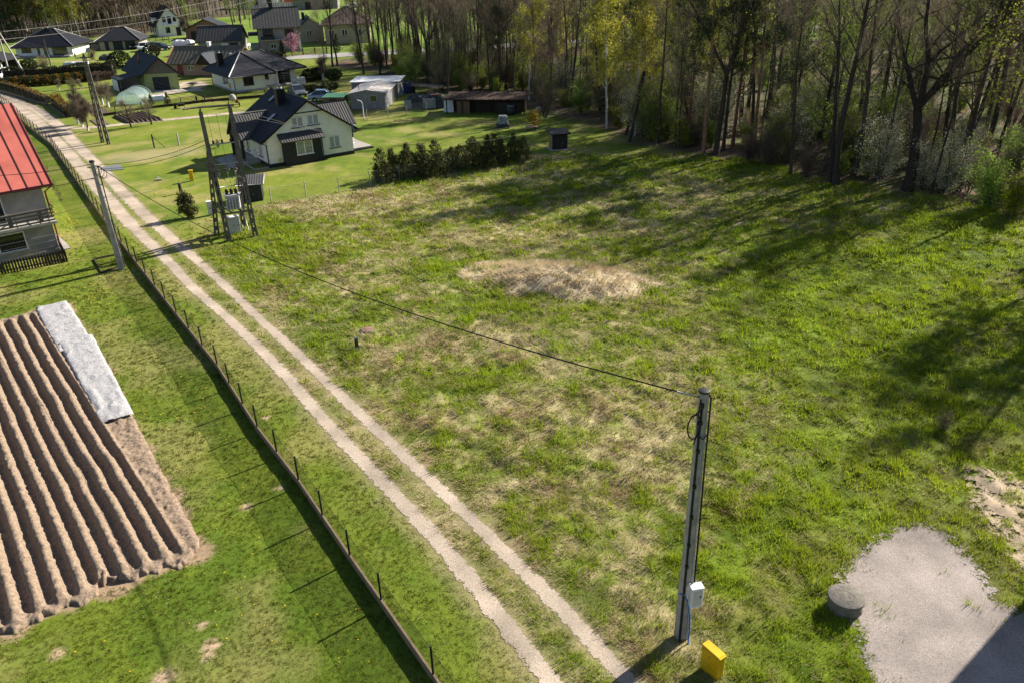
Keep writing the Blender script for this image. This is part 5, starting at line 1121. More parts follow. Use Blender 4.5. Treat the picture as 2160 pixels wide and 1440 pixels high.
MB().tube([(1.6, -.03, 0), (1.6, -.03, 1.6), (2.7, -.03, 1.6), (2.7, -.03, 0)], .03, 4).build('door_frame', M['box_white'], t)

# ---- caravans / site cabins
h = House('site_cabin', 'long grey sheet-metal cabin with pale low-pitched roof and one small window', 'cabin', (-19.8, 104.2), -3)
h.walls(.2, 4.6, 0, 7.5, 2.05, 2.45, m='sheet_wall'); h.shh = 0
b = MB()
for q in ([(-.1, -.2, 2.06), (2.4, -.2, 2.52), (2.4, 7.7, 2.52), (-.1, 7.7, 2.06)], [(2.4, -.2, 2.52), (4.9, -.2, 2.06), (4.9, 7.7, 2.06), (2.4, 7.7, 2.52)]): slab(b, q, .06)
h.put('roof', b, 'sheet_metal'); h.window((0, 0, 1, 0), 2.7, 1.0, .9, .8, 0, 'steel', sill=None); h.box('skirt', 'wood_grey', .3, 4.5, -.03, -.004, -.1, .15)
h.put('stove_pipe', MB().tube([(1.1, 1.4, 2.2), (1.1, 1.4, 3.0)], .05, 6), 'rust')
h = House('site_cabin', 'grey cabin with bright flat tin roof behind the long grey cabin', 'cabin', (-21.0, 113.5), -5)
h.walls(0, 6.4, 0, 4, 2.1, m='sheet_wall'); b = MB(); slab(b, [(-.2, -.2, 2.14), (6.7, -.2, 2.14), (6.7, 4.2, 2.3), (-.2, 4.2, 2.3)], .08); h.put('roof', b, 'box_white'); h.window((0, 0, 1, 0), 4.0, 1.0, .7, .6, 0, 'steel', sill=None)
h = House('shed', 'small brown wooden shed with green roof in front of the grey cabins', 'shed', (-22.9, 103.6), -5)
h.walls(0, 2.5, 0, 2.2, 1.75, m='wood_brown'); b = MB(); slab(b, [(-.15, -.15, 1.8), (2.65, -.15, 1.8), (2.65, 2.35, 1.92), (-.15, 2.35, 1.92)], .06); h.put('roof', b, 'green_roof'); h.door((0, 0, 1, 0), .8, .8, 1.6, 'wood_dark')

# ---- tarpaulin-covered wagons and heaps
def tarpheap(name, label, cat, x, y, w, d, hh, rz, m, seed, rough_=.35, pieces=()):
    t = thing(name, label, cat, (x, y, 0), rz); n = 14
    A_, Bv = np.meshgrid(np.linspace(-1, 1, n * 2), np.linspace(-1, 1, n), indexing='ij'); e = np.maximum(np.abs(A_), np.abs(Bv))
    Z = hh * sstep(1.0, .8, e) * (1 - rough_ * fbm(A_ * w * .8 + seed, Bv * d * .8, 3, seed)) - .05 * (e > .97)
    o = gridmesh('tarpaulin', A_ * w / 2 * (1 + .04 * vnoise(Bv * 5 + seed, A_ * 0)), Bv * d / 2, Z, M[m], smooth=False); o.parent = t
    for i, (a, c, z, sx, sy, sz, mm) in enumerate(pieces): MB().cbox((a, c, z), (sx, sy, sz), .1 * i).build(['plank', 'board', 'crate', 'panel', 'drum'][i % 5], M[mm], t, .01)
    return t
x, y = g(822, 200); tarpheap('covered_wagon', 'farm wagon under a ragged pale tarpaulin near the tree line', 'wagon', x, y, 4.2, 2.2, 2.0, -.1, 'tarp', 3, .4, [(-1.3, -1.0, .5, .3, .1, .8, 'wood_dark'), (.9, -1.1, .3, 1.2, .3, .5, 'wood_dark'), (-.4, -1.15, .9, 1.1, .12, .9, 'wood_brown')])
x, y = g(853, 196); tarpheap('covered_heap', 'heap with black and blue tarpaulins right of the covered wagon', 'heap', x, y, 3.0, 2.0, 1.8, .2, 'tarp_dark', 9, .5, [(.3, -1.0, .6, .7, .2, .9, 'tarp_blue'), (-.9, -1.0, .7, .5, .1, 1.1, 'tarp')])
x, y = g(898, 200); t = thing('lean_to', 'low lean-to with a pale corrugated roof under the trees', 'shelter', (x, y, 0), -.15)
b = MB(); slab(b, [(-2.0, -.8, 1.3), (2.4, -.8, 1.0), (2.4, 1.2, 1.1), (-2.0, 1.2, 1.4)], .06); b.build('roof', M['eternit'], t)
for u, v in ((-1.8, -.7), (2.2, -.7), (-1.8, 1.0), (2.2, 1.0)): MB().cbox((u, v, .55), (.1, .1, 1.1)).build('post', M['wood_dark'], t)
MB().cbox((.8, -.3, .45), (.9, .5, .5)).build('crate', M['wood_tan'], t)
x, y = g(897, 232); tarpheap('woodpile', 'long woodpile under grey-blue tarpaulins, left half of the dark row', 'woodpile', x, y + 2, 5.2, 3.2, 1.9, -.05, 'tarp_dark', 17, .45, [(-2.1, -1.6, .6, .9, .12, 1.1, 'tarp'), (.6, -1.62, .7, 1.6, .12, 1.2, 'tarp'), (1.5, -1.6, 1.75, 1.4, .5, .12, 'rust')])
h = House('wood_shelter', 'long low brown timber shelter with rusty roof in deep shade before the forest', 'shelter', g(948, 240), -9)
h.walls(-.2, 9.2, 1.2, 3.2, 1.7, m='wood_dark'); b = MB(); q = [(-.6, -.6, 1.75), (9.6, -.6, 1.75), (9.6, 3.4, 2.05), (-.6, 3.4, 2.05)]; slab(b, q, .08); slope(b, q, .5, .03); h.put('roof', b, 'rust_dark')
for u in (-.3, 1.6, 3.6, 5.8, 8.0, 9.2): h.box('post', 'wood_dark', u, u + .12, -.3, -.18, 0, 1.7)
h.box('boarding', 'wood_brown', 1.0, 2.6, -.17, -.12, 0, 1.5); h.box('boarding', 'wood_dark', 6.0, 9.0, -.17, -.12, 0, 1.3)
x, y = g(947, 236); t = thing('panel', 'bright white-blue plastic panel leaning on the timber shelter', 'panel', (x, y, 0), -.15); b = MB(); b.prism([(-.6, -.5, 0), (.75, -.5, 0), (.6, -.1, 1.5), (-.45, -.1, 1.5)], (0, .05, 0)); b.build('sheet', M['tarp_white'], t)
# crate, slab, barrels in the back garden
x, y = g(1061, 270); t = thing('storage_crate', 'pale blue-grey bag crate on a dark base on the lawn near the forest', 'crate', (x, y, 0), .15); MB().frust((0, 0, .45), (0, 0, 1.35), (1.15, 1.0), (.9, .8)).build('bag', M['tarp'], t, .06); MB().cbox((0, 0, .2), (1.35, 1.15, .45)).build('base', M['tarp_dark'], t, .04)
x, y = g(1121, 276); t = thing('garden_bench', 'low pink-topped bench beside the yellow forsythia', 'bench', (x, y, 0), .05); MB().cbox((0, 0, .45), (1.3, .7, .12)).build('seat', M['pink_slab'], t, .02)
for k in (-.5, .5): MB().cbox((k, 0, .19), (.12, .55, .38)).build('leg', M['wood_grey'], t)
x, y = g(1078, 242); t = thing('water_barrel', 'dark barrel beside the timber shelter', 'barrel', (x, y, 0)); MB().lathe((0, 0, 0), [(.5, 0), (.58, .5), (.5, 1.0)], 14).build('barrel', M['tarp_dark'], t); MB().lathe((0, 0, 1.0), [(.52, 0), (.52, .06)], 14).build('rim', M['steel'], t)
x, y = g(1135, 236); t = thing('garden_tap', 'small blue-grey drum at the forest edge behind the forsythia', 'drum', (x, y, 0)); MB().lathe((0, 0, 0), [(.25, 0), (.28, .3), (.25, .6)], 12).build('drum', M['box_grey'], t); MB().lathe((0, 0, .6), [(.26, 0), (.2, .06)], 12).build('lid', M['car_blue'], t); t.name = 'drum'
# IBC tank, cement mixer, wheelbarrow, white tanks, water containers
x, y = g(636, 182); t = thing('water_tank', 'white caged water tank at the corner of the white bungalow', 'tank', (x, y, 0), R(30)); MB().box(-.55, .55, -.5, .5, .2, 1.3).build('tank', M['box_white'], t, .08); MB().lathe((0, 0, 1.3), [(.15, 0), (.15, .08)], 10).build('cap', M['black_metal'], t); b = MB()
for z in (.3, .6, .9, 1.2): b.tube([(-.58, -.53, z), (.58, -.53, z), (.58, .53, z), (-.58, .53, z), (-.58, -.53, z)], .02, 4)
for k in (-.58, -.2, .2, .58): b.tube([(k, -.53, .15), (k, -.53, 1.3)], .02, 4)
b.build('cage', M['steel'], t); MB().box(-.6, .6, -.55, .55, 0, .15).build('pallet', M['wood_grey'], t)
x, y = g(494, 226); t = thing('cement_mixer', 'old cement mixer standing on the lawn behind the transformer head', 'cement mixer', (x, y, 0), .4)
MB().lathe((0, 0, .75), [(.2, 0), (.42, .15), (.46, .45), (.24, .85), (.22, .86)], 14).build('drum', M['concrete'], t)
b = MB(); b.tube([(-.7, 0, .1), (-.55, 0, 1.0), (.55, 0, 1.0), (.7, 0, .1)], .05, 5); b.tube([(-.55, -.5, 0), (-.55, .5, 0)], .05, 5); b.tube([(-.65, 0, .3), (.65, 0, .3)], .05, 5); b.build('frame', M['rust'], t)
for k in (-1, 1): MB().tube([(k * .72 - .05, -.1, .28), (k * .72 + .05, -.1, .28)], .28, 14).build('wheel', M['tyre'], t)
MB().cbox((.45, .35, .6), (.3, .35, .35)).build('motor_box', M['rust'], t)
x, y = g(383, 229); t = thing('wheelbarrow', 'dark wheelbarrow on the lawn beside the wire fence', 'wheelbarrow', (x, y, 0), .3); MB().frust((0, 0, .3), (0, 0, .6), (.6, .4), (1.0, .65)).build('tray', M['black_metal'], t); MB().tube([(-.75, -.05, .2), (-.75, .05, .2)], .2, 12).build('wheel', M['tyre'], t); MB().tube([(-.75, .12, .2), (.3, .25, .35), (.95, .3, .6)], .025, 5).tube([(-.75, -.12, .2), (.3, -.25, .35), (.95, -.3, .6)], .025, 5).build('handle', M['black_metal'], t)
for k in (-.2, .2): MB().tube([(.35, k, .3), (.45, k, 0)], .025, 5).build('leg', M['black_metal'], t)
tarpheap('covered_boat', 'low white covered heap between two small spruces', 'heap', *g(336, 212), 2.3, 1.2, .75, .0, 'tarp_white', 23, .25, [(-.9, -.6, .15, .3, .1, .3, 'wood_tan')])
tarpheap('covered_heap', 'white plastic-covered heap by the drive of the brick house', 'heap', *g(387, 96), 5.0, 2.2, 1.3, -.1, 'tarp_white', 29, .4, [(2.6, -.8, .2, 1, .4, .3, 'wood_tan')])
tarpheap('covered_heap', 'long white plastic cover on the lawn of the hipped bungalow', 'heap', *g(160, 138), 4.6, 1.4, .7, .05, 'tarp_white', 31, .3, [(2.2, 0, .5, .5, .4, .3, 'upvc')])
tarpheap('covered_heap', 'dark heap with tyres beside the round bushes', 'heap', *g(226, 127), 2.8, 1.6, 1.2, .0, 'tarp_dark', 37, .5, [(.9, -.7, .3, .5, .2, .5, 'tarp')])
h = House('playhouse', 'small dark shelter and trailer box between the hipped bungalow and the garage', 'shelter', g(162, 106), 3)
h.walls(3.2, 6.8, 0, 1.8, 1.1, m='sheet_wall'); h.box('lid', 'anthracite', 3.1, 6.9, -.1, 1.9, 1.1, 1.35); h.walls(0, 3.1, .9, 1.8, 1.1, m='wood_dark', name='back_wall'); h.box('roof', 'wood_dark', -.1, 3.15, -.1, 1.85, 1.12, 1.25); h.box('post', 'wood_dark', 0, .15, 0, .15, 0, 1.1)

# ---- cars
def car(px, py, rz, m, label, van=False):
    x, y = g(px, py); t = thing('parked_car', label, 'car', (x, y, 0), rz)
    W = 1.75; Lc = 4.4
    prof = [(0, .35), (.02, .62), (.15, .78), (1.15, .93), (1.25, .95), (3.95, .98), (4.32, .93), (4.4, .6), (4.36, .33)] if not van else [(0, .35), (.02, .75), (.15, .95), (1.0, 1.05), (1.1, 1.08), (4.2, 1.1), (4.36, .95), (4.4, .6), (4.36, .33)]
    cab = [(1.15, .9), (1.95, 1.42), (3.2, 1.46), (4.0, .95)] if not van else [(1.0, 1.0), (1.65, 1.66), (3.9, 1.7), (4.25, 1.05)]
    b = MB(); n = len(prof)
    def ring(inset, yy): return [(a - Lc / 2, yy, z) for a, z in prof]
    ys = [(-W / 2, .06), (-W / 2 + .12, 0), (W / 2 - .12, 0), (W / 2, .06)]; vs = []
    for yy, ins in ys: vs += [((a - Lc / 2) * (1 - ins * .4), yy, z - ins * .5 * (z > .7)) for a, z in prof]
    fs = [tuple(range(n)), tuple(reversed(range(3 * n, 4 * n)))]
    for j in range(3):
        for i in range(n): fs.append((j * n + i, (j + 1) * n + i, (j + 1) * n + (i + 1) % n, j * n + (i + 1) % n))
    b.add(vs, fs, True); b.build('body', M[m], t, .02)
    wb, wt = W / 2 - .08, W / 2 - .26
    c0, c1, c2, c3 = [(a - Lc / 2, z) for a, z in cab]
    vs = [(c0[0], -wb, c0[1]), (c0[0], wb, c0[1]), (c3[0], wb, c3[1]), (c3[0], -wb, c3[1]), (c1[0], -wt, c1[1]), (c1[0], wt, c1[1]), (c2[0], wt, c2[1]), (c2[0], -wt, c2[1])]
    MB().add(vs, [(0, 1, 5, 4), (1, 2, 6, 5), (2, 3, 7, 6), (3, 0, 4, 7), (4, 5, 6, 7), (3, 2, 1, 0)]).build('windows', M['glass'], t)
    MB().prism([(c1[0] - .03, -wt - .02, c1[1] + .003), (c2[0] + .05, -wt - .02, c2[1] + .003), (c2[0] + .05, wt + .02, c2[1] + .003), (c1[0] - .03, wt + .02, c1[1] + .003)], (0, 0, .045)).build('roof', M[m], t, .015)
    for k in (-1, 1):
        xm = (c1[0] + c2[0]) / 2
        for (p, q) in ((c0, c1), (c2, c3), (c1, None)):
            P0 = (p[0], k * (wb if p is c0 else wt), p[1]) if q else (xm, k * wt, c1[1]); Q0 = (q[0], k * (wb if q is c3 else wt), q[1]) if q else (xm, k * wb, c0[1]); MB().tube([P0, Q0], .033, 4).build('pillar', M[m], t)
    for xx in (-1.35, 1.3):
        for k in (-1, 1):
            w = MB().tube([(xx, k * (W / 2 - .2), .32), (xx, k * (W / 2 + .01), .32)], .32, 16).build('wheel', M['tyre'], t); MB().tube([(xx, k * (W / 2 + .011), .32), (xx, k * (W / 2 + .02), .32)], .2, 12).build('rim', M['rim'], w)
    for k in (-1, 1): MB().cbox((-Lc / 2 + .02, k * .62, .68), (.08, .36, .14)).build('headlight', M['lamp_glass'], t); MB().cbox((Lc / 2 - .03, k * .66, .76), (.07, .28, .16)).build('taillight', M['gutter_red'], t); MB().cbox((c0[0] + .3, k * (W / 2 + .08), 1.0), (.12, .18, .12)).build('mirror', M[m], t)
    MB().cbox((-Lc / 2 + .0, 0, .42), (.06, 1.1, .2)).build('grille', M['black_metal'], t); return t
car(686, 213, R(185), 'car_blue', 'silver-blue saloon half hidden by the brown shed')
car(628, 203, R(118), 'car_grey', 'dark grey car parked behind the ridge of the black-roofed house')
car(306, 108, R(95), 'car_white', 'white off-road car parked beside the double garage', True)
car(289, 103, R(95), 'car_dark', 'black car between the garage and the white car')
car(321, 105, R(100), 'car_grey', 'grey car right of the white off-road car')
car(341, 106, R(170), 'car_dark', 'dark low car on the gravel drive, rightmost of the group by the garage')
car(512, 104, R(80), 'car_white', 'white car at the corner of the tall grey house')
car(3, 168, R(100), 'car_white', 'white van at the left edge beside the carport', True)
car(742, 17, R(5), 'car_white', 'white car far away at the top edge, left of its neighbour'); car(762, 16, R(5), 'car_grey', 'grey car far away at the top edge, right of its neighbour')
h = House('canopy', 'small orange tiled gate canopy in front of the tall grey house', 'canopy', g(552, 112), 10); b = MB(); slab(b, [(0, 0, 1.2), (2.4, 0, 1.2), (2.4, 1.4, 1.6), (0, 1.4, 1.6)], .1); h.put('roof', b, 'orange')
for u in (.1, 2.2): h.box('post', 'wood_grey', u, u + .12, .6, .72, 0, 1.2)
# ================================================================== TREES
def rv(r): v = r.normal(0, 1, 3); return Vector(v / np.linalg.norm(v))
def grow(seed, Ht, r0, start=.35, nl=14, lean=(0, 0), ang=(35, 70), ll=.32, wander=.10, forks=0, sub=4, up=.35, nseg=12, sides=7, taper=.85):
    """trunk with limbs and branches; returns the trunk mesh and sample points (p, d) along the fine branches"""
    r = np.random.default_rng(seed); b = MB(); S = []
    def path(p, d, L, n, w, upw):
        pts = [p.copy()]
        for i in range(n):
            d = (d + rv(r) * w + Vector((0, 0, upw / n))).normalized(); p = p + d * (L / n); pts.append(p.copy())
        return pts
    stems = [(Vector((0, 0, -.3)), Vector((lean[0], lean[1], 1)).normalized(), Ht + .3, r0, start)]
    if forks:
        mp = path(stems[0][0], stems[0][1], Ht * .36, 5, wander, .1); b.tube(mp, [r0 * (1.25 if i == 0 else 1 - .05 * i) for i in range(6)], sides)
        stems = []
        for k in range(forks):
            a = k * 2 * PI / forks + r.random() * .9; t = R(14 + 20 * r.random()); d = Vector((math.cos(a) * math.sin(t), math.sin(a) * math.sin(t), math.cos(t)))
            stems.append((mp[-1] - d * .1, (d + Vector((lean[0], lean[1], 0))).normalized(), Ht * .64, r0 * .62, .1))
    for p, d, L, rad, st in stems:
        tp = path(p, d, L, nseg, wander, .25 if lean == (0, 0) else .5)
        rr = [rad * (1.25 if i == 0 and not forks else 1 - taper * (i / nseg) ** 1.1) for i in range(nseg + 1)]; b.tube(tp, rr, sides)
        for k in range(nl // max(1, len(stems))):
            f = st + (1 - st) * ((k + r.random()) / (nl // max(1, len(stems)))); i = min(int(f * nseg), nseg - 1); q = tp[i].lerp(tp[i + 1], f * nseg - i)
            a = r.random() * 2 * PI; t = R(ang[0] + (ang[1] - ang[0]) * r.random() * (1.15 - .6 * f))
            dd = Vector((math.cos(a) * math.sin(t), math.sin(a) * math.sin(t), math.cos(t))); l = L * ll * (1.15 - .75 * f) * (.6 + .7 * r.random()); rl = rr[i] * (.28 + .2 * r.random())
            lp = path(q, dd, l, 6, .22, up); b.tube(lp, [max(.012, rl * (1 - .85 * j / 6)) for j in range(7)], 5, cap=False)
            S += [(lp[j].lerp(lp[j + 1], r.random()), (lp[j + 1] - lp[j]).normalized()) for j in range(2, 6)]
            for _ in range(sub):
                j = 1 + int(r.random() * 4.9); e = path(lp[j], ((lp[j + 1] - lp[j]).normalized() + rv(r) * .75).normalized(), l * (.3 + .3 * r.random()), 4, .28, up * .6)
                b.tube(e, [max(.008, rl * .35 * (1 - .8 * m / 4)) for m in range(5)], 3, cap=False); S += [(e[m].lerp(e[m + 1], r.random()), (e[m + 1] - e[m]).normalized()) for m in range(4)]
        S += [(tp[-1], Vector((0, 0, 1)))] * 3
    return b, S
def twigs(S, n, L, w, seed, up=.3, spread=.8, gens=2):
    r = np.random.default_rng(seed); P = np.array([tuple(s[0]) for s in S]); D = np.array([tuple(s[1]) for s in S]); out = []
    idx = r.integers(0, len(P), n); p, d = P[idx] + r.normal(0, .10, (n, 3)), D[idx]
    for g_ in range(gens):
        d = d + r.normal(0, spread * .6, (len(p), 3)) + np.array([0, 0, up]); d /= np.linalg.norm(d, axis=1)[:, None]; l = L * (.4 + .9 * r.random((len(p), 1))) * (.75 ** g_); ww = w * (.7 ** g_)
        side = np.cross(d, r.normal(0, 1, (len(p), 3))); side /= np.linalg.norm(side, axis=1)[:, None] + 1e-9
        out.append(np.stack([p - side * ww, p + side * ww, p + d * l], 1).reshape(-1, 3))
        if g_ < gens - 1: k = 3; f = r.random((len(p), k, 1)) * .8 + .15; p = (p[:, None] + d[:, None] * l[:, None] * f).reshape(-1, 3); d = np.repeat(d, k, 0)
    return np.concatenate(out)
def leaves(S, n, size, seed, spread=.35, droop=0, clump=6, asp=.55):
    r = np.random.default_rng(seed); P = np.array([tuple(s[0]) for s in S]); nc = n // clump
    c = P[r.integers(0, len(P), nc)] + r.normal(0, spread, (nc, 3)); c[:, 2] -= droop * r.random(nc)
    p = (c[:, None] + r.normal(0, spread * .45, (nc, clump, 3))).reshape(-1, 3)
    a = r.normal(0, 1, (len(p), 3)); a /= np.linalg.norm(a, axis=1)[:, None]; b = np.cross(a, r.normal(0, 1, (len(p), 3))); b /= np.linalg.norm(b, axis=1)[:, None]
    s = size * (.5 + r.random((len(p), 1)))
    return np.stack([p - a * s, p - b * s * asp, p + a * s, p + b * s * asp], 1).reshape(-1, 3)
def tree_obj(name, label, cat, b, barkm, crowns, group=None):
    """crowns: list of (part name, vertex array, verts per face, material)"""
    t = thing(name, label, cat, (0, 0, 0), 0, group)
    if b is not None: b.build('trunk', M[barkm], t)
    for nm, V, k, m in crowns: bigmesh(nm, V, k, M[m], t)
    return t
PR = {}
def bare(key, seed, Ht, r0, nt=1500, leaf=0, lm='leaf_spring', lsize=.10, bark='bark', name='bare_tree', cat='tree', **kw):
    b, S = grow(seed, Ht, r0, **kw); cr = [('twigs', twigs(S, int(nt * .7), .95, .0075, seed), 3, 'twig')]
    if leaf: cr.append(('foliage', leaves(S, leaf, lsize, seed + 1), 4, lm))
    PR[key] = tree_obj(name, 'x', cat, b, bark, cr); return PR[key]
bare('b1', 1, 19, .23, start=.4, nl=18, wander=.05, name='bare_tree')
bare('b2', 2, 21, .27, start=.35, nl=20, wander=.07, lean=(.10, .02), nt=1700, name='bare_tree')
bare('b3', 3, 17, .16, start=.45, nl=14, wander=.06, lean=(-.08, .05), nt=1400, name='bare_tree')
bare('b4', 4, 20, .27, forks=3, nl=21, wander=.08, nt=1900, ll=.4, name='bare_tree')
bare('b5', 5, 15, .10, start=.3, nl=14, wander=.05, nt=1200, ll=.22, name='bare_tree')
bare('oak', 6, 18, .42, forks=4, nl=28, wander=.17, nt=2600, ll=.5, lean=(.16, 0), ang=(40, 85), name='oak_tree')
bare('l1', 7, 18, .19, start=.25, nl=20, wander=.06, nt=900, leaf=3400, lsize=.08, name='budding_tree')
bare('l2', 8, 14, .13, start=.15, nl=20, wander=.08, nt=700, leaf=3600, lsize=.08, lm='leaf_bush', name='budding_tree')
bare('birch', 9, 17, .13, start=.25, nl=22, wander=.04, nt=900, leaf=6500, lm='leaf_yellow', lsize=.11, bark='bark_birch', name='birch_tree', ang=(20, 50), ll=.25, up=-.3)
bare('birch2', 10, 15, .10, start=.2, nl=20, wander=.05, nt=800, leaf=4600, lm='leaf_yellow', lsize=.09, bark='bark_birch', name='birch_tree', ang=(20, 45), ll=.22, up=-.2, lean=(.06, 0))
def pine(key, seed, Ht, r0, start=.5, nleaf=9000, nl=26, ll=.2):
    b, S = grow(seed, Ht, r0, start=start, nl=nl, wander=.04, ang=(60, 95), ll=ll, up=.2, sub=4)
    PR[key] = tree_obj('pine_tree', 'x', 'tree', b, 'bark_pine', [('needles', leaves(S, nleaf, .13, seed, .30, clump=14, asp=.22), 4, 'needles')])
pine('p1', 21, 20, .20); pine('p2', 22, 17, .17, start=.38); pine('p3', 23, 13, .14, start=.15, nl=32, ll=.26)
def shrub(key, seed, Ht, wd, nst=9, nt=900, leaf=0, lm='leaf_bush', ls=.05, name='shrub', tw='twig', bl=0):
    r = np.random.default_rng(seed); b = MB(); S = []
    for i in range(nst):
        a = r.random() * 2 * PI; t = r.random() * .6 * wd / Ht; d = Vector((math.cos(a) * t, math.sin(a) * t, 1)).normalized(); p = Vector((math.cos(a) * .15, math.sin(a) * .15, -.1)); pts = [p]
        L = Ht * (.6 + .5 * r.random())
        for j in range(6): d = (d + rv(r) * .16).normalized(); p = p + d * L / 6; pts.append(p); S += [(p, d)] * (1 + (j > 1) * 2)
        b.tube(pts, [.035 * Ht / 3 * (1 - .12 * j) for j in range(7)], 4, cap=False)
        for k in range(4):
            j = 1 + int(r.random() * 4.9); e = [pts[j]]; dd = (d + rv(r) * .9).normalized()
            for m in range(3): dd = (dd + rv(r) * .25).normalized(); e.append(e[-1] + dd * L * .12); S += [(e[-1], dd)] * 2
            b.tube(e, [.018, .013, .01, .006], 3, cap=False)
    cr = [('twigs', twigs(S, nt, Ht * .22, .009, seed, spread=.9), 3, tw)]
    if leaf: cr.append(('foliage', leaves(S, leaf, ls, seed, Ht * .07), 4, lm))
    if bl: cr.append(('blossom', leaves(S, bl, ls, seed + 5, Ht * .08), 4, 'blossom'))
    PR[key] = tree_obj(name, 'x', 'shrub', b, 'bark', cr); return PR[key]
shrub('s1', 31, 3.2, 2.6, nt=1100, name='bare_shrub'); shrub('s2', 32, 4.0, 3.2, nt=700, leaf=5200, name='leafy_shrub', ls=.065)
shrub('s3', 33, 2.2, 2.4, nt=500, leaf=5200, lm='leaf_spring', name='leafy_shrub', ls=.05); shrub('s4', 34, 5.0, 3.6, nst=12, nt=700, leaf=1200, bl=5200, name='blossoming_shrub', ls=.055)
shrub('s5', 35, 5.5, 3.0, nst=12, nt=1500, name='bare_shrub')

fr = np.random.default_rng(77)
USED = set()
LAB = {'b': ('bare grey-barked forest tree with fine twigs', 'bare trees in the wood on the right'), 'l': ('forest tree with thin fresh green leaves', 'budding trees in the wood on the right'),
       'p': ('dark pine with reddish upper trunk among the bare forest trees', 'pines in the wood on the right'), 'i': ('birch with pale trunk and yellow-green haze of leaves in the wood', 'birches in the wood on the right')}
def plant(key, x, y, rz=None, s=1.0, label=None, group=None, sz=None, z=0):
    pr = PR[key]; rz = fr.random() * 6.28 if rz is None else rz
    if key not in USED:
        USED.add(key); pr.location = (x, y, z); pr.rotation_euler = (0, 0, rz); pr.scale = (s, s, sz or s); pr['label'] = label
        if group: pr['group'] = group
        elif 'group' in pr: del pr['group']
        return pr
    c = copy_tree(pr, (x, y, z), rz, s, label, None, sz)
    if group: c['group'] = group
    elif 'group' in c: del c['group']
    return c
def pplant(key, px, py, label, s=1.0, rz=None, sz=None, group=None): x, y = g(px, py); return plant(key, x, y, rz, s, label, group, sz)
# trees one can name at the forest edge
pplant('oak', 1912, 402, 'large gnarled dark oak with spreading crooked limbs at the forest edge', 1.05, 0.4)
pplant('b4', 1510, 326, 'big dark forked tree at the forest edge, centre of the tree line', 1.05, 2.2)
pplant('p2', 1452, 300, 'dark full pine left behind the tall orange-trunked pine', 1.0); pplant('p2', 1545, 312, 'dark pine close behind the big forked tree', 1.1); pplant('p1', 1590, 322, 'tall dark pine right of the big forked tree', .95); pplant('p2', 1655, 335, 'dark pine between the forked tree and the slender leaning tree', 1.0)
pplant('s4', 1905, 250, 'large white-blossoming wild cherry high behind the gnarled oak', 2.1)
pplant('p1', 1484, 326, 'tall pine with orange upper trunk just left of the big forked tree', 1.0, 1.0)
pplant('b2', 1764, 388, 'thick bare trunk of a close pair at the forest edge', 1.0, 3.3); pplant('b1', 1750, 384, 'thinner bare trunk leaning on the close pair at the forest edge', .95, .4)
pplant('b2', 1798, 372, 'bare tree leaning right between the close pair and the gnarled oak', .85, 0.2)
pplant('b3', 1668, 366, 'slender bare tree leaning right, standing alone at the meadow edge', .95, 0.1)
pplant('birch', 1279, 272, 'white-barked birch at the forest edge near the leaning power pole', .95); pplant('birch2', 1357, 282, 'thin pale birch right of the leaning power pole', .95)
pplant('b5', 1430, 312, 'thin dark tree left of the tall pine', .9); pplant('b5', 1422, 310, 'very thin tilted stem beside the thin dark tree', .7, 2)
pplant('b3', 1964, 412, 'crooked thin tree in the shrubs right of the gnarled oak', .7, 1.2); pplant('b2', 2075, 320, 'tall tree with a long limb leaning right near the right edge', 1.0, 0.0); pplant('b3', 2105, 316, 'slim bare tree at the right edge behind the green bush', 1.0)
pplant('b4', 1890, 290, 'dark broken trunk standing behind the gnarled oak', .8); pplant('b4', 985, 180, 'bare tree with a bent side limb behind the woodpiles', .75, 1.0) if 0 else None
pplant('b4', 903, 180, 'black forked tree standing above the green bush at the tree line', .78, 1.0); pplant('b1', 945, 205, 'dark straight trunk with a white band at its foot behind the woodpile', .75)
for px, py, k, s, l in ((702, 142, 'b1', .8, 'left trunk of the dark pair beside the asphalt road'), (712, 140, 'b1', .78, 'right trunk of the dark pair beside the asphalt road'), (768, 157, 'b2', .8, 'dark trunk leaning left at the left end of the wood'), (802, 158, 'b1', .8, 'thick straight trunk at the left end of the wood'), (690, 166, 'b5', .8, 'thin twiggy tree by the road left of the dark pair')):
    pplant(k, px, py, l, s)
for x_, y_, k, s, l in ((37.5, 45.5, 'oak', .95, 'oak just outside the right edge of the picture'), (39.5, 48.5, 'p3', 1.35, 'pine outside the right edge of the picture'), (37.0, 43, 'p3', 1.3, 'second pine outside the right edge of the picture'), (43, 44, 'l2', 1.1, 'budding tree outside the right edge of the picture'), (44, 47, 'b4', .95, 'forked tree outside the right edge of the picture'), (47, 42, 'p2', 1.0, 'third pine outside the right edge of the picture')): plant(k, x_, y_, None, s, l)
# the wood behind
placed = [g(1912, 402), g(1510, 326), g(1764, 388), g(2075, 320)]
def scatter(n, dmin, region, test=None):
    out = []; tries = 0; xs = [p[0] for p in region]; ys = [p[1] for p in region]
    while len(out) < n and tries < n * 60:
        tries += 1; x = fr.uniform(min(xs), max(xs)); y = fr.uniform(min(ys), max(ys))
        if not inpoly(np.array([x]), np.array([y]), region)[0]: continue
        if test and not test(x, y): continue
        if any((x - a) ** 2 + (y - c) ** 2 < dmin ** 2 for a, c in out[-400:]) or any((x - a) ** 2 + (y - c) ** 2 < 2.4 for a, c in placed): continue
        out.append((x, y))
    return out
def off(p, d):   # forest outline moved inward
    return p
EDGE = [(47, 50.5), (39, 57.5), (33.5, 61.5), (27, 67), (22.5, 74), (15.5, 80), (9.8, 93), (7.5, 99), (1, 109.5), (-8, 119), (-12, 128), (-20, 142), (-27, 150)]
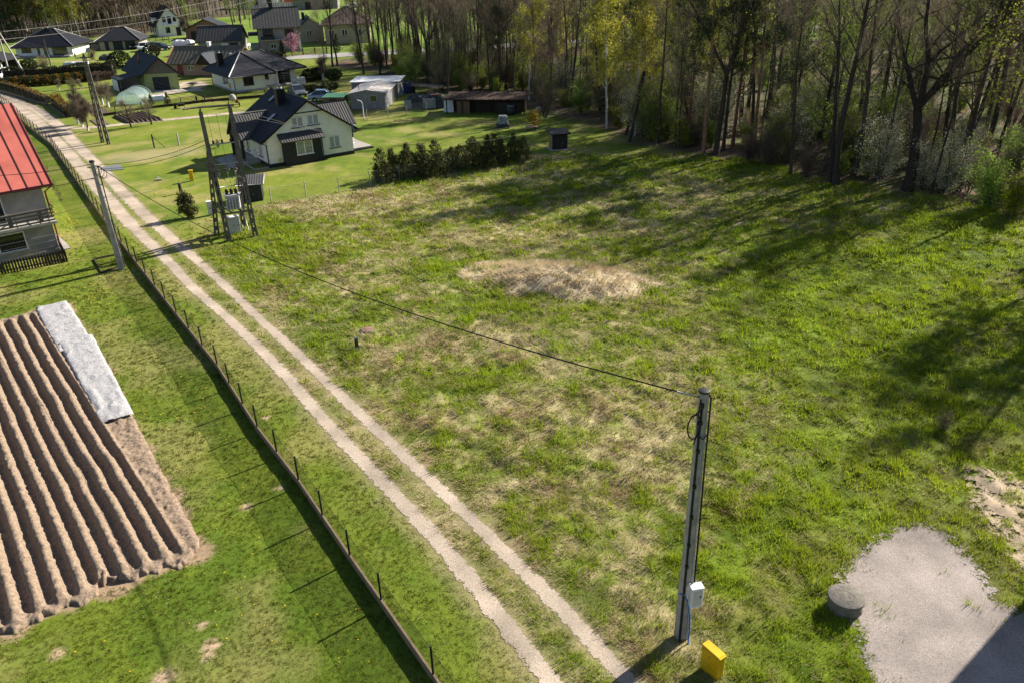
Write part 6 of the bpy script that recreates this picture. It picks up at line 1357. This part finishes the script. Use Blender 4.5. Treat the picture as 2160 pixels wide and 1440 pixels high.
band1 = EDGE + [(-10, 158), (4, 146), (18, 126), (30, 112), (40, 96), (50, 86), (66, 72), (66, 46)]
band2 = [(-8, 158), (4, 146), (18, 126), (30, 112), (40, 96), (50, 86), (66, 72), (84, 60), (120, 90), (100, 140), (60, 165), (10, 175), (-8, 170)]
def kind_for(x, y):
    px = x / y; u = fr.random()       # which kinds grow where, from left to right along the wood
    if px < -.03: return 'b' if u < .88 else ('i' if u < .92 else 'l')
    if px < .10: return 'p' if u < .38 else ('b' if u < .66 else ('i' if u < .85 else 'l'))
    if px < .24: return 'i' if u < .42 else ('p' if u < .58 else ('b' if u < .82 else 'l'))
    return 'b' if u < .62 else ('l' if u < .93 else 'p')
KEYS = {'b': ['b1', 'b2', 'b3', 'b5', 'b1', 'b5'], 'l': ['l1', 'l2'], 'p': ['p1', 'p2', 'p3'], 'i': ['birch', 'birch2']}
for x, y in scatter(150, 2.6, band1) + scatter(150, 3.6, band2):
    if x > .64 * y + 5: continue
    kd = kind_for(x, y); k = KEYS[kd][int(fr.random() * len(KEYS[kd]))]; s = (.78 + .35 * fr.random()) * (.86 if y > 110 else 1)
    px = x / y; zone = 'at the left end' if px < -.03 else 'behind the timber shelter' if px < .10 else 'around the leaning power pole' if px < .21 else 'around the big forked tree' if px < .33 else 'left of the gnarled oak' if px < .47 else 'right of the gnarled oak'
    e = float(polydist(np.array([x]), np.array([y]), EDGE)[0]); dep = 'front row' if e < 5 else 'second row' if e < 12 else 'middle' if e < 26 else 'deep shade'
    lab = {'b1': 'straight bare tree', 'b2': 'thick slightly leaning bare tree', 'b3': 'slender bare tree', 'b5': 'thin pole-like bare tree', 'l1': 'tall budding tree', 'l2': 'low-branched budding tree', 'p1': 'tall pine', 'p2': 'mid-sized pine', 'p3': 'low-crowned pine', 'birch': 'straight birch', 'birch2': 'leaning birch'}[k] + ' in the ' + dep + ' ' + zone
    plant(k, x, y, None, s, lab, lab + ' trees')
under = EDGE + [(0, 145), (20, 112), (38, 92), (52, 78), (66, 66), (66, 46)]
for x, y in scatter(120, 2.2, under) + scatter(80, 3, [(20, 112), (38, 92), (52, 78), (66, 66), (84, 70), (90, 110), (50, 140), (10, 160), (-5, 150)]) + scatter(90, 1.7, EDGE + [(-24, 152), (-8, 132), (2, 120), (12, 104), (22, 86), (32, 74), (42, 66), (54, 58)]):
    u = fr.random(); px = x / y
    k = 's1' if u < .14 else ('s5' if u < .24 else ('s2' if u < .65 else ('s3' if u < .93 else 's4')))
    if px < 0 and k in ('s4',): k = 's1'
    lab = {'s1': 'low bare twiggy shrub in the wood', 's5': 'bare thicket stems in the wood', 's2': 'green leafing undergrowth bush in the wood', 's3': 'low fresh green bush under the forest trees', 's4': 'whitish blossoming bush inside the wood'}[k]
    zone = 'above the wagons' if px < -.03 else 'behind the timber shelter' if px < .10 else 'near the leaning power pole' if px < .21 else 'near the big forked tree' if px < .33 else 'left of the gnarled oak' if px < .47 else 'right of the gnarled oak'
    e = float(polydist(np.array([x]), np.array([y]), EDGE)[0])
    lab = lab.replace(' in the wood', '').replace(' inside the wood', '').replace(' under the forest trees', '') + (', at the edge ' if e < 4 else ', just inside ' if e < 10 else ', deeper in ') + zone
    plant(k, x, y, None, .65 + .6 * fr.random(), lab, (', at the edge ' if e < 4 else ', just inside ' if e < 10 else ', deeper in ')[2:] + zone + ': ' + {'s1': 'low bare shrubs', 's5': 'bare thickets', 's2': 'leafing undergrowth', 's3': 'low green bushes', 's4': 'blossoming bushes'}[k] + ' in the wood')
for px, py, k, s, l in ((2085, 440, 's2', 1.0, 'big rounded green bush at the right edge before the wood'), (2130, 450, 's3', 1.5, 'dense green bush cut by the right edge below the wood'), (2140, 400, 's2', 1.2, 'tall green bush at the right edge'), (1985, 408, 's4', .85, 'white-blossoming bush right of the gnarled oak'), (1945, 400, 's4', .7, 'pale blossoming bush at the foot of the gnarled oak'), (2020, 360, 's4', .8, 'blossoming bush deeper in the wood behind the gnarled oak'),
                        (1830, 340, 's2', .9, 'fresh green bush left of the gnarled oak'), (1385, 298, 's3', .9, 'bright green low growth right of the leaning power pole'), (1455, 298, 's3', .9, 'yellow-green low growth left of the tall pine'), (1700, 372, 's1', .9, 'bare brush left of the close pair of trunks'), (1620, 352, 's1', 1.0, 'bare brown brush at the forest edge right of the forked tree'), (1580, 345, 's1', .8, 'small bare brush beside the forked tree'),
                        (872, 182, 's2', 1.15, 'green bush with pale blossom at the left end of the wood'), (850, 176, 's3', 1.6, 'yellowish-green bush beside the covered wagon'), (930, 190, 's5', .9, 'brown thicket behind the lean-to'), (1150, 250, 's5', .8, 'brown thicket behind the forsythia')):
    pplant(k, px, py, l, s)
# ---- far woods behind the village (left), trees one can count at the front, one mass behind
for i in range(27):
    px = fr.uniform(50, 184); x, y = g(px, fr.uniform(64, 84)); plant(['birch', 'birch2'][i % 2], x, y, None, fr.uniform(1.0, 1.3), 'tall yellow-green birch in the grove behind the hipped bungalow', 'birches of the far grove', fr.uniform(.9, 1.1))
for i in range(8):
    x, y = g(fr.uniform(-30, 52), fr.uniform(76, 88)); plant('p3' if i % 2 else 'b3', x, y, None, 1.1, 'dark tree left of the birch grove at the top left' if i % 2 else 'bare brownish tree left of the birch grove at the top left', 'dark trees at the top left' if i % 2 else 'bare trees at the top left')
for i in range(60):
    px = fr.uniform(186, 560); x, y = g(px, fr.uniform(38, 70) - (px > 440) * 10); plant(['b1', 'b3', 'b5', 'b2', 'l2'][int(fr.random() ** 1.2 * 4.99)], x, y, None, fr.uniform(.7, .95), 'bare brown-grey tree in the far wood behind ' + ('the garage' if px < 300 else 'the far white house' if px < 390 else 'the brick house' if px < 460 else 'the tall grey house'), 'bare trees of the far wood behind ' + ('the garage' if px < 300 else 'the far white house' if px < 390 else 'the brick house' if px < 460 else 'the tall grey house'))
def mass(name, label, pts, seed, hh, nt, nl, lm, tw=.04):
    """a far wood that reads as one brown-green mass"""
    r = np.random.default_rng(seed); S = []; b = MB()
    for x, y in pts:
        h_ = hh * r.uniform(.75, 1.15); b.tube([(x, y, -.3), (x + r.normal(0, .4), y, h_ * .9)], [.18, .05], 4, cap=False)
        for _ in range(16): z = h_ * r.uniform(.3, 1); w = 2.6 * (1.15 - z / h_); S.append((Vector((x + r.normal(0, w), y + r.normal(0, w), z)), Vector((0, 0, 1))))
    t = thing(name, label, 'wood', (0, 0, 0)); t['kind'] = 'stuff'
    o = b.build('trunks', M['bark'], t); o['kind'] = 'stuff'; o = bigmesh('twigs', twigs(S, nt, 1.8, tw, seed, up=.9, gens=2), 3, M['twig'], t); o['kind'] = 'stuff'
    if nl: o = bigmesh('foliage', leaves(S, nl, .16, seed, .8), 4, M[lm], t); o['kind'] = 'stuff'
ms = [(x, y) for x, y in scatter(520, 3.0, [p for p in FARW[:8]] + [(-110, 300), (-330, 290)])]
mass('wood', 'far brown wood closing off the village at the top left', ms, 3, 15, 50000, 30000, 'twig', .10)
ms = [(x, y) for x, y in scatter(420, 3.4, [(-2, 176), (30, 172), (84, 152), (104, 140), (150, 210), (110, 260), (40, 260), (0, 215)])]
mass('wood', 'deep background of the wood on the right behind the countable trees', ms, 5, 15, 20000, 60000, 'leaf_bush')

for x, y in scatter(75, 1.7, [(-27, 150), (-14, 130), (-9, 120), (0, 110.5), (8, 100), (13, 106), (6, 124), (-3, 142), (-9, 160), (-24, 159)]) :
    k = ['b3', 'b5', 'b1', 'b5'][int(fr.random() * 4)]; l = {'b3': 'slender crooked bare tree', 'b5': 'pole-thin bare tree', 'b1': 'straight bare tree'}[k] + (' above the covered wagon' if x < -13 else ' above the woodpile' if x < -3 else ' above the timber shelter') + (', close behind it' if y < 122 - x * .8 else ', further back in the stand'); plant(k, x, y, None, fr.uniform(.7, .95), l, l)
for x, y in scatter(38, 3, [(-34, 168), (-6, 172), (14, 170), (22, 215), (-20, 225), (-40, 205)]): plant(['b1', 'b5'][int(fr.random() * 2)], x, y, None, fr.uniform(.7, .9), 'bare tree standing beyond the asphalt road', 'bare trees beyond the road')

# ---- evergreens of the garden
def conifer(key, seed, Ht, wd, n=5200, m='needles_yew', spires=1, name='yew_tree', size=.07, shape=.8):
    r = np.random.default_rng(seed); b = MB(); P = []
    for k in range(spires):
        a = k * 2.4; ox, oy = (0, 0) if spires == 1 else (math.cos(a) * wd * .32, math.sin(a) * wd * .32); h_ = Ht * (1 if k == 0 else r.uniform(.7, .95)); w = wd * (1 if spires == 1 else .62)
        b.tube([(ox * .3, oy * .3, -.1), (ox, oy, h_ * .9)], [.09, .015], 5)
        nw = 42
        for j in range(nw):
            f = j / nw; z = .12 + (h_ - .12) * f; R_ = w / 2 * (1 - f) ** shape * (.75 + .5 * r.random()); nb = 9
            for q in range(nb): t = r.random() * 2 * PI; L = R_ * (.7 + .5 * r.random()); P += [(Vector((ox + math.cos(t) * L * v, oy + math.sin(t) * L * v, z + .12 * h_ * (v - .6) * .5)), None) for v in (.55, .8, 1.0)]
        P += [(Vector((ox, oy, h_ * v)), None) for v in (.9, .95, 1, 1.03)]
    V = leaves([(p, 0) for p, _ in P], n, size, seed, .05, clump=5, asp=.3)
    PR[key] = tree_obj(name, 'x', 'tree', b, 'bark', [('foliage', V, 4, m)])
conifer('y1', 41, 2.8, 3.4, 11000, spires=3, shape=.55); conifer('y2', 42, 2.5, 3.2, 11500, spires=4, shape=.45); conifer('y3', 43, 2.9, 2.2, 7500, spires=2, shape=.55); conifer('sp', 44, 1.6, 1.1, 3600, name='spruce_tree', size=.05); conifer('sp2', 45, 3.2, 1.6, 5000, m='needles', name='spruce_tree')
for px, py, k, s, l in ((796, 384, 'sp', 1, 'small spruce at the left end of the evergreen row'), (818, 380, 'y1', .93, 'first tall yew of the evergreen row, behind the small spruce'), (846, 378, 'y3', 1.05, 'narrow two-topped yew, second of the evergreen row'), (878, 373, 'y2', 1.05, 'wide dense yew in the middle of the left evergreen group'), (905, 370, 'y2', .95, 'dense yew right of the wide one in the left evergreen group'), (933, 366, 'y1', 1.0, 'pointed yew at the right end of the left evergreen group'),
                        (960, 360, 'sp', 1.05, 'small dark spruce standing between the two evergreen groups'), (995, 354, 'y1', 1.0, 'left yew of the right evergreen group'), (1018, 350, 'y2', 1.12, 'dense middle yew of the right evergreen group'), (1045, 347, 'y3', .95, 'narrow yew of the right evergreen group'), (1071, 342, 'y3', .9, 'blue-green pointed yew near the right end of the evergreen row'), (1092, 338, 'y1', .85, 'last yew at the right end of the evergreen row'),
                        (320, 222, 'sp', .85, 'small spruce left of the white covered heap'), (355, 222, 'sp', 1.0, 'small dark spruce right of the white covered heap'), (597, 122, 'sp2', 1.0, 'narrow dark spruce in front of the tall grey house'), (712, 112, 'sp2', 1.1, 'dark columnar conifer by the road in front of the bare trees')):
    pplant(k, px, py, l, s)
conifer('ju', 46, 1.9, 1.7, 4200, m='thuja', spires=3, name='juniper_bush', size=.06, shape=.5); PR['ju']['category'] = 'shrub'
b, S = grow(47, 1.3, .06, start=.2, nl=14, ang=(30, 70), ll=.5, nseg=6, sub=3)
PR['jun'] = tree_obj('juniper_bush', 'x', 'shrub', b, 'bark', [('foliage', leaves(S, 5200, .055, 4, .13), 4, 'needles_yew')])
pplant('jun', 397, 460, 'round dark juniper bush on a short stem on the lawn left of the transformer station', 1.15)
# ---- thujas and hedges
def ball(key, seed, rr, hh, m, name='thuja', n=2600, size=.07):
    r = np.random.default_rng(seed); v = r.normal(0, 1, (900, 3)); v /= np.linalg.norm(v, axis=1)[:, None]; v *= (.82 + .2 * r.random((900, 1)))
    P = np.stack([v[:, 0] * rr, v[:, 1] * rr, hh / 2 + v[:, 2] * hh / 2], -1); b = MB().tube([(0, 0, -.1), (0, 0, hh * .7)], [.06, .03], 5)
    PR[key] = tree_obj(name, 'x', 'shrub', b, 'bark', [('foliage', leaves([(p, 0) for p in P], n, size, seed, .05, clump=5, asp=.5), 4, m)])
ball('t1', 51, .72, 1.45, 'thuja'); ball('t2', 52, .72, 1.5, 'thuja_gold'); ball('t3', 53, 2.0, 3.0, 'thuja', 'round_thuja', 7000, .12); ball('t4', 54, .75, 1.1, 'thuja', 'box_bush', 2600)
xs = [(12, 186), (25, 184), (37, 184), (48, 183), (60, 182), (71, 182), (82, 181), (93, 180), (104, 180), (114, 179), (125, 178), (135, 177), (146, 176), (156, 175), (166, 174), (176, 172), (188, 171)]
for i, (px, py) in enumerate(xs):
    gold = i in (2, 4, 6, 8, 10, 12, 14); pplant('t2' if gold else 't1', px, py, 'orange-tinged thuja in the clipped row at the far left' if gold else 'green clipped thuja in the row at the far left', 1.1, group='orange thujas in the row' if gold else 'green thujas in the row', sz=1.05)
for px, py, k, s, l in ((200, 150, 't4', 1.2, 'leftmost of the four round bushes above the hedge'), (212, 151, 't4', 1.15, 'second round bush above the hedge from the left'), (224, 150, 't4', 1.2, 'third round bush above the hedge from the left'), (236, 149, 't4', 1.2, 'rightmost of the four round bushes above the hedge'),
                        (256, 144, 't3', 1.0, 'tall dark rounded thuja left of the green barn'), (322, 122, 't3', .85, 'tall dark rounded thuja behind the ridge of the green barn'),
                        (650, 197, 't4', 1.0, 'leftmost small round thuja right of the white bungalow'), (664, 196, 't4', 1.0, 'second small round thuja right of the white bungalow'), (678, 195, 't4', .8, 'smallest round thuja of the row by the caravans'), (690, 194, 't4', 1.1, 'fourth round thuja of the row by the caravans'), (704, 189, 't4', .9, 'round thuja touching the caravan roofs'),
                        (655, 172, 't4', 1.7, 'dark wide bush behind the water tank'), (675, 168, 't4', 1.7, 'dark bush behind the row of round thujas'), (705, 170, 't4', 1.6, 'dark bush in the shade near the tall trunks'), (64, 148, 't4', 1.8, 'brownish round bush beside the carport'), (300, 160, 't4', .6, 'small clipped bush behind the lean-to')):
    pplant(k, px, py, l, s)
def hedge(name, label, pts, w, hh, m, n, seed, size=.07, topm=None):
    r = np.random.default_rng(seed); p = resample(pts, .3, 1); L = len(p); P = []
    i = r.integers(0, L, 2600); a = r.uniform(-1, 1, 2600); z = r.uniform(0, 1, 2600); e = r.random(2600); a = np.where(e < .6, np.sign(a) * (.85 + .15 * np.abs(a)), a); z = np.where(e >= .6, .9 + .12 * z, z)
    d = np.gradient(p, axis=0); d /= np.linalg.norm(d, axis=1)[:, None]; bump = 1 + .16 * (vnoise(p[i, 0] * .9, p[i, 1] * .9) - .5) * 2
    X = np.stack([p[i, 0] - d[i, 1] * a * w / 2 * bump, p[i, 1] + d[i, 0] * a * w / 2 * bump, z * hh * bump], -1)
    t = thing(name, label, 'hedge')
    lo = X[:, 2] < hh * (.66 if topm else 9); bigmesh('foliage', leaves([(q, 0) for q in X[lo]], n, size, seed, .06, clump=5, asp=.5), 4, M[m], t)
    if topm: bigmesh('orange_tips', leaves([(q, 0) for q in X[~lo]], n // 2, size, seed + 1, .06, clump=5, asp=.5), 4, M[topm], t)
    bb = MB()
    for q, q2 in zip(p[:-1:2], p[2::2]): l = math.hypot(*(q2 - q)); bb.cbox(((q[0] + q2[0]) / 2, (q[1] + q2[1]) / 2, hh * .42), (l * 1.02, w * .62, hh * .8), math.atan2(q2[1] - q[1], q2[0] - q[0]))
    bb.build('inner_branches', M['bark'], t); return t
hedge('hedge', 'long hedge with orange tips behind the grey mesh fence at the far left', [g(-40, 176), g(0, 186), g(30, 193), g(60, 203), g(84, 213), g(104, 219)], .9, 1.15, 'thuja', 9000, 61, topm='thuja_gold')
hedge('hedge', 'wedge of clipped hedge with orange tips beside the fruit trees', [g(119, 218), g(128, 228), g(142, 240), g(154, 248)], 1.1, 1.25, 'thuja', 6000, 62, topm='thuja_gold')
hedge('hedge', 'tall dark green hedge behind the thuja row', [g(12, 172), g(60, 169), g(120, 166), g(190, 161), g(245, 158)], 1.4, 2.0, 'thuja', 14000, 63, .09)
hedge('hedge', 'low reddish hedge of mixed bushes continuing the thuja row towards the barn', [g(190, 172), g(215, 170), g(243, 166)], 1.3, 1.2, 'twig_red', 5000, 64)
hedge('hedge', 'clipped dark hedge block before the grey outbuilding', [g(432, 112), g(492, 110)], 2.4, 2.1, 'thuja', 8000, 65, .11)
hedge('hedge', 'dark low hedge along the road behind the white bungalow', [g(560, 124), g(600, 126)], 1.0, 1.3, 'thuja', 3000, 66, .1)
# ---- fruit trees with whitewashed trunks
def fruit(key, seed, Ht, wd, white=1.0, nt=1400, tw='twig', bl=0, blm='blossom', name='fruit_tree'):
    b, S = grow(seed, Ht, .10, start=.35, nl=14, ang=(45, 85), ll=wd / Ht * .42, nseg=6, sub=5, wander=.1, forks=0, taper=.7); cr = [('twigs', twigs(S, nt, .5, .009, seed, spread=.9), 3, tw)]
    if bl: cr.append(('blossom', leaves(S, bl, .06, seed, .15), 4, blm))
    t = tree_obj(name, 'x', 'tree', b, 'bark', cr)
    if white: MB().tube([(0, 0, -.02), (0, 0, white)], [.15, .135], 8, cap=False).build('whitewash', M['white_wash'], t)
    PR[key] = t
fruit('f1', 71, 3.2, 4.2, 1.15, 3000); fruit('f2', 72, 2.2, 2.0, .8, 900); fruit('f3', 73, 2.4, 1.6, 0, 350, name='sapling'); fruit('f4', 74, 3.0, 6.5, 0, 300, bl=5200, blm='blossom_pink', name='blossoming_tree'); fruit('f5', 75, 1.6, 2.0, 0, 200, bl=2200, blm='forsythia', name='forsythia_bush')
PR['f5']['category'] = 'shrub'
for px, py, k, s, l in ((165, 262, 'f1', .95, 'left bare fruit tree with whitewashed trunk beside the track junction'), (174, 268, 'f1', .9, 'middle bare fruit tree with whitewashed trunk beside the track junction'), (186, 276, 'f1', .85, 'right crooked fruit tree with whitewashed trunk beside the track junction'), (217, 221, 'f2', 1.1, 'small white-trunked fruit tree left of the polytunnel'), (229, 227, 'f2', 1.2, 'small white-trunked fruit tree nearest the polytunnel'),
                        (125, 190, 'f2', .6, 'whitewashed sapling on the bright lawn behind the thuja row'), (170, 188, 'f2', .55, 'tiny whitewashed sapling right of the grey bush'), (206, 183, 'f2', .8, 'whitewashed leaning sapling near the barn'), (277, 268, 'f3', 1.1, 'thin bare sapling in front of the ridged vegetable plot'), (320, 263, 'f3', 1.15, 'bare sapling at the right end of the ridged vegetable plot'),
                        (617, 120, 'f4', 1.0, 'pink blossoming tree in front of the tall grey house'), (1127, 272, 'f5', 1.0, 'yellow flowering forsythia bush in the shade near the wood'), (682, 170, 'f2', 1.4, 'white-trunked tree among dark bushes behind the caravans'), (398, 80, 'f1', 1.1, 'bare round tree in front of the brick house'), (500, 42, 'b5', .8, 'dark double-stemmed tree left of the tall grey house')):
    pplant(k, px, py, l, s)
shrub('gb', 81, 1.5, 1.6, nst=8, nt=700, leaf=500, lm='leaf_yellow', name='garden_bush', ls=.04)
for px, py, s, l in ((158, 190, .9, 'round grey-green bush on the bright lawn behind the thuja row'), (462, 312, .45, 'small dark tuft of shrub on the lawn beside the transformer station'), (195, 128, 1.1, 'grey bush behind the lattice pole head'), (598, 88, 1.5, 'grey bush at the foot of the small beige house'), (1990, 905, .5, 'small dark weed clump in the tree shadow on the meadow'), (1110, 335, .6, 'low twiggy bush at the right end of the wire fence'), (100, 148, 1.4, 'brown bush behind the dark hedge')):
    pplant('gb', px, py, l, s)
shrub('vine', 82, 1.3, .5, nst=2, nt=50, name='vine_stock')
for i, (px, py) in enumerate(((102, 367), (108, 390), (116, 402), (122, 412), (130, 424))): pplant('vine', px, py, 'small bare vine stock in the row beside the red-roofed house', .8, group='vine stocks by the red-roofed house')
for k, p in list(PR.items()):
    if k not in USED:
        for c in list(p.children): bpy.data.objects.remove(c)
        bpy.data.objects.remove(p)
